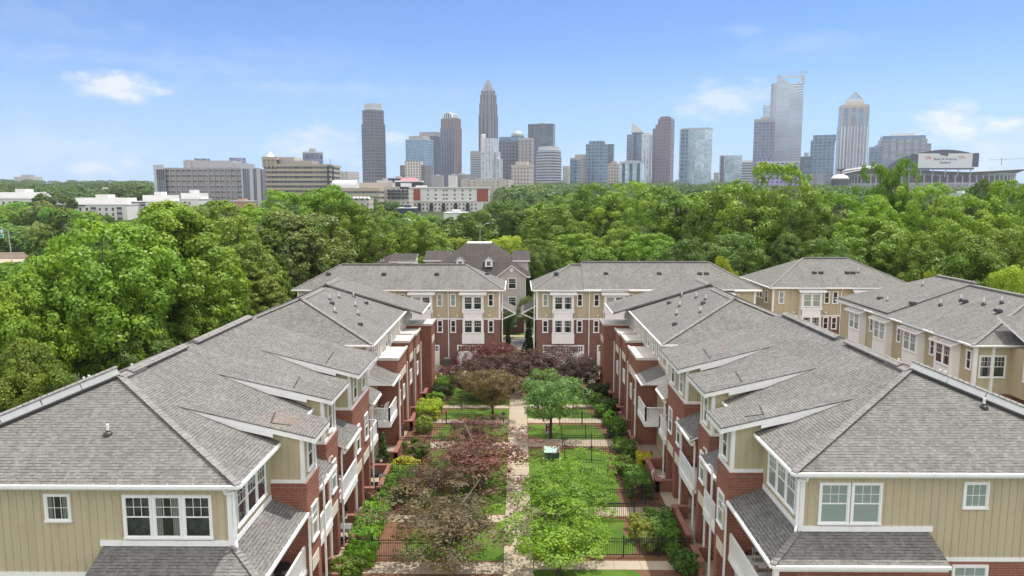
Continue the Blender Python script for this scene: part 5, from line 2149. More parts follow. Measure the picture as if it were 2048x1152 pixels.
# pyramid-topped tower
v = 1600
fp = foot(1684, 1736, 1749, v, 16)
t = tower_thing('cream and blue tower with vertical piers and an open lattice pyramid on top', fp)
z0, za, zb_, zc = gz(v), wz(250, v), wz(209, v), wz(180, v)
seg(t, 'tower_body', fp, z0, za, FM['truist'])
f2 = inset(fp, .95)
seg(t, 'upper_body', f2, za, zb_ - 6, FM['truist'])
seg(t, 'attic', f2, zb_ - 6, zb_, PM['cream'], 'cream')
mb = MB()
L, C, Rr, B = [Vector((*p, 0)) for p in fp]
for i in range(9):
    p = L.lerp(C, (i + .5) / 9) + Vector((0, -.6, 0))
    mb.beam(Z(p, z0), Z(p, za - 2), 1.8 if 1 < i < 8 else 3.6, 1.4)
mb.build('stone_pier', PM['pale'], t)
f3 = inset(fp, .66)
f4 = inset(fp, .48)
seg(t, 'pyramid_base', f3, zb_, zb_ + 7, PM['cream'], 'steel', top=inset(fp, .6))
seg(t, 'pyramid_slope', inset(fp, .6), zb_ + 7, zb_ + 14, PM['steel'], 'steel', top=f4)
apex = Vector((sum(p[0] for p in fp) / 4, sum(p[1] for p in fp) / 4, zc + 2))
mb = MB()
base = [Vector((*p, zb_ + 14)) for p in f4]
for i in range(4):
    a, b = base[i], base[(i + 1) % 4]
    mb.beam(a, apex, 1.3, 1.3)
    for k in range(1, 5):
        s = k / 5
        mb.beam(a.lerp(b, s), a.lerp(apex, s), .55, .55)
        mb.beam(a.lerp(b, 1 - s), b.lerp(apex, s), .55, .55)
        mb.beam(a.lerp(apex, s), b.lerp(apex, s), .5, .5)
mb.build('lattice_pyramid', PM['steel'], t)
simple('low blue-grey office block between the pyramid tower and the rose brick one', 1743, 1765, 1772, 294, 1700, FM['teal'], 20, pl=None, name='office_block')
v = 1750
t, fp, z1 = simple('broad rose brick office block with stepped glass top behind the stadium', 1769, 1862, 1886, 287, v, FM['brickoff'], 18, pl=None, name='office_block')
seg(t, 'middle_step', inset(fp, .86), z1, wz(277, v), FM['brickoff'])
seg(t, 'glass_top', inset(fp, .80), wz(277, v), wz(270, v), FM['sail'], 'pale')
seg(t, 'rooftop_sign_wall', inset(fp, .44), wz(270, v), wz(264.5, v), PM['pale'], 'pale')


# ------------------------------------------------------------------ the stadium
def stadium():
    v = 1400
    ry = 125.0
    cy = v + ry
    X0, X1 = wx(1690, cy), wx(2034, cy)
    cx, rx = (X0 + X1) / 2, (X1 - X0) / 2
    zg = gz(v)
    t = thing('stadium', 'grey football stadium with arcaded wall and a big white name board', 'stadium', (cx, cy, zg))

    def ring(k, z, n=72):
        return [(cx + rx * k * math.cos(2 * math.pi * i / n), cy + ry * k * math.sin(2 * math.pi * i / n), z) for i in range(n)]
    n = 72
    zw = wz(346, v)

    def rim(i):
        a = 2 * math.pi * i / n
        return wz(346 - 11 * abs(math.cos(a)) ** 1.3 - 1.5, v)
    mb = MB()
    r0 = ring(.90, zg - 3)
    r1 = ring(.90, zw)
    r2 = [(p[0], p[1], rim(i)) for i, p in enumerate(ring(1.04, 0))]
    r3 = [(p[0], p[1], rim(i) - 1) for i, p in enumerate(ring(.97, 0))]
    r4 = ring(.55, zg + 2)
    for i in range(n):
        j = (i + 1) % n
        mb.face([r0[i], r0[j], r1[j], r1[i]], 0)
        mb.face([r1[i], r1[j], r2[j], r2[i]], 1)
        mb.face([r2[i], r2[j], r3[j], r3[i]], 0)
        mb.face([r3[i], r3[j], r4[j], r4[i]], 1)
    mb.build('bowl', [PM['conc2'], plain('stadium_underside', (.24, .235, .25), .9, .1, .05)], t)
    # arcade: dark arched openings between pale piers
    mb, ab, wb = MB(), MB(), MB()
    for i in range(n):
        a = 2 * math.pi * (i + .5) / n
        if math.sin(a) > .2:
            continue
        d = Vector((math.cos(a) * rx, math.sin(a) * ry, 0)) * .905
        c = Vector((cx, cy, 0)) + d
        tg = Vector((-math.sin(a) * rx, math.cos(a) * ry, 0)).normalized()
        w = (rx * math.pi * 2 / n) * .42
        zt = zw - 3
        poly = []
        for k in range(7):
            q = math.pi * k / 6
            poly.append(c + tg * (w * math.cos(q)) + Vector((0, 0, zt - 7 + 6 * math.sin(q))))
        poly += [c - tg * w + Vector((0, 0, zt - 14)), c + tg * w + Vector((0, 0, zt - 14))]
        ab.extr(poly, -d.normalized() * 1.0 + Vector((0, 0, 0)))
        e = c + tg * (w * 1.2)
        mb.beam((e.x, e.y, zg), (e.x, e.y, zw + 1), 2.0, 2.0)
        wb.beam(c - tg * w + Vector((0, 0, zt - 17)), c + tg * w + Vector((0, 0, zt - 17)), .8, 2)
    ab.build('arch_opening', PM['darkwall'], t)
    mb.build('pier', PM['pale'], t)
    wb.build('parapet', PM['pale'], t)
    mb = MB()
    for i in range(n):
        j = (i + 1) % n
        a, b = Vector(ring(.915, zw - .6)[i]), Vector(ring(.915, zw - .6)[j])
        mb.beam(a, b, 1.2, 2.4)
    mb.build('ring_beam', PM['pale'], t)
    # flood-light racks on the near left rim
    mb = MB()
    for k in range(12):
        px = 1690 + k * 6
        p = at(px, 341 - k * .9, v + 30)
        mb.beam(p + Vector((-5, 0, -2)), p + Vector((6, 3, 3)), 1.1, 1.1)
    mb.beam(at(1684, 347, v + 28), at(1766, 331, v + 28), 2, 2)
    mb.build('light_rack', PM['signwhite'], t)
    # curved tops of the stands behind the board
    mb = MB()
    for xa, xb, yt, yb in ((1770, 1830, 312, 338),):
        poly = [at(xa, yb, v + 120)]
        for i in range(9):
            s = i / 8
            poly.append(at(xa + (xb - xa) * s, yb - (yb - yt) * (math.sin(math.pi * s * .62)), v + 120))
        poly.append(at(xb, yb, v + 120))
        mb.extr(poly, (0, 25, 0))
    mb.build('upper_stand', PM['navy'], t)
    # name board
    vb = v - 8
    b = thing('name_board', 'white stadium board with blue words and two red and blue flag marks', 'sign', at(1890, 320, vb))
    mb = MB()
    a0, a1 = at(1835, 307, vb), at(1946, 336, vb)
    mb.box(a0.x, a1.x, vb, vb + 3, a1.z, a0.z)
    mb.build('screen', PM['ledwhite'], b)
    mb = MB()
    for xa, xb, ya, yb in ((1826, 1834.6, 308, 337), (1946.4, 1956, 306, 334)):
        p, q = at(xa, ya, vb), at(xb, yb, vb)
        mb.box(p.x, q.x, vb - 1, vb + 8, q.z, p.z)
    p, q = at(1833, 336.2, vb), at(1948, 339, vb)
    mb.box(p.x, q.x, vb - .5, vb + 6, q.z, p.z)
    poly = [at(1836, 306.6, vb)]
    for i in range(9):
        s = i / 8
        poly.append(at(1836 + 110 * s, 306.6 - 7.6 * math.sin(math.pi * s), vb))
    poly.append(at(1946, 306.6, vb))
    mb.extr(poly, (0, 5, 0))
    poly = [at(1880, 305.5, vb - 1), at(1897, 305.5, vb - 1), at(1896, 312, vb - 1), at(1881, 309.2, vb - 1)]
    mb.extr(poly, (0, 1, 0))
    mb.build('frame', PM['navy'], b)
    for k in range(5):
        p = at(1842 + k * 25, 339, vb)
        mb = MB()
        mb.beam(p, (p.x, p.y + 3, p.z - 14), 1.2, 1.2)
        mb.build('support', PM['steel'], b)
    p = at(1890.5, 318, vb)
    lettering(b, 'lettering', 'Bank of America', PM['blue_txt'], (p.x, vb - .25, p.z), 6.4, 0, .12)
    p = at(1890.5, 325, vb)
    lettering(b, 'lettering', 'Stadium', PM['blue_txt'], (p.x, vb - .25, p.z), 6.4, 0, .12)
    for px in (1857, 1924):
        c = at(px, 318 if px < 1890 else 316.6, vb - .3)
        rd, bl = MB(), MB()
        for k in range(3):
            s = (k - 1) * 2.0
            p0 = c + Vector((-5.6 + s * .9, 0, .3 - s * .9))
            p1 = c + Vector((1.6 + s * 1.1, 0, 2.7 - s * .9))
            p2 = c + Vector((5.2 + s * .2, 0, 1.0 - s * .55))
            dz = Vector((0, 0, .8))
            (bl if k == 0 and px > 1890 else rd).extr([p0, p1, p1 + dz, p0 + dz], (0, .2, 0))
            rd.extr([p1, p2, p2 + dz, p1 + dz], (0, .2, 0))
        o = rd.build('flag_mark', PM['red_txt'], b)
        if bl.f:
            bl.build('blue_stripe', PM['blue_txt'], o)
    return t


stadium()
v = 1250
t = thing('tent_pavilion', 'white domed pavilion left of the stadium arcade', 'pavilion', at(1680, 362, v))
p = at(1680, 356, v)
mb = MB()
mb.lathe([(14, -2), (14, 0), (11, 3.5), (6, 5.5), (.5, 6.3)], p, 18)
mb.build('roof', PM['whitewall'], t)
mb = MB()
mb.lathe([(13, -16), (13, -2)], p, 18)
mb.build('wall', PM['darkwall'], t)
simple('low pinkish brick wall block left of the domed pavilion', 1622, 1655, 1662, 347, 1240, FM['brickoff'], 10, pl=None, name='low_building', cat='building', roof='pale')


# ------------------------------------------------------------------ hospital quarter on the left
def grey_hospital():
    v = 520
    fp = foot(303, 508, 509, v, 2, 13)
    t = tower_thing('long grey hospital block with pale piers and a flat penthouse', fp, 'hospital', 'hospital_block')
    z0, z1 = gz(v) - 2, wz(335, v)
    L, C, Rr, B = [Vector((*p, 0)) for p in fp]
    seg(t, 'main_body', fp, z0, z1, PM['ltan'] if False else PM['conc2'], 'pale')
    n = 17
    fh = (z1 - z0) / 9.0
    # window strips, floor by floor, framed by thin piers
    for i in range(9):
        z = z1 - fh * (i + .72)
        mb = MB()
        mb.extr([Z(L.lerp(C, .10), z), Z(L.lerp(C, .87), z), Z(L.lerp(C, .87), z + fh * .36), Z(L.lerp(C, .10), z + fh * .36)], (0, -.12, 0))
        mb.build('window_band', FMH, t)
        mb = MB()
        mb.beam(Z(L.lerp(C, .10), z - .3) + Vector((0, -.2, 0)), Z(L.lerp(C, .87), z - .3) + Vector((0, -.2, 0)), .5, .35)
        mb.build('sill_band', PM['ltan'], t)
    for i in range(15):
        p = L.lerp(C, .10 + .77 * i / 14) + Vector((0, -.35, 0))
        mb = MB()
        mb.beam(Z(p, z0), Z(p, z1), .45, .7)
        mb.build('pier', PM['conc2'], t)
    # the two pale end pavilions with tall strip windows
    for s0, s1, yy in ((0.0, .10, 329), (.87, 1.0, 328)):
        a, b = L.lerp(C, s0), L.lerp(C, s1)
        zt = wz(yy, v)
        mb = MB()
        mb.extr([Z(a, z0), Z(b, z0), Z(b, zt), Z(a, zt)], (0, -1.6, 0))
        e = mb.build('end_pavilion', plain('pale_blue_grey_panel', (.46, .47, .52), .7, .06, .05), t)
        for k in (.3, .62, .9) if s0 == 0 else (.12, .38, .9):
            q = a.lerp(b, k) + Vector((0, -1.7, 0))
            mb = MB()
            mb.extr([Z(q, z0 + 2), Z(q, zt - 3.2), Z(q + Vector((2.4, 0, 0)), zt - 3.2), Z(q + Vector((2.4, 0, 0)), z0 + 2)], (0, -.06, 0))
            mb.build('strip_window', FMH, t)
    mb = MB()
    x0, x1 = wx(355, v), wx(455, v)
    mb.box(x0, x1, v + 8, v + 26, z1, wz(320, v))
    mb.box(x0 + 2, wx(371, v), v + 7, v + 20, z1, wz(318.5, v))
    mb.box(wx(455, v), wx(478, v), v + 9, v + 24, z1, wz(325, v))
    mb.build('penthouse', PM['conc2'], t)
    for xa, xb, y in ((386, 422, 312.5), (456, 494, 311)):
        c = at((xa + xb) / 2, 320, v + 30)
        r = (wx(xb, v) - wx(xa, v)) / 2
        mb = MB()
        h = wz(y, v) - wz(322, v)
        for i in range(16):
            a = 2 * math.pi * i / 16
            mb.beam((c.x + r * math.cos(a), c.y + r * math.sin(a), z1), (c.x + r * .8 * math.cos(a), c.y + r * .8 * math.sin(a), wz(322, v) + h), .35, .35)
        mb.lathe([(r * .95, 0), (r * .95, wz(322, v) - z1), (r * .78, wz(322, v) - z1 + h * .9), (r * .1, wz(322, v) - z1 + h)], (c.x, c.y, z1), 20)
        mb.build('roof_lantern', FM['slab'], t)


FMH = facade('hospital_window_strip', (.30, .285, .26), (.045, .055, .075), 30, 1.5, .78, 1.0, .12, 1.0)
grey_hospital()


def beige_hospital():
    v = 625
    fp = foot(524, 530, 658, v, 80, 95)
    X0, X1 = wx(524, v), wx(658, v)
    t = thing('hospital_block', 'beige banded hospital building with a white glass pyramid over its corner', 'hospital', ((X0 + X1) / 2, v + 20, gz(v)))
    ztop = wz(328, v)
    z0 = gz(v)
    fh = 3.95
    n = int((ztop - z0) / fh)
    mb = MB()
    mb.box(X0 + 1, X1 - 1, v + .6, v + 40, z0, ztop)
    mb.build('glass_core', FMH, t)
    for i in range(n + 1):
        z = ztop - i * fh
        mb = MB()
        mb.box(X0, X1, v, v + 40.5, z - 2.0, z)
        mb.build('spandrel_band', PM['ltan'], t)
    x1 = wx(551, v)
    mb = MB()
    za = wz(313, v)
    for s in (0, .33, .66, 1):
        x = X0 + (x1 - X0 - 1) * s
        mb.box(x, x + 1, v - 1, v, ztop - 3, za - 2.5)
    mb.box(X0 - .3, x1 + .5, v - 1.2, v + 16, za - 2.6, za)
    mb.box(X0 + 1, x1 - 1, v - .2, v + 15, ztop, za - 2.6)
    co = mb.build('corner_pavilion', PM['ltan'], t)
    mb = MB()
    c = at(541, 313, v + 8)
    r = (wx(549, v) - wx(533, v)) / 2
    mb.lathe([(r * 1.2, 0), (.1, wz(302, v) - za)], (c.x, c.y, za), 4)
    mb.build('pyramid', PM['signwhite'], co)
    mb = MB()
    mb.box(wx(551, v), wx(582, v), v + 8, v + 30, ztop, wz(313, v))
    mb.box(wx(582, v), wx(618, v), v + 8, v + 30, ztop, wz(320, v))
    mb.build('penthouse', PM['cream'], t)
    # mast tower at its right
    s = thing('mast_tower', 'slim dark frame tower with an antenna right of the banded hospital', 'tower', at(658, 360, v - 6))
    mb = MB()
    xa, xb = wx(653.5, v - 6), wx(663, v - 6)
    zt = wz(332, v - 6)
    for x in (xa, xb):
        for y in (v - 6, v - 2):
            mb.box(x - .3, x + .3, y - .3, y + .3, z0, zt)
    for k in range(9):
        z = z0 + (zt - z0) * k / 8
        mb.box(xa, xb, v - 6.2, v - 1.8, z - .25, z + .25)
    mb.build('frame', PM['darkwall'], s)
    mb = MB()
    mb.beam(((xa + xb) / 2, v - 4, zt), ((xa + xb) / 2, v - 4, wz(317, v - 6)), .35, .35)
    mb.build('antenna', PM['darkwall'], s)


beige_hospital()
simple('small tower with rooftop plant rising behind the banded hospital', 601, 630, 640, 303, 900, FM['slab'], 25, cap=('pale', 1.5), pl=(.35, 4))
simple('brown brick link block wedged between the grey and the banded hospital', 510, 522, 526, 338, 560, FM['brickoff'], 20, pl=None, name='office_block', cat='building')
simple('far pale pink office range right of the mast tower', 664, 695, 707, 343, 1100, FM['lowrise'], 15, pl=None, name='office_block', cat='building', roof='pale')
# low hospital wing with the barrel vault
v = 560
t = thing('hospital_wing', 'low banded hospital wing with a white barrel vault on its roof', 'hospital', (wx(705, v), v + 10, gz(v)))
mb = MB()
x0, x1 = wx(655, v), wx(756, v)
zt = wz(376, v)
for i in range(4):
    mb.box(x0, x1, v, v + 25, zt - i * 4.1 - 2.4, zt - i * 4.1)
mb.build('spandrel_band', PM['ltan'], t)
mb = MB()
mb.box(x0 + .5, x1 - .5, v + .6, v + 24.5, gz(v), zt - .5)
mb.build('glass_core', FMH, t)
mb = MB()
xa, xb = wx(657, v), wx(707, v)
r = 5.2
poly = [(xa, v + 6 + r - r * math.cos(math.pi * k / 10), zt + r * math.sin(math.pi * k / 10) * 1.15) for k in range(11)]
mb.extr(poly, (xb - xa, 0, 0))
mb.build('barrel_vault', PM['pale'], t)
mb = MB()
mb.box(wx(690, v), wx(772, v), v + 26, v + 46, gz(v), wz(364, v))
mb.box(wx(720, v), wx(768, v), v + 24, v + 40, gz(v), wz(371, v))
mb.build('roof_block', PM['cream'], t)
# cluster of small roofs to the right
for lab, a, b, y0, vv, m in (('white roofed building beside the red tiled one', 752, 776, 362, 610, 'whitewall'), ('tan parapet building in front of the white roofs', 756, 792, 375, 585, 'ltan'), ('dark glazed building behind the red tiled one', 774, 812, 357, 700, 'darkwall'),
                             ('grey podium below the dark striped tower', 862, 884, 352, 1000, 'conc2'), ('white T-shaped roof structure left of the cream range', 896, 912, 351, 950, 'whitewall'), ('brown roof box right of the T-shaped structure', 905, 940, 349, 1050, 'greyroof')):
    fp = box_foot(a, b, vv, 18)
    t = tower_thing(lab, fp, 'building', 'low_building')
    seg(t, 'wall', fp, gz(vv), wz(y0, vv), PM[m], 'pale')
    mb = MB()
    mb.prism(inset(fp, 1.03), wz(y0, vv), wz(y0, vv) + .6)
    mb.build('parapet', PM['pale'], t)
    mb = MB()
    mb.prism(inset(fp, .3), wz(y0, vv) + .6, wz(y0, vv) + 2.2)
    mb.build('roof_plant', PM['conc2'], t)
v = 600
t = thing('tiled_hall', 'dark hall with a red tiled roof and a pale banner on its wall', 'building', (wx(816, v), v + 8, gz(v)))
mb = MB()
mb.box(wx(790, v), wx(840, v), v, v + 16, gz(v), wz(364, v))
mb.build('wall', PM['darkwall'], t)
mb = MB()
mb.box(wx(788, v), wx(842, v), v - .8, v + 17, wz(364, v), wz(361, v))
mb.build('parapet', PM['whitewall'], t)
mb = MB()
za, zb_ = wz(361, v), wz(355, v)
xa, xb = wx(797, v), wx(834, v)
mb.hexa([(xa, v + 1, za), (xb, v + 1, za), (xb, v + 15, za), (xa, v + 15, za), (xa + 2, v + 7, zb_), (xb - 3, v + 7, zb_), (xb - 3, v + 9, zb_), (xa + 2, v + 9, zb_)])
mb.build('tiled_roof', PM['redtile'], t)
mb = MB()
mb.box(wx(800, v), wx(822, v), v - .4, v, wz(373.5, v), wz(366, v))
mb.build('banner', PM['signwhite'], t)

# red and cream apartment house
v = 545
X0, X1 = wx(818, v), wx(977, v)
t = thing('apartment_house', 'cream five-storey apartment house with red brick end bays', 'apartments', ((X0 + X1) / 2, v + 9, gz(v)))
zt = wz(376.5, v)
zm = wz(402.5, v)
mb = MB()
mb.box(X0, X1, v, v + 18, gz(v) - 2, zt)
mb.build('wall', PM['cream'] if False else PM['whitewall'], t)
for a, b in ((818.5, 839), (953.5, 976)):
    mb = MB()
    mb.box(wx(a, v), wx(b, v), v - .5, v, zm, zt - .6)
    mb.build('brick_bay', PM['redbrick'], t)
mb = MB()
mb.box(X0 - .5, X1 + .5, v - 1, v + 18.5, zt, zt + .9)
mb.box(X0 + 3, wx(950, v), v - .7, v, zm - .3, zm + .5)
mb.box(wx(829, v), wx(850, v), v + 3, v + 9, zt + .9, zt + 2.0)
mb.build('cornice', PM['whitewall'], t)
for row_, y in enumerate((381, 389.5, 397.5)):
    for x in (856, 871.5, 887.5, 893.5, 909.5, 925, 940.5):
        p = at(x, y, v)
        window(t, p.x, v, p.z - .7, 1.7, 1.5, 0, 'grid', False)
for y in (409, 417):
    for k in range(16):
        p = at(830 + k * 8.1, y, v - 1)
        if k % 3 == 1:
            mb = MB()
            mb.box(p.x - 1.6, p.x + 1.6, v - 1.6, v, p.z - 1.6, p.z - .5)
            bo = mb.build('balcony', PM['darkwall'], t)
            mb = MB()
            mb.box(p.x - 1.2, p.x + 1.2, v - .06, v, p.z - .5, p.z + 1.1)
            mb.build('balcony_door', MT['glass_d'], bo)
        else:
            window(t, p.x, v, p.z - .8, 1.5, 1.5, 0, 'plain', False)
# low white-and-grey flats left of it
v = 520
t, fp, z1 = simple('low pale flats with dark balconies left of the red and cream apartment house', 772, 816, 820, 378, v, FM['apt'], 6, roof='whitewall', pl=None, name='apartment_block', cat='apartments', maxd=16)
mb = MB()
for k in range(6):
    for q in range(3):
        p = at(777 + k * 7.2, 381 + q * 6.5, v)
        mb.box(p.x - .9, p.x + .9, v - 1.2, v + 2, p.z - 1, p.z + .4)
mb.build('balcony', PM['darkwall'], t)
t, fp, z1 = simple('row of white gabled townhouse tops below the low hospital wing', 690, 735, 738, 397, 430, FM['apt'], 5, roof='whitewall', pl=None, name='apartment_block', cat='apartments', maxd=12)
mb = MB()
for k in range(6):
    x = wx(693 + k * 7, 430)
    mb.extr([(x, 429, z1), (x + 2, 429, z1), (x + 1, 429, z1 + 1)], (0, 8, 0))
mb.build('gable', PM['whitewall'], t)

# white apartment complex far left
v = 440
for lab, a, b, y, vv, xm in (('white flat-roofed apartment block at the left edge of the picture', -60, 66, 398, 455, None), ('long white apartment block with dark balconies, largest of the white blocks', 92, 246, 410, 440, None), ('white apartment wing receding to the right of the long white block', 246, 330, 404, 455, 247), ('small white apartment end block furthest right of the white blocks', 330, 391, 399, 480, None)):
    fp = box_foot(a, b, vv, 22)
    t = tower_thing(lab, fp, 'apartments', 'apartment_block')
    z1 = wz(y, vv)
    seg(t, 'wall', fp, gz(vv) - 2, z1, PM['whitewall'], 'whitewall')
    mb = MB()
    x0, x1 = fp[0][0], fp[1][0]
    mb.box(x0 - .3, x1 + .3, vv - .4, vv + 22, z1, z1 + .5)
    mb.build('parapet', PM['whitewall'], t)
    mb = MB()
    mb.box(x0 + (x1 - x0) * .2, x0 + (x1 - x0) * .9, vv + 10, vv + 21, z1 + .5, z1 + 4.2)
    mb.box(x0 + (x1 - x0) * .45, x0 + (x1 - x0) * .62, vv + 12, vv + 20, z1 + 4.2, z1 + 6.2)
    mb.build('roof_storey', PM['whitewall'], t)
    k = x0 + 2.2
    i = 0
    while k < x1 - 2:
        for q in range(4):
            z = z1 - 2.6 - q * 3.1
            if i % 4 == 2:
                mb = MB()
                mb.box(k - 1.5, k + 1.5, vv - .08, vv + .3, z - 1.0, z + 1.3)
                bo = mb.build('balcony_opening', PM['darkwall'], t)
                mb = MB()
                mb.box(k - 1.5, k + 1.5, vv - .5, vv - .4, z - 1.0, z + .05)
                mb.build('balcony_rail', PM['steel'], bo)
            else:
                window(t, k, vv, z - .9, 1.5, 1.9, 0, 'plain', False)
        k += 3.9
        i += 1
    if z1 > 0 and a > 0:
        mb = MB()
        mb.box(x0 + 2, x0 + (x1 - x0) * .45, vv - .7, vv, z1 - .6, z1 - .1)
        mb.build('canopy', PM['darkwall'], t)
# far things on the left hill and other scraps of roof between the trees
simple('tan block on the wooded hill at the far left', 18, 62, 66, 353, 2400, FM['lowrise'], 10, pl=(.5, 6), name='office_block', cat='building')
for lab, a, b, y, vv, m in (('white roof showing among trees above the long white block', 186, 216, 378, 900, 'whitewall'), ('tan roofed building hidden in trees below the grey hospital', 452, 492, 403, 440, 'brickpale'), ('dark slate roof among trees below the red and cream house', 793, 826, 417, 360, 'navy'),
                            ('white flat roof below the red and cream house', 886, 932, 427, 330, 'whitewall'), ('white rooftop with plant among trees left of the big oak', 1386, 1424, 396, 420, 'whitewall'), ('white roof fragment among trees under the stadium', 1938, 1952, 388, 380, 'whitewall'), ('orange banner wall beside the stadium trees', 2000, 2030, 371, 900, 'brickpale')):
    fp = box_foot(a, b, vv, 14)
    t = tower_thing(lab, fp, 'building', 'low_building')
    seg(t, 'wall', fp, gz(vv), wz(y, vv), PM[m], m)
    mb = MB()
    mb.prism(inset(fp, 1.04), wz(y, vv), wz(y, vv) + .4)
    mb.build('parapet', PM['pale'], t)
    plant(t, fp, wz(y, vv) + .4, 1.2, PM[m], .35)
# cranes and masts
def crane(label, px, pyb, pyt, v, jib):
    t = thing('crane', label, 'crane', at(px, pyb, v))
    mb = MB()
    a, b = at(px, pyb, v), at(px + jib[2], pyt, v)
    mb.beam(a, b, 1.0, 1.0)
    mb.build('mast', PM['greyroof'], t)
    mb = MB()
    mb.beam(at(jib[0], jib[1], v), at(jib[3], jib[4], v), .6, .6)
    mb.build('jib', PM['greyroof'], t)


crane('dark leaning crane boom in front of the pinkish tower', 1338, 366, 352, 800, (1326, 346, -6, 1340, 370))
crane('thin tower crane right of the stadium', 2003, 330, 316, 1500, (1980, 320, 0, 2048, 317))
t = thing('floodlight_mast', 'floodlight mast with a cluster of lamps in front of the pale glass slab', 'floodlight', at(1394, 366, 900))
mb = MB()
for a, b in (((1405, 366), (1395, 326)), ((1392, 366), (1393, 340)), ((1389, 366), (1390, 340))):
    mb.beam(at(*a, 900), at(*b, 900), .5, .5)
mb.build('mast', PM['greyroof'], t)
mb = MB()
for x, y in ((1390, 322), (1394, 321), (1391, 327), (1396, 327), (1389, 332), (1394, 333), (1397, 331), (1392, 338), (1396, 338)):
    p = at(x, y, 900)
    mb.lathe([(.3, -.6), (1.0, .0), (.9, .6), (.2, .9)], p, 8)
mb.build('lamp_cluster', PM['pale'], t)
# street lamps beyond the grey house
def street_lamp(label, px, pyt, v, side):
    p = at(px, pyt, v)
    t = thing('street_lamp', label, 'street lamp', (p.x, v, gz(v)))
    mb = MB()
    pts = [(p.x, v, gz(v)), (p.x, v, p.z - 1.6), (p.x + side * .35, v, p.z - .6), (p.x + side * 1.3, v, p.z)]
    mb.tube(pts, [.13, .09, .075, .06])
    mb.build('pole', MT['galv'], t)
    mb = MB()
    mb.hexa([(p.x + side * 1.2, v - .14, p.z - .02), (p.x + side * 2.0, v - .14, p.z + .02), (p.x + side * 2.0, v + .14, p.z + .02), (p.x + side * 1.2, v + .14, p.z - .02),
             (p.x + side * 1.25, v - .1, p.z + .14), (p.x + side * 1.95, v - .1, p.z + .12), (p.x + side * 1.95, v + .1, p.z + .12), (p.x + side * 1.25, v + .1, p.z + .14)])
    mb.build('lamp_head', MT['galv'], t)


street_lamp('tall steel street lamp rising above the grey house roof, nearer of two', 960, 447, 150, 1)
street_lamp('shorter street lamp above the trees right of the nearer one', 996, 459, 165, -1)
street_lamp('street lamp with its head left, over trees below the red and cream house', 824, 437, 190, -1)
# motorway gantry sign
v = 215
t = thing('motorway_sign', 'green motorway sign with white markings at the left edge', 'sign', at(14, 500, v))
p, q = at(-22, 455, v), at(8, 476, v)
mb = MB()
mb.box(p.x, q.x, v - .1, v, q.z, p.z)
sg = mb.build('panel', PM['green'], t)
mb = MB()
for x in (p.x + .05, q.x - .15):
    mb.box(x, x + .12, v - .14, v - .1, q.z, p.z)
for f in (.02, .30, .68, .97):
    z = p.z + (q.z - p.z) * f
    mb.box(p.x, q.x, v - .13, v - .1, z - .05, z + .05)
mb.build('border', PM['signwhite'], sg)
mb = MB()
c = at(3, 463, v)
mb.extr([c + Vector(d) for d in ((-.45, -.14, .1), (-.18, -.14, .1), (-.18, -.14, -.5), (.18, -.14, -.5), (.18, -.14, .1), (.45, -.14, .1), (0, -.14, .6))], (0, .02, 0))
mb.build('arrow_mark', PM['signwhite'], sg)
mb = MB()
a = at(18, 462, v)
mb.tube([(a.x, v + .2, gz(v)), (a.x - .4, v + .2, a.z + .4)], .14)
for y in (462, 468):
    b = at(8, y, v)
    mb.beam((b.x, v + .2, b.z), (a.x - .3, v + .2, b.z), .15, .15)
mb.build('gantry', MT['galv'], t)


# ------------------------------------------------------------------ small things in the court and alley
def transformer():
    t = thing('utility_box', 'green electrical transformer box with a pale lid on the lawn', 'utility box', (2.6, 53.4, 0))
    mb = MB()
    mb.box(1.95, 3.3, 52.9, 54.1, 0, .09)
    mb.build('pad', MT['conc'], t)
    mb = MB()
    mb.hexa([(2.06, 53.0, .09), (3.14, 53.0, .09), (3.14, 54.0, .09), (2.06, 54.0, .09), (2.06, 53.02, .82), (3.14, 53.02, .82), (3.14, 54.0, .9), (2.06, 54.0, .9)])
    mb.build('cabinet', MT['utility'], t)
    mb = MB()
    mb.hexa([(2.0, 52.94, .82), (3.2, 52.94, .82), (3.2, 54.05, .9), (2.0, 54.05, .9), (2.0, 52.94, .88), (3.2, 52.94, .88), (3.2, 54.05, .98), (2.0, 54.05, .98)])
    mb.build('lid', MT['utility_lid'], t)


transformer()


def yard_sign():
    t = thing('yard_sign', 'small dark red lawn sign with a pale border', 'sign', (2.55, 58.9, 0))
    x0, x1, y = 2.28, 2.92, 58.85
    mb = MB()
    mb.box(x0, x1, y, y + .03, .42, 1.22)
    p = mb.build('panel', PM['maroon'], t)
    mb = MB()
    for a, b, c, d in ((x0, x1, 1.17, 1.22), (x0, x1, .42, .47), (x0, x0 + .05, .42, 1.22), (x1 - .05, x1, .42, 1.22), (x0 + .13, x1 - .13, 1.06, 1.12), (x0 + .15, x1 - .15, .52, .60), (x0 + .2, x1 - .2, .70, .76)):
        mb.box(a, b, y - .012, y, c, d)
    mb.build('border', PM['signwhite'], p)
    mb = MB()
    mb.box(x0 + .18, x1 - .18, y - .011, y, .78, .98)
    mb.build('emblem', PM['orange'], p)
    mb = MB()
    mb.box(x0 + .05, x0 + .08, y + .03, y + .05, 0, 1.2)
    mb.box(x1 - .08, x1 - .05, y + .03, y + .05, 0, 1.2)
    mb.build('stake', MT['iron'], t)


yard_sign()


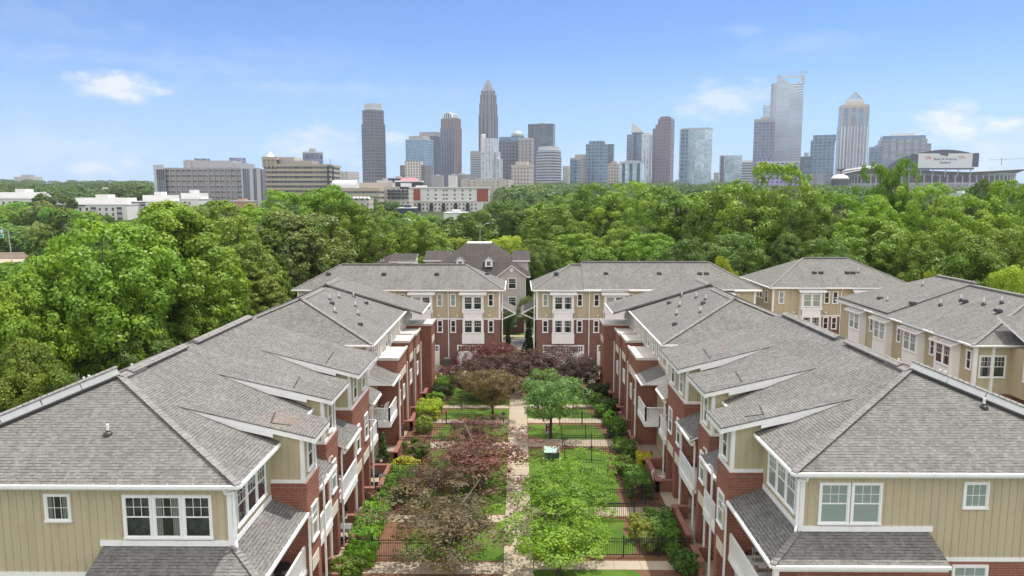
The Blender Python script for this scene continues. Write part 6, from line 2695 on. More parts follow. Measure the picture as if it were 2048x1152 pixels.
def ac_unit(label, x, y):
    t = thing('air_conditioner', label, 'air conditioner', (x, y, 0))
    mb = MB()
    mb.box(x - .55, x + .55, y - .5, y + .5, 0, .1)
    mb.build('pad', MT['conc'], t)
    mb = MB()
    mb.box(x - .42, x + .42, y - .42, y + .42, .1, 1.0)
    for k in range(9):
        mb.box(x - .43, x + .43, y - .43, y + .43, .18 + k * .09, .2 + k * .09)
    mb.build('cabinet', MT['acgrey'], t)
    mb = MB()
    mb.lathe([(.40, 1.0), (.40, 1.05), (.3, 1.09), (.05, 1.1)], (x, y, 0), 16)
    mb.build('fan_grille', MT['galv'], t)


ac_unit('dark air conditioner on the apron left of the purple trees, by a drainpipe', -8.2, 84.0)
ac_unit('dark air conditioner on the apron right of the purple trees, by the wide garage', 8.4, 84.0)


def grill(label, x, y, cover):
    t = thing('grill', label, 'grill', (x, y, 0))
    mb = MB()
    for dx in (-.5, .5):
        for dy in (-.22, .22):
            mb.box(x + dx - .03, x + dx + .03, y + dy - .03, y + dy + .03, .05, .8)
    mb.box(x - .52, x + .52, y - .25, y + .25, .25, .3)
    mb.build('stand', MT['iron'], t)
    mb = MB()
    poly = [(x - .4, y - .28, .8), (x - .4, y + .28, .8), (x - .4, y + .28, 1.0), (x - .4, y + .14, 1.18), (x - .4, y - .12, 1.2), (x - .4, y - .28, 1.02)]
    mb.extr(poly, (.8, 0, 0))
    mb.build('lid', MT['iron'] if cover else MT['galv'], t)
    mb = MB()
    mb.box(x - .85, x - .42, y - .24, y + .24, .84, .88)
    mb.box(x + .42, x + .85, y - .24, y + .24, .84, .88)
    mb.build('side_shelf', MT['acgrey'], t)


grill('black barbecue grill inside the brick patio wall on the left', -9.9, 48.4, True)
grill('steel kettle barbecue beside the brick pier of the nearest left patio', -9.9, 40.2, False)


def lounge_chair(label, x, y, z, rz, mat, group=None):
    t = thing('patio_chair', label, 'chair', (x, y, z), group)
    t.rotation_euler = (0, 0, rz)
    def B(name, boxes):
        mb = MB()
        for b in boxes:
            mb.hexa(b)
        ob = bpy.data.objects.new(name, mb.mesh(name, [mat]))
        COL.objects.link(ob)
        ob.parent = t
    def bxp(x0, x1, y0, y1, z0, z1, sh=0):
        return [(x0, y0, z0), (x1, y0, z0), (x1, y1, z0), (x0, y1, z0), (x0, y0 + sh, z1), (x1, y0 + sh, z1), (x1, y1 + sh, z1), (x0, y1 + sh, z1)]
    B('seat', [bxp(-.3, .3, -.3, .3, .34, .40)])
    B('backrest', [bxp(-.3 + k * .155, -.17 + k * .155, .26, .31, .4, 1.02, .2) for k in range(4)])
    for dx in (-.3, .24):
        for dy in (-.3, .22):
            B('leg', [bxp(dx, dx + .06, dy, dy + .06, 0, .36)])
    B('armrest', [bxp(-.36, -.28, -.3, .3, .6, .64)])
    B('armrest', [bxp(.28, .36, -.3, .3, .6, .64)])


lounge_chair('white patio chair inside the brick patio wall on the right', 9.75, 48.6, .05, R(60), MT['white'])
lounge_chair('white slatted chair on the left corner balcony, nearer the rail', -10.0, 54.3, 3.02, R(-70), MT['white'])
lounge_chair('white slatted chair on the left corner balcony, nearer the wall', -10.5, 55.4, 3.02, R(-110), MT['white'])
lounge_chair('dark chair on the porch of the nearest left corner', -10.3, 29.6, 3.0, R(-80), MT['iron'])
t = thing('plant_stand', 'pale wire plant stand with pots on the nearest right porch', 'plant stand', (10.9, 31.2, 3.0))
mb = MB()
for dx in (-.35, .35):
    for dy in (-.15, .15):
        mb.beam((10.9 + dx, 31.2 + dy, 3.0), (10.9 + dx, 31.2 + dy, 4.3), .03, .03)
for z in (3.25, 3.75, 4.25):
    mb.box(10.52, 11.28, 31.03, 31.37, z, z + .03)
mb.build('frame', MT['galv'], t)
for k, (dx, z) in enumerate(((-.2, 3.28), (.15, 3.78), (-.1, 4.28), (.22, 4.28))):
    mb = MB()
    mb.lathe([(.07, 0), (.11, .16), (.09, .2)], (10.9 + dx, 31.2, z), 10)
    mb.build('pot', PM['brickpale'], t)
t = thing('table', 'small dark table on the porch of the nearest left corner', 'table', (-10.4, 30.5, 3.0))
mb = MB()
mb.lathe([(.03, .0), (.42, .70), (.45, .72), (.45, .75)], (-10.4, 30.5, 3.0), 16)
mb.build('table_top', MT['iron'], t)
mb = MB()
mb.lathe([(.25, 0), (.05, .05), (.04, .7)], (-10.4, 30.5, 3.0), 12)
mb.build('pedestal', MT['iron'], t)
for x, y, s in ((-11.05 + .45, 44.9, 'left'), (10.95, 51.6, 'right')):
    t = thing('door_mat', 'dark door mat on the porch floor at the %s of the court' % s, 'door mat', (x, y, .06))
    mb = MB()
    mb.lathe([(.5, 0), (.52, .01), (.5, .02)], (x, y, .055), 20)
    mb.build('mat', MT['rubber_and_shade'], t)
for lab, x, y in (('black path lantern beside the walk under the olive tree', -1.2, 62.0),):
    t = thing('path_light', lab, 'lamp', (x, y, 0))
    mb = MB()
    mb.lathe([(.05, 0), (.05, .75), (.16, .8), (.16, 1.05), (.22, 1.08), (.04, 1.25)], (x, y, 0), 12)
    mb.build('post', MT['iron'], t)
    mb = MB()
    mb.lathe([(.12, .82), (.165, .84), (.165, 1.02), (.12, 1.04)], (x, y, 0), 12)
    mb.build('lantern', MT['glass_b'], t)


# iron fences: posts, and one panel of rails and pickets
def fence(label, pts, h=1.15, group='black iron garden fences'):
    c = pts[0]
    t = thing('iron_fence', label, 'fence', (c[0], c[1], 0), group)
    mb = MB()
    for a, b in zip(pts[:-1], pts[1:]):
        a, b = Vector((*a, 0)), Vector((*b, 0))
        L = (b - a).length
        for z in (.14, h - .26, h - .10):
            mb.beam(a + Vector((0, 0, z)), b + Vector((0, 0, z)), .03, .035)
        n = max(1, int(L / .125))
        for i in range(n + 1):
            q = a.lerp(b, i / n)
            mb.box(q.x - .011, q.x + .011, q.y - .011, q.y + .011, .05, h)
    mb.build('picket_panel', MT['iron'], t)
    for a, b in zip(pts[:-1], pts[1:]):
        a, b = Vector(a), Vector(b)
        n = max(1, round((b - a).length / 2.2))
        for i in range(n + (1 if tuple(b) == tuple(pts[-1]) else 0)):
            q = a.lerp(b, i / n)
            mb = MB()
            mb.box(q.x - .035, q.x + .035, q.y - .035, q.y + .035, 0, h + .08)
            mb.hexa([(q.x - .045, q.y - .045, h + .08), (q.x + .045, q.y - .045, h + .08), (q.x + .045, q.y + .045, h + .08), (q.x - .045, q.y + .045, h + .08),
                     (q.x - .01, q.y - .01, h + .14), (q.x + .01, q.y - .01, h + .14), (q.x + .01, q.y + .01, h + .14), (q.x - .01, q.y + .01, h + .14)])
            mb.build('post', MT['iron'], t)


fence('black iron fence before the yellow shrubs at the bottom right of the court', [(4.0, 38.75), (9.7, 38.75)])
fence('black iron fence along the near side of the second right path, with an angled gate', [(4.4, 43.35), (7.2, 43.4), (8.0, 44.0), (9.6, 42.6)])
fence('black iron fence along the far side of the second right path', [(4.5, 45.55), (7.4, 45.6), (8.2, 46.4), (9.3, 46.3)])
fence('black iron fence crossing the lawn beyond the bright green right tree', [(4.4, 49.2), (8.2, 49.6)])
fence('black iron fence behind the transformer box', [(3.6, 53.9), (7.6, 53.0)])
fence('black iron fence at the near side of the third right path', [(3.6, 56.35), (8.1, 56.35), (8.9, 57.0)])
fence('black iron fence at the far side of the third right path', [(3.6, 58.5), (7.6, 58.6), (8.8, 59.2)])
fence('black iron fence behind the leaning green tree', [(3.7, 62.35), (7.6, 62.4), (9.2, 62.2)])
fence('black iron fence by the far right path under the purple trees', [(5.0, 64.2), (8.2, 64.2)])
fence('furthest black iron fence on the right side of the court', [(5.2, 67.0), (8.4, 67.0)])
fence('black iron fence at the bottom left between hedge and olive tree', [(-9.5, 38.6), (-8.0, 38.5), (-4.2, 38.5)])
fence('black iron fence along the second left path beside the long hedge', [(-9.6, 44.5), (-6.0, 44.4)])
fence('black iron fence across the left lawn by the barbecue patio', [(-9.3, 46.2), (-6.4, 46.2)])
fence('short black iron fence beyond the left yellow shrubs', [(-8.6, 50.4), (-5.6, 50.4)])
fence('black iron fence in front of the pale left path', [(-9.4, 55.7), (-4.6, 55.9)])
fence('black iron fence behind the pale left path', [(-9.3, 58.3), (-5.0, 58.3)])
fence('black iron fence beside the round shrub on the left', [(-8.8, 62.2), (-3.6, 62.4)])
fence('black iron fence under the olive-brown tree on the left', [(-7.6, 66.8), (-2.8, 66.8)])
fence('furthest black iron fence on the left side of the court', [(-8.0, 71.5), (-4.8, 71.5)])


# ------------------------------------------------------------------ vegetation
def leaf_quads(rs, centres, radii, outs, per, size, flat=.75, up=.35, aspect=1.45, bias=.9):
    """Leaves scattered over the shells of many clumps. Returns verts (n*4,3)."""
    pos, nor = [], []
    for c, r, o, k in zip(centres, radii, outs, per):
        d = rs.normal(size=(k, 3)) + o * bias + np.array([0, 0, up])
        d /= np.linalg.norm(d, axis=1, keepdims=True)
        rad = r * (.45 + .62 * rs.random((k, 1)) ** .6)
        p = c + d * rad * np.array([1, 1, flat])
        n = d + rs.normal(size=(k, 3)) * .45 + np.array([0, 0, .25])
        n /= np.linalg.norm(n, axis=1, keepdims=True)
        pos.append(p)
        nor.append(n)
    p = np.concatenate(pos)
    n = np.concatenate(nor)
    k = len(p)
    a = rs.normal(size=(k, 3))
    t = np.cross(n, a)
    t /= np.linalg.norm(t, axis=1, keepdims=True) + 1e-9
    b = np.cross(n, t)
    s = size * (.6 + .8 * rs.random((k, 1)))
    t = t * s * aspect * .5
    b = b * s * .5
    # pointed leaf shape: a kite, bent a little along its middle
    mid = p - n * s * .10
    v = np.stack([p - t, mid + b - t * .1, p + t, mid - b - t * .1], axis=1)
    return v.reshape(-1, 3)


def quad_mesh(name, verts, mat):
    me = bpy.data.meshes.new(name)
    n = len(verts) // 4
    me.vertices.add(n * 4)
    me.vertices.foreach_set('co', verts.astype(np.float32).ravel())
    me.loops.add(n * 4)
    me.loops.foreach_set('vertex_index', np.arange(n * 4, dtype=np.int32))
    me.polygons.add(n)
    me.polygons.foreach_set('loop_start', np.arange(0, n * 4, 4, dtype=np.int32))
    me.polygons.foreach_set('loop_total', np.full(n, 4, dtype=np.int32))
    me.update()
    me.materials.append(mat)
    me.validate()
    return me


PROTO = {}


def proto_tree(name, seed, W, H, zlow, nclump, cr, leaves, size, kind='round', leaf='leaf', bark='bark', limbs=9, inner=.25, trunk=.028, sparse=False, lobes=.22):
    rs = np.random.RandomState(seed)
    rx, rz = W / 2, (H - zlow) / 2
    zc = zlow + rz
    # lobed envelope
    K = rs.normal(size=(7, 3))
    ph = rs.random(7) * 6.28
    cs, rr, os_, ks = [], [], [], []
    for i in range(nclump):
        g = i / nclump
        zz = 1 - 2 * (i + .5) / nclump
        th = i * 2.399963 + rs.random() * .5
        h = math.sqrt(max(0, 1 - zz * zz))
        d = np.array([h * math.cos(th), h * math.sin(th), zz])
        lob = 1 + lobes * np.sum(np.cos(K @ d * 2.2 + ph)) / 3.2
        if kind == 'round':
            e = np.array([rx, rx, rz])
        elif kind == 'ovoid':
            e = np.array([rx * (1 - .38 * max(0, zz)), rx * (1 - .38 * max(0, zz)), rz])
        elif kind == 'vase':
            f = .55 + .45 * min(1, (zz + 1) / 1.2)
            e = np.array([rx * f, rx * f, rz])
        else:
            f = max(.12, (1 - zz) / 2) * 1.25
            e = np.array([rx * f / max(h, .3), rx * f / max(h, .3), rz])
        depth = 1.0 if rs.random() > inner else .35 + .4 * rs.random()
        r = cr * (.65 + .7 * rs.random())
        c = d * e * lob * depth
        sh = max(0.0, 1 - .55 * r / max(1e-6, np.linalg.norm(c)))
        c = c * sh
        c[2] = max(c[2], -rz + r * .4) + zc
        cs.append(c)
        rr.append(r)
        os_.append(d * (1 if depth == 1 else .4))
        ks.append(r * r)
    ks = np.array(ks)
    ks = np.maximum(8, (ks / ks.sum() * leaves)).astype(int)
    verts = leaf_quads(rs, cs, rr, os_, ks, size)
    crown = quad_mesh('crown', verts, MT[leaf])
    mb = MB()
    tr = H * trunk
    top = zlow + (H - zlow) * (.45 if kind in ('round', 'vase') else .7)
    bend = [rs.normal() * .02 * H for _ in range(4)]
    spine = [(0, 0, -.3), (bend[0] * .3, bend[1] * .3, zlow * .6), (bend[0], bend[1], zlow + (top - zlow) * .4), (bend[0] + bend[2], bend[1] + bend[3], top)]
    mb.tube(spine, [tr * 1.25, tr, tr * .72, tr * .3], 0, 9)
    if kind != 'cone':
        order = rs.permutation(nclump)[:limbs]
        for i in order:
            c = np.array(cs[i])
            s = rs.random() * .6 + .25
            a = Vector(spine[1]).lerp(Vector(spine[2]), s) if rs.random() < .6 else Vector(spine[2]).lerp(Vector(spine[3]), s * .8)
            b = Vector(c)
            m1 = a.lerp(b, .45) + Vector((0, 0, (b - a).length * .10))
            mb.tube([a, m1, b], [tr * .42, tr * .27, tr * .08], 0, 6)
            if sparse:
                for _ in range(3):
                    e = b + Vector(rs.normal(size=3)) * cr * .9
                    mb.tube([m1.lerp(b, rs.random()), e], [tr * .13, tr * .03], 0, 5)
    trunkm = mb.mesh('trunk', [MT[bark]])
    rr_ = np.percentile(np.hypot(verts[:, 0], verts[:, 1]), 92)
    PROTO[name] = (2 * float(rr_), float(np.percentile(verts[:, 2], 99.3)), crown, trunkm)


proto_tree('oak', 1, 12, 16, 2.2, 210, 1.15, 34000, .235)
proto_tree('oak2', 2, 12, 15, 2.0, 230, 1.05, 32000, .225, lobes=.32)
proto_tree('ovoid', 3, 9, 17, 1.2, 200, 1.0, 32000, .225, 'ovoid', lobes=.26)
proto_tree('ovoid2', 4, 9, 16, 1.5, 240, .82, 32000, .20, 'ovoid', lobes=.32)
proto_tree('spread', 5, 14, 14, 3.2, 180, 1.2, 30000, .24, 'vase', lobes=.38, limbs=18)
proto_tree('loose', 6, 14, 18, 4.0, 170, 1.1, 28000, .235, 'vase', lobes=.36, limbs=30, inner=.32, sparse=True)
proto_tree('loose2', 7, 13, 19, 4.5, 150, 1.1, 26000, .235, 'round', lobes=.42, limbs=30, inner=.3, sparse=True)
proto_tree('mid', 8, 11, 14, 1.6, 80, 1.35, 8500, .42)
proto_tree('mid2', 9, 10, 15, 1.4, 75, 1.25, 8000, .40, 'ovoid', lobes=.3)
proto_tree('mid3', 10, 13, 14, 2.4, 85, 1.35, 8500, .43, 'vase', lobes=.38)
proto_tree('redbud', 11, 5.2, 4.6, 1.5, 110, .50, 9500, .092, 'vase', 'leaf_s', 'bark_d', 16, .35, .019, True, .35)
proto_tree('redbud2', 12, 5.4, 4.8, 1.4, 120, .46, 9000, .09, 'vase', 'leaf_s', 'bark_d', 18, .4, .018, True, .45)
proto_tree('sparse', 13, 5.6, 4.8, 1.4, 130, .44, 7600, .080, 'vase', 'leaf_s', 'bark', 30, .45, .018, True, .5)
proto_tree('plum', 14, 6.5, 4.9, 1.2, 140, .58, 16000, .10, 'round', 'leaf_s', 'bark_d', 14, .2, .02, True, .3)
proto_tree('cone', 15, 1.5, 3.8, .05, 80, .22, 5200, .085, 'cone', 'leaf_s', 'bark_d', 0, .2)
proto_tree('shrub', 16, 1.5, 1.15, -.12, 46, .22, 3600, .075, 'round', 'leaf_s', 'bark_d', 6, .15)
proto_tree('shrub2', 17, 1.5, 1.2, -.1, 60, .20, 3200, .085, 'round', 'leaf_s', 'bark_d', 8, .25, lobes=.4)


def hedge_proto():
    rs = np.random.RandomState(30)
    cs, rr, os_, ks = [], [], [], []
    for x in np.linspace(-.5, .5, 4):
        for y in np.linspace(-1.5, 1.5, 11):
            for z in (.25, .6, .88):
                if abs(x) < .3 and z < .8:
                    continue
                cs.append(np.array([x, y, z]) + rs.normal(size=3) * .06)
                rr.append(.22 + .06 * rs.random())
                o = np.array([x * 1.6, y * .5 if abs(y) > 1.3 else 0, z - .2])
                os_.append(o)
                ks.append(56)
    PROTO['hedge'] = (1.4, 1.1, quad_mesh('crown', leaf_quads(rs, cs, rr, os_, ks, .08), MT['leaf_s']), None)


hedge_proto()
HERO = []


def plant_tree(name, cat, proto, x, y, w, h, tint, label, rz=None, group=None, z=None, len_=None):
    W, H, crown, trunkm = PROTO[proto]
    zb = gz(y) if z is None else z
    t = thing(name, label, cat, (x, y, zb), group)
    rz = RNG.random() * 6.28 if rz is None else rz
    sc = (w / W, (len_ / 3.4) if len_ else w / W, h / H)
    for part, me in (('crown' if 'tree' in name else 'foliage', crown), ('trunk' if 'tree' in name else 'stem', trunkm)):
        if me is None:
            continue
        o = bpy.data.objects.new(part, me)
        COL.objects.link(o)
        o.parent = t
        o.rotation_euler = (0, 0, rz)
        o.scale = sc
        if me is crown:
            o.color = (*tint, 1)
    return t


def tree_px(proto, px, ytop, v, wpx, tint, label, name='broadleaf_tree', cat='tree', group=None, extra=0):
    p = at(px, ytop, v)
    h = max(2.0, p.z - gz(v)) + extra
    w = wpx / FOC * v * 1.02
    return plant_tree(name, cat, proto, p.x, v, w, h, tint, label, group=group)


G_YEL = (.300, .400, .033)
G_BRT = (.180, .318, .030)
G_MID = (0.168, 0.286, 0.029)
G_DRK = (0.110, 0.190, 0.031)
G_OLV = (.168, .250, .034)
G_GRY = (0.186, 0.274, 0.072)
NEAR = [
    # left of the houses
    ('mid', 100, 386, 405, 80, G_DRK, 'dark tree standing up against the left end of the long white apartment block'),
    ('spread', 40, 545, 60, 215, G_BRT, 'light yellow-green tree at the left edge, layered leafy tiers, nearest of the left trees'),
    ('oak2', 40, 690, 50, 175, G_OLV, 'low olive tree behind the nearest left roof edge, at the very left'),
    ('oak', 190, 452, 66, 285, G_MID, 'big dense green tree left of the near roof ridge'),
    ('ovoid', 345, 412, 76, 235, G_BRT, 'tall rounded bright green tree, highest of the front left trees'),
    ('oak2', 455, 560, 84, 105, G_BRT, 'small bright green tree tucked beside the ridge of the second left row'),
    ('ovoid2', 470, 408, 92, 165, G_OLV, 'tall olive tree with yellow new growth right of the tallest front left tree'),
    ('ovoid2', 545, 440, 98, 120, G_OLV, 'narrow brownish olive tree between the yellow-tipped and the grey-green tree'),
    ('ovoid', 592, 426, 102, 185, G_GRY, 'grey-green conical tree left of the far alley row'),
    ('loose', 560, 385, 132, 210, G_BRT, 'bright feathery tree below the banded hospital, left of two'),
    ('loose2', 655, 376, 128, 190, G_BRT, 'bright feathery tree with bare twig tips below the mast tower'),
    ('loose', 715, 410, 124, 170, G_BRT, 'broad bright tree whose right side hangs over the dark roof end'),
    ('oak', 255, 640, 64, 165, G_DRK, 'dark lower tree in the shade behind the left ridge vents'),
    ('oak2', 365, 600, 72, 150, G_MID, 'mid-green lower tree in front of the tallest front left tree'),
    ('oak', 120, 560, 74, 150, G_DRK, 'dark tree filling the gap behind the light left-edge tree'),
    ('ovoid2', 530, 540, 90, 120, G_OLV, 'olive tree low behind the second left row'),
    ('oak2', 640, 500, 106, 120, G_MID, 'round tree low beside the left end of the far alley row'),
    ('oak', 765, 438, 134, 130, G_DRK, 'dark rounded tree behind the dark roof end'),
    ('oak2', 850, 446, 128, 150, G_MID, 'round mid-green tree left of the grey house roof'),
    # centre
    ('spread', 930, 478, 142, 110, G_YEL, 'low yellow-green tree just behind the grey house, on its left'),
    ('spread', 1022, 474, 140, 120, G_YEL, 'low yellow-green tree just behind the grey house, on its right'),
    ('oak', 1010, 405, 215, 120, G_DRK, 'dark tall tree behind the taller street lamp'),
    ('oak2', 1115, 415, 160, 135, G_BRT, 'bright green tree right of the grey house'),
    ('oak', 1165, 470, 132, 140, G_MID, 'rounded tree behind the left end of the stepped row'),
    ('oak2', 1180, 374, 175, 140, G_MID, 'dark-topped tall tree behind the stepped row, left of the tall trio'),
    ('loose', 1262, 366, 170, 160, G_BRT, 'tall bright tree behind the stepped row, middle of the tall trio'),
    ('loose2', 1245, 455, 140, 120, G_MID, 'mid-green tree standing low behind the middle of the stepped roof'),
    ('loose2', 1370, 378, 146, 200, G_BRT, 'yellowish tree with a pale forked trunk behind the stepped row'),
    ('oak', 1310, 470, 130, 130, G_MID, 'rounded tree low behind the ridge of the stepped row'),
    # right
    ('loose', 1535, 330, 128, 235, G_BRT, 'great open-limbed oak whose crown tops the lilac block, tallest tree on the right'),
    ('oak2', 1440, 392, 128, 130, G_MID, 'mid-green tree at the left foot of the great open-limbed oak'),
    ('oak', 1470, 470, 108, 150, G_DRK, 'dark tree low between the stepped row and the far hipped row'),
    ('spread', 1450, 518, 98, 55, G_YEL, 'small yellow-green sapling tree beside the right end of the stepped roof'),
    ('oak2', 1620, 395, 120, 130, G_MID, 'rounded tree right of the great open-limbed oak'),
    ('loose', 1690, 390, 122, 165, G_BRT, 'bright open tree below the domed pavilion'),
    ('loose2', 1785, 324, 128, 92, G_BRT, 'slim bright tree whose tip pokes up in front of the stadium'),
    ('loose', 1850, 372, 120, 165, G_BRT, 'bright tree in front of the stadium arcade, right of the poking tip'),
    ('oak', 1740, 440, 112, 170, G_MID, 'broad shaded tree behind the far hipped row'),
    ('oak2', 1975, 365, 170, 90, G_DRK, 'round dark tree by the right end of the stadium'),
    ('loose', 1945, 394, 112, 185, G_BRT, 'bright layered tree at the right, below the round dark one'),
    ('spread', 2045, 368, 116, 160, G_BRT, 'bright tree cut by the right edge of the picture, highest there'),
    ('spread', 1930, 470, 98, 180, G_MID, 'dark-bottomed layered tree behind the right-hand tan row'),
    ('spread', 2035, 535, 82, 120, G_YEL, 'yellow-green tree at the right edge above the tan row roof'),
    ('oak2', 1850, 470, 104, 130, G_MID, 'mid-green tree behind the ridge of the tan row'),
    ('spread', 1875, 548, 92, 70, G_YEL, 'small yellow-green tree peeping over the tan row ridge'),
    ('oak', 1660, 480, 104, 140, G_DRK, 'very dark tree right behind the far hipped row ridge'),
    ('oak', 2030, 460, 100, 160, G_MID, 'dense tree behind the yellow-green one at the right edge'),
    ('oak2', 1765, 400, 116, 130, G_BRT, 'bright tree standing between the slim tip tree and the far hipped row'),
    ('ovoid', 1575, 470, 106, 90, G_DRK, 'dark upright tree above the left flank of the far hipped row'),
    ('oak', 1385, 480, 112, 130, G_DRK, 'dark tree right behind the ridge end of the stepped row'),
    ('oak', 1075, 480, 126, 90, G_DRK, 'dark tree filling the gap right of the grey house'),
]
for i, a in enumerate(NEAR):
    k = .68 + .36 * ((i * 7) % 11) / 10
    q = .92 + .16 * ((i * 5) % 7) / 6
    tree_px(*a[:5], (a[5][0] * k * q, a[5][1] * k, a[5][2] * k), *a[6:])

# mid-distance woods, each tree its own
LIM = [(-60, 412), (0, 410), (70, 402), (130, 408), (200, 430), (250, 442), (330, 414), (400, 405), (480, 420), (560, 400), (640, 398), (700, 402), (760, 412), (830, 424), (900, 434), (960, 415), (1000, 395), (1100, 386), (1200, 378), (1400, 380), (1440, 398), (1600, 384), (1700, 386), (2100, 386)]


def lim(px):
    return float(np.interp(px, [a for a, b in LIM], [b for a, b in LIM]))


def px_of(x, y, z):
    p, a = PITCH, YAW
    fw = Vector((-math.sin(a) * math.cos(p), math.cos(a) * math.cos(p), -math.sin(p)))
    rt = Vector((math.cos(a), math.sin(a), 0))
    up = rt.cross(fw)
    d = Vector((x, y, z - CAM_H))
    w = d.dot(fw)
    return 1024 + FOC * d.dot(rt) / w, 576 - FOC * d.dot(up) / w


rg = random.Random(41)
placed = []
count = 0
# trees standing behind the motorway at the left edge
for k in range(11):
    px = -45 + 17 * k + rg.uniform(-5, 5)
    v = 247 + 28 * rg.random()
    x = at(px, 388, v).x
    h = max(6.0, at(px, 452 + rg.uniform(-8, 14), v).z - gz(v))
    b = rg.choice([G_MID, G_BRT, G_GRY])
    plant_tree('broadleaf_tree', 'tree', rg.choice(['mid', 'mid3', 'mid2']), x, v, 9.5, h, tuple(c * (.85 + .3 * rg.random()) for c in b), 'broadleaf tree in the mid-distance woods between the townhouses and the city', group='trees of the mid-distance woods', rz=rg.random() * 6.28)
    placed.append((x, v))
    count += 1
for k in range(6):
    px = -30 + 19 * k + rg.uniform(-4, 4)
    v = 150 + 40 * rg.random()
    x = at(px, 388, v).x
    h = max(3.5, at(px, 534 + rg.uniform(0, 8), v).z - gz(v))
    plant_tree('broadleaf_tree', 'tree', rg.choice(['mid', 'mid3']), x, v, 7.0, h, tuple(c * (.8 + .3 * rg.random()) for c in rg.choice([G_MID, G_BRT])), 'broadleaf tree in the mid-distance woods between the townhouses and the city', group='trees of the mid-distance woods', rz=rg.random() * 6.28)
    placed.append((x, v))
    count += 1
# the band of trees that hides the feet of the white blocks
for k in range(30):
    px = -45 + 445 * k / 29 + rg.uniform(-6, 6)
    v = 330 + 85 * rg.random()
    x = at(px, 388, v).x
    top = lim(px) + rg.uniform(-2, 12)
    h = max(5.0, at(px, top, v).z - gz(v))
    b = rg.choice([G_MID, G_DRK, G_BRT, G_GRY])
    plant_tree('broadleaf_tree', 'tree', rg.choice(['mid', 'mid3']), x, v, min(13, h * 1.1), h, tuple(c * (.85 + .3 * rg.random()) for c in b), 'broadleaf tree in the mid-distance woods between the townhouses and the city', group='trees of the mid-distance woods', rz=rg.random() * 6.28)
    placed.append((x, v))
    count += 1
tries = 0
while count < 225 and tries < 9000:
    tries += 1
    v = 130 + 330 * rg.random() ** 1.15
    px = -60 + 2170 * rg.random()
    x = at(px, 388, v).x
    if v < 152 and -30 < x < 12:
        continue
    if 196 < v < 240 and x < -85:
        continue
    if px < 100 and v < 243:
        continue
    if any((x - q[0]) ** 2 + (v - q[1]) ** 2 < (4.2 + v * .012) ** 2 for q in placed):
        continue
    h = 9 + 8 * rg.random()
    y = px_of(x, v, gz(v) + h)[1]
    L = lim(px)
    if y < L:
        h = max(4.5, at(px, L + rg.random() * 12, v).z - gz(v))
        if px_of(x, v, gz(v) + h)[1] < L - 3:
            continue
    w = min(13, h * (.75 + .35 * rg.random()))
    pr = rg.choice(['mid', 'mid2', 'mid3', 'mid', 'mid3'])
    b = rg.choice([G_MID, G_DRK, G_DRK, G_BRT, G_GRY, G_DRK, G_OLV])
    k = .72 + .4 * rg.random()
    plant_tree('broadleaf_tree', 'tree', pr, x, v, w, h, tuple(c * k for c in b), 'broadleaf tree in the mid-distance woods between the townhouses and the city', group='trees of the mid-distance woods', rz=rg.random() * 6.28)
    placed.append((x, v))
    count += 1


def far_woods():
    """The wooded land that runs on to the city: one mass of small leafy crowns."""
    rs = np.random.RandomState(77)
    rnd = random.Random(78)
    base = []
    for sd in range(3):
        q = np.random.RandomState(200 + sd)
        cs, rr, os_, ks = [], [], [], []
        for i in range(42):
            zz = 1 - 1.5 * (i + .5) / 42
            th = i * 2.4 + q.random() * .6
            h = math.sqrt(max(0, 1 - zz * zz))
            d = np.array([h * math.cos(th), h * math.sin(th), zz])
            cs.append(d * np.array([.78, .78, .72]) * (.85 + .3 * q.random()))
            rr.append(.25 + .12 * q.random())
            os_.append(d)
            ks.append(17)
        base.append(leaf_quads(q, cs, rr, os_, ks, .15, .9, .4))
    skip = [(298, 530, 495, 575), (515, 770, 540, 720), (750, 990, 500, 640), (-70, 400, 425, 520), (450, 500, 430, 460), (180, 220, 890, 920)]
    out = []
    n = 0
    while n < 920:
        v = 430 + 2150 * rnd.random() ** 1.6
        px = -260 + 2560 * rnd.random()
        if any(a < px < b and c < v < d for a, b, c, d in skip):
            continue
        h = 10 + 8 * rnd.random()
        x = at(px, 388, v).x
        ytop = px_of(x, v, gz(v) + h)[1]
        floor_y = np.interp(px, [-80, 20, 66, 90, 300, 301, 525, 760, 818, 980, 1000, 1100, 1450, 1500, 1640, 1760, 2040, 2130], [352, 357, 356, 364, 362, 402, 402, 392, 425, 425, 372, 366, 364, 372, 368, 379, 377, 358])
        if v > 420 and ytop < floor_y:
            if px > 300:
                if ytop < floor_y - 9:
                    continue
                h *= .8
            else:
                h *= .8
        r = h * (.50 + .22 * rnd.random()) * (1 + v / 2400)
        b = base[n % 3]
        a = rnd.random() * 6.28
        c, s = math.cos(a), math.sin(a)
        m = b.copy()
        m[:, 0], m[:, 1] = (b[:, 0] * c - b[:, 1] * s) * r, (b[:, 0] * s + b[:, 1] * c) * r
        m[:, 2] = b[:, 2] * h * .5 + h * .55
        out.append(m + np.array([x, v, gz(v)]))
        n += 1
    me = quad_mesh('far_woods', np.concatenate(out), leafmat('far_leaves', (1, 1, 1), .35, .45, .02))
    o = bpy.data.objects.new('far_woods', me)
    COL.objects.link(o)
    o.color = (.085, .150, .045, 1)
    tag(o, 'distant wooded land running up to the foot of the city', 'woods')
    o['kind'] = 'stuff'


far_woods()

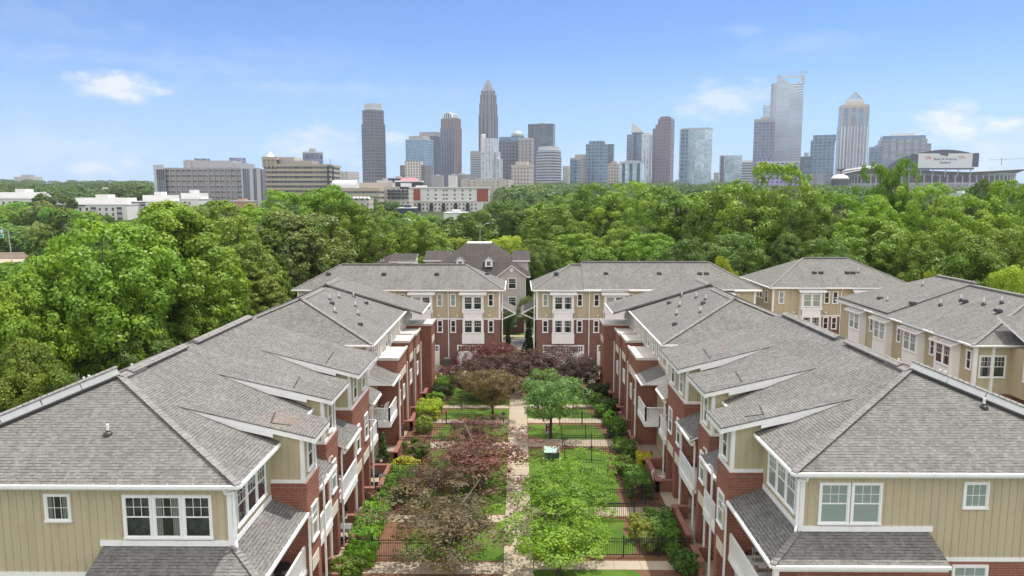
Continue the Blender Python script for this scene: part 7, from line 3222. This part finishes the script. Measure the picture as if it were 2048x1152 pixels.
# trees of the court
C_PUR = (.085, .050, .046)
C_RED = (.118, .036, .038)
C_OLB = (.155, .120, .055)
C_PNK = (.150, .065, .052)
C_GRN = (.110, .220, .035)
C_LIM = (.155, .270, .030)
court = [
    ('redbud', -2.2, 64.0, 5.2, 4.4, C_OLB, 'olive-brown small tree left of the walk, behind the pale path'),
    ('redbud2', -3.4, 54.4, 5.0, 3.2, (.105, .050, .045), 'purple-brown small tree left of the walk, between the olive-brown and the reddish one'),
    ('sparse', -2.5, 48.4, 8.4, 3.9, C_PNK, 'reddish sparse tree overhanging the walk, middle of the left lawn'),
    ('sparse', -4.9, 45.4, 5.4, 3.3, (.11, .08, .055), 'grey-olive sparse tree behind the nearest left tree'),
    ('sparse', -3.6, 37.3, 7.6, 4.5, (.135, .110, .062), 'sparse twiggy olive tree nearest at the bottom, left of the walk'),
    ('redbud', 2.7, 58.6, 6.2, 5.3, (.120, .225, .065), 'leaning green tree with a dark trunk right of the walk, behind the utility box'),
    ('redbud2', 3.3, 46.2, 6.0, 3.0, (.150, .275, .022), 'lime green tree right of the walk, in front of the utility box'),
    ('redbud', 2.5, 41.4, 5.8, 3.2, (.130, .245, .020), 'green tree right of the walk, second from the bottom'),
    ('redbud2', 2.2, 36.7, 7.0, 3.8, (.170, .295, .025), 'lime green tree at the bottom edge, right of the walk'),
    ('plum', -3.2, 77.6, 6.6, 4.1, C_RED, 'wine-red tree in front of the left garage doors'),
    ('plum', 3.6, 74.6, 8.0, 4.0, C_PUR, 'dark purple tree in front of the wide right garage door'),
    ('plum', -.4, 72.6, 8.2, 4.0, C_PUR, 'dark purple tree in the middle at the head of the walk'),
    ('plum', -3.6, 70.2, 5.6, 3.4, (.080, .045, .040), 'dark brown-purple tree behind the olive-brown tree'),
    ('plum', 6.4, 73.5, 4.4, 3.2, (.070, .044, .038), 'small dark purple tree before the right brick stacks'),
    ('plum', -7.6, 77.6, 3.2, 1.5, C_RED, 'low red-leaved bush tree at the alley corner on the left'),
]
for pr, x, y, w, h, tint, lab in court:
    plant_tree('ornamental_tree', 'tree', pr, x, y, w, h, tint, lab)
cone = [(1.35, 86.6, 1.9, 4.9, (.018, .040, .016), 'very dark arborvitae in the gap between the far rows, darkest of its group'), (-1.15, 86.2, 1.3, 4.4, (.022, .046, .018), 'slim dark arborvitae left of the gap between the far rows'),
        (2.3, 86.2, 1.4, 3.3, (.05, .10, .025), 'lighter green upright shrub right of the darkest arborvitae'), (-2.1, 85.6, 1.1, 3.6, (.07, .14, .02), 'light green upright shrub by the drainpipe left of the gap')]
for x, y, w, h, tint, lab in cone:
    plant_tree('conifer_shrub', 'shrub', 'cone', x, y, w, h, tint, lab)
plant_tree('ball_tree', 'tree', 'redbud', -1.2, 101.5, 3.0, 4.2, (.06, .12, .03), 'small ball-headed tree before the grey house porch')
plant_tree('ball_tree', 'tree', 'redbud', 1.8, 99.0, 3.4, 6.4, (.11, .16, .05), 'pale loose tree in the gap right of the grey house porch')

S_GRN = (.135, .285, .028)
S_YEL = (.48, .48, .04)
S_LIM = (.30, .40, .035)
S_DRK = (.060, .125, .030)
shr = [
    # left side of the court
    ('hedge', -8.75, 41.5, 1.5, 1.15, S_GRN, 4.6, 'long clipped hedge along the nearest left patio wall'),
    ('hedge', -8.5, 38.0, 1.5, 1.05, S_GRN, 1.7, 'short clipped hedge at the bottom left beside the path'),
    ('shrub2', -8.9, 36.4, 1.9, 1.1, (.13, .20, .025), None, 'loose green shrub at the bottom edge on the left'),
    ('shrub', -8.6, 44.9, 1.6, 1.15, S_GRN, None, 'round green shrub at the far end of the long left hedge'),
    ('hedge', -7.95, 47.8, 1.7, 1.2, (.10, .20, .022), 4.2, 'clipped hedge before the barbecue patio on the left'),
    ('shrub', -8.3, 51.6, 1.7, 1.05, S_YEL, None, 'bright yellow shrub left of two at the barbecue patio wall'),
    ('shrub', -7.4, 51.2, 1.3, .95, S_YEL, None, 'bright yellow shrub right of two at the barbecue patio wall'),
    ('shrub2', -7.5, 54.0, 2.2, 1.5, (.10, .155, .022), None, 'loose olive shrub before the pale left path'),
    ('shrub', -7.9, 60.3, 1.7, 1.45, (.25, .33, .06), None, 'round pale lime shrub beside the left fence gate'),
    ('hedge', -8.0, 64.6, 1.9, 1.35, S_LIM, 3.2, 'lime-topped hedge along the second left row'),
    ('shrub', -7.6, 66.6, 1.6, 1.2, (.24, .31, .05), None, 'yellow-green shrub at the far end of the lime hedge'),
    ('shrub', -7.9, 68.6, 1.8, 1.2, S_GRN, None, 'green shrub beyond the yellow-green one on the left'),
    ('shrub2', -7.6, 70.4, 1.4, 1.5, (.05, .09, .03), None, 'dark loose shrub at the foot of the left brick stacks'),
    ('hedge', -7.3, 73.0, 1.8, 1.5, (.12, .22, .025), 3.0, 'light green hedge at the alley end on the left'),
    ('cone', -9.9, 52.3, 1.1, 2.6, S_DRK, None, 'dark upright shrub in the corner behind the yellow shrubs'),
    # right side
    ('hedge', 8.5, 41.2, 1.5, 1.15, (.10, .21, .028), 3.6, 'long clipped hedge along the nearest right patio wall'),
    ('shrub', 7.35, 42.0, 1.4, 1.1, (.28, .33, .08), None, 'pale yellow shrub in the mulch bed, furthest of three'),
    ('shrub', 7.25, 40.7, 1.6, 1.2, (.27, .30, .06), None, 'pale yellow shrub in the mulch bed, middle of three'),
    ('shrub', 7.45, 39.6, 1.2, 1.05, (.26, .32, .10), None, 'pale yellow shrub in the mulch bed, nearest of three'),
    ('shrub', 8.6, 39.3, 1.4, 1.2, (.11, .23, .028), None, 'round green shrub at the near end of the long right hedge'),
    ('shrub', 8.9, 37.2, 1.6, 1.2, (.08, .17, .03), None, 'dark round shrub at the bottom edge on the right'),
    ('hedge', 8.15, 48.2, 1.5, 1.25, (.10, .20, .03), 3.6, 'clipped hedge before the chair patio on the right'),
    ('shrub', 7.7, 51.2, 1.8, 1.3, (.10, .16, .03), None, 'round olive-green shrub at the end of the right hedge'),
    ('hedge', 9.4, 52.6, 1.0, .9, S_YEL, 1.6, 'yellow ground hedge at the foot of the right brick wall'),
    ('shrub2', 8.2, 54.4, 1.9, 1.3, (.11, .19, .035), None, 'loose green shrub near the right row end'),
    ('shrub', 8.2, 56.2, 1.5, 1.0, S_GRN, None, 'small bright clipped shrub by the third right path'),
    ('shrub', 8.3, 59.4, 1.9, 1.6, (.11, .22, .028), None, 'tall round shrub behind the third right path'),
    ('shrub', 8.1, 62.2, 1.7, 1.3, S_GRN, None, 'round bright shrub beside the leaning tree fence'),
    ('shrub', 7.7, 64.6, 1.7, 1.2, S_GRN, None, 'bright shrub, first of the far right clump'),
    ('shrub2', 8.3, 66.0, 1.9, 1.4, (.06, .11, .03), None, 'dark loose shrub in the middle of the far right clump'),
    ('shrub', 7.7, 68.2, 1.7, 1.2, S_GRN, None, 'bright shrub, last of the far right clump'),
    ('shrub2', 7.9, 71.0, 2.2, 1.5, (.05, .075, .03), None, 'dark shrub at the foot of the right brick stacks'),
]
for pr, x, y, w, h, tint, ln, lab in shr:
    plant_tree('hedge' if pr == 'hedge' else 'shrub', 'hedge' if pr == 'hedge' else 'shrub', pr, x, y, w, h, tint, lab, rz=0 if pr == 'hedge' else None, len_=ln)


# ------------------------------------------------------------------ haze over the land
def haze():
    mb = MB()
    mb.box(-2600, 2600, -60, 3000, -1.5, 400)
    m = bpy.data.materials.new('thin_haze')
    m.use_nodes = True
    nt = m.node_tree
    nt.nodes.clear()
    out = nt.nodes.new('ShaderNodeOutputMaterial')
    vol = nt.nodes.new('ShaderNodeVolumePrincipled')
    vol.inputs['Color'].default_value = (.84, .91, 1.0, 1)
    vol.inputs['Density'].default_value = HAZE
    vol.inputs['Anisotropy'].default_value = .2
    nt.links.new(vol.outputs[0], out.inputs['Volume'])
    o = mb.build('haze', m)
    o['kind'] = 'stuff'
    o['label'] = 'thin summer haze over the whole view'
    o['category'] = 'haze'


HAZE = .00008
haze()
for o in SC.objects:
    if '_org' in o:
        del o['_org']
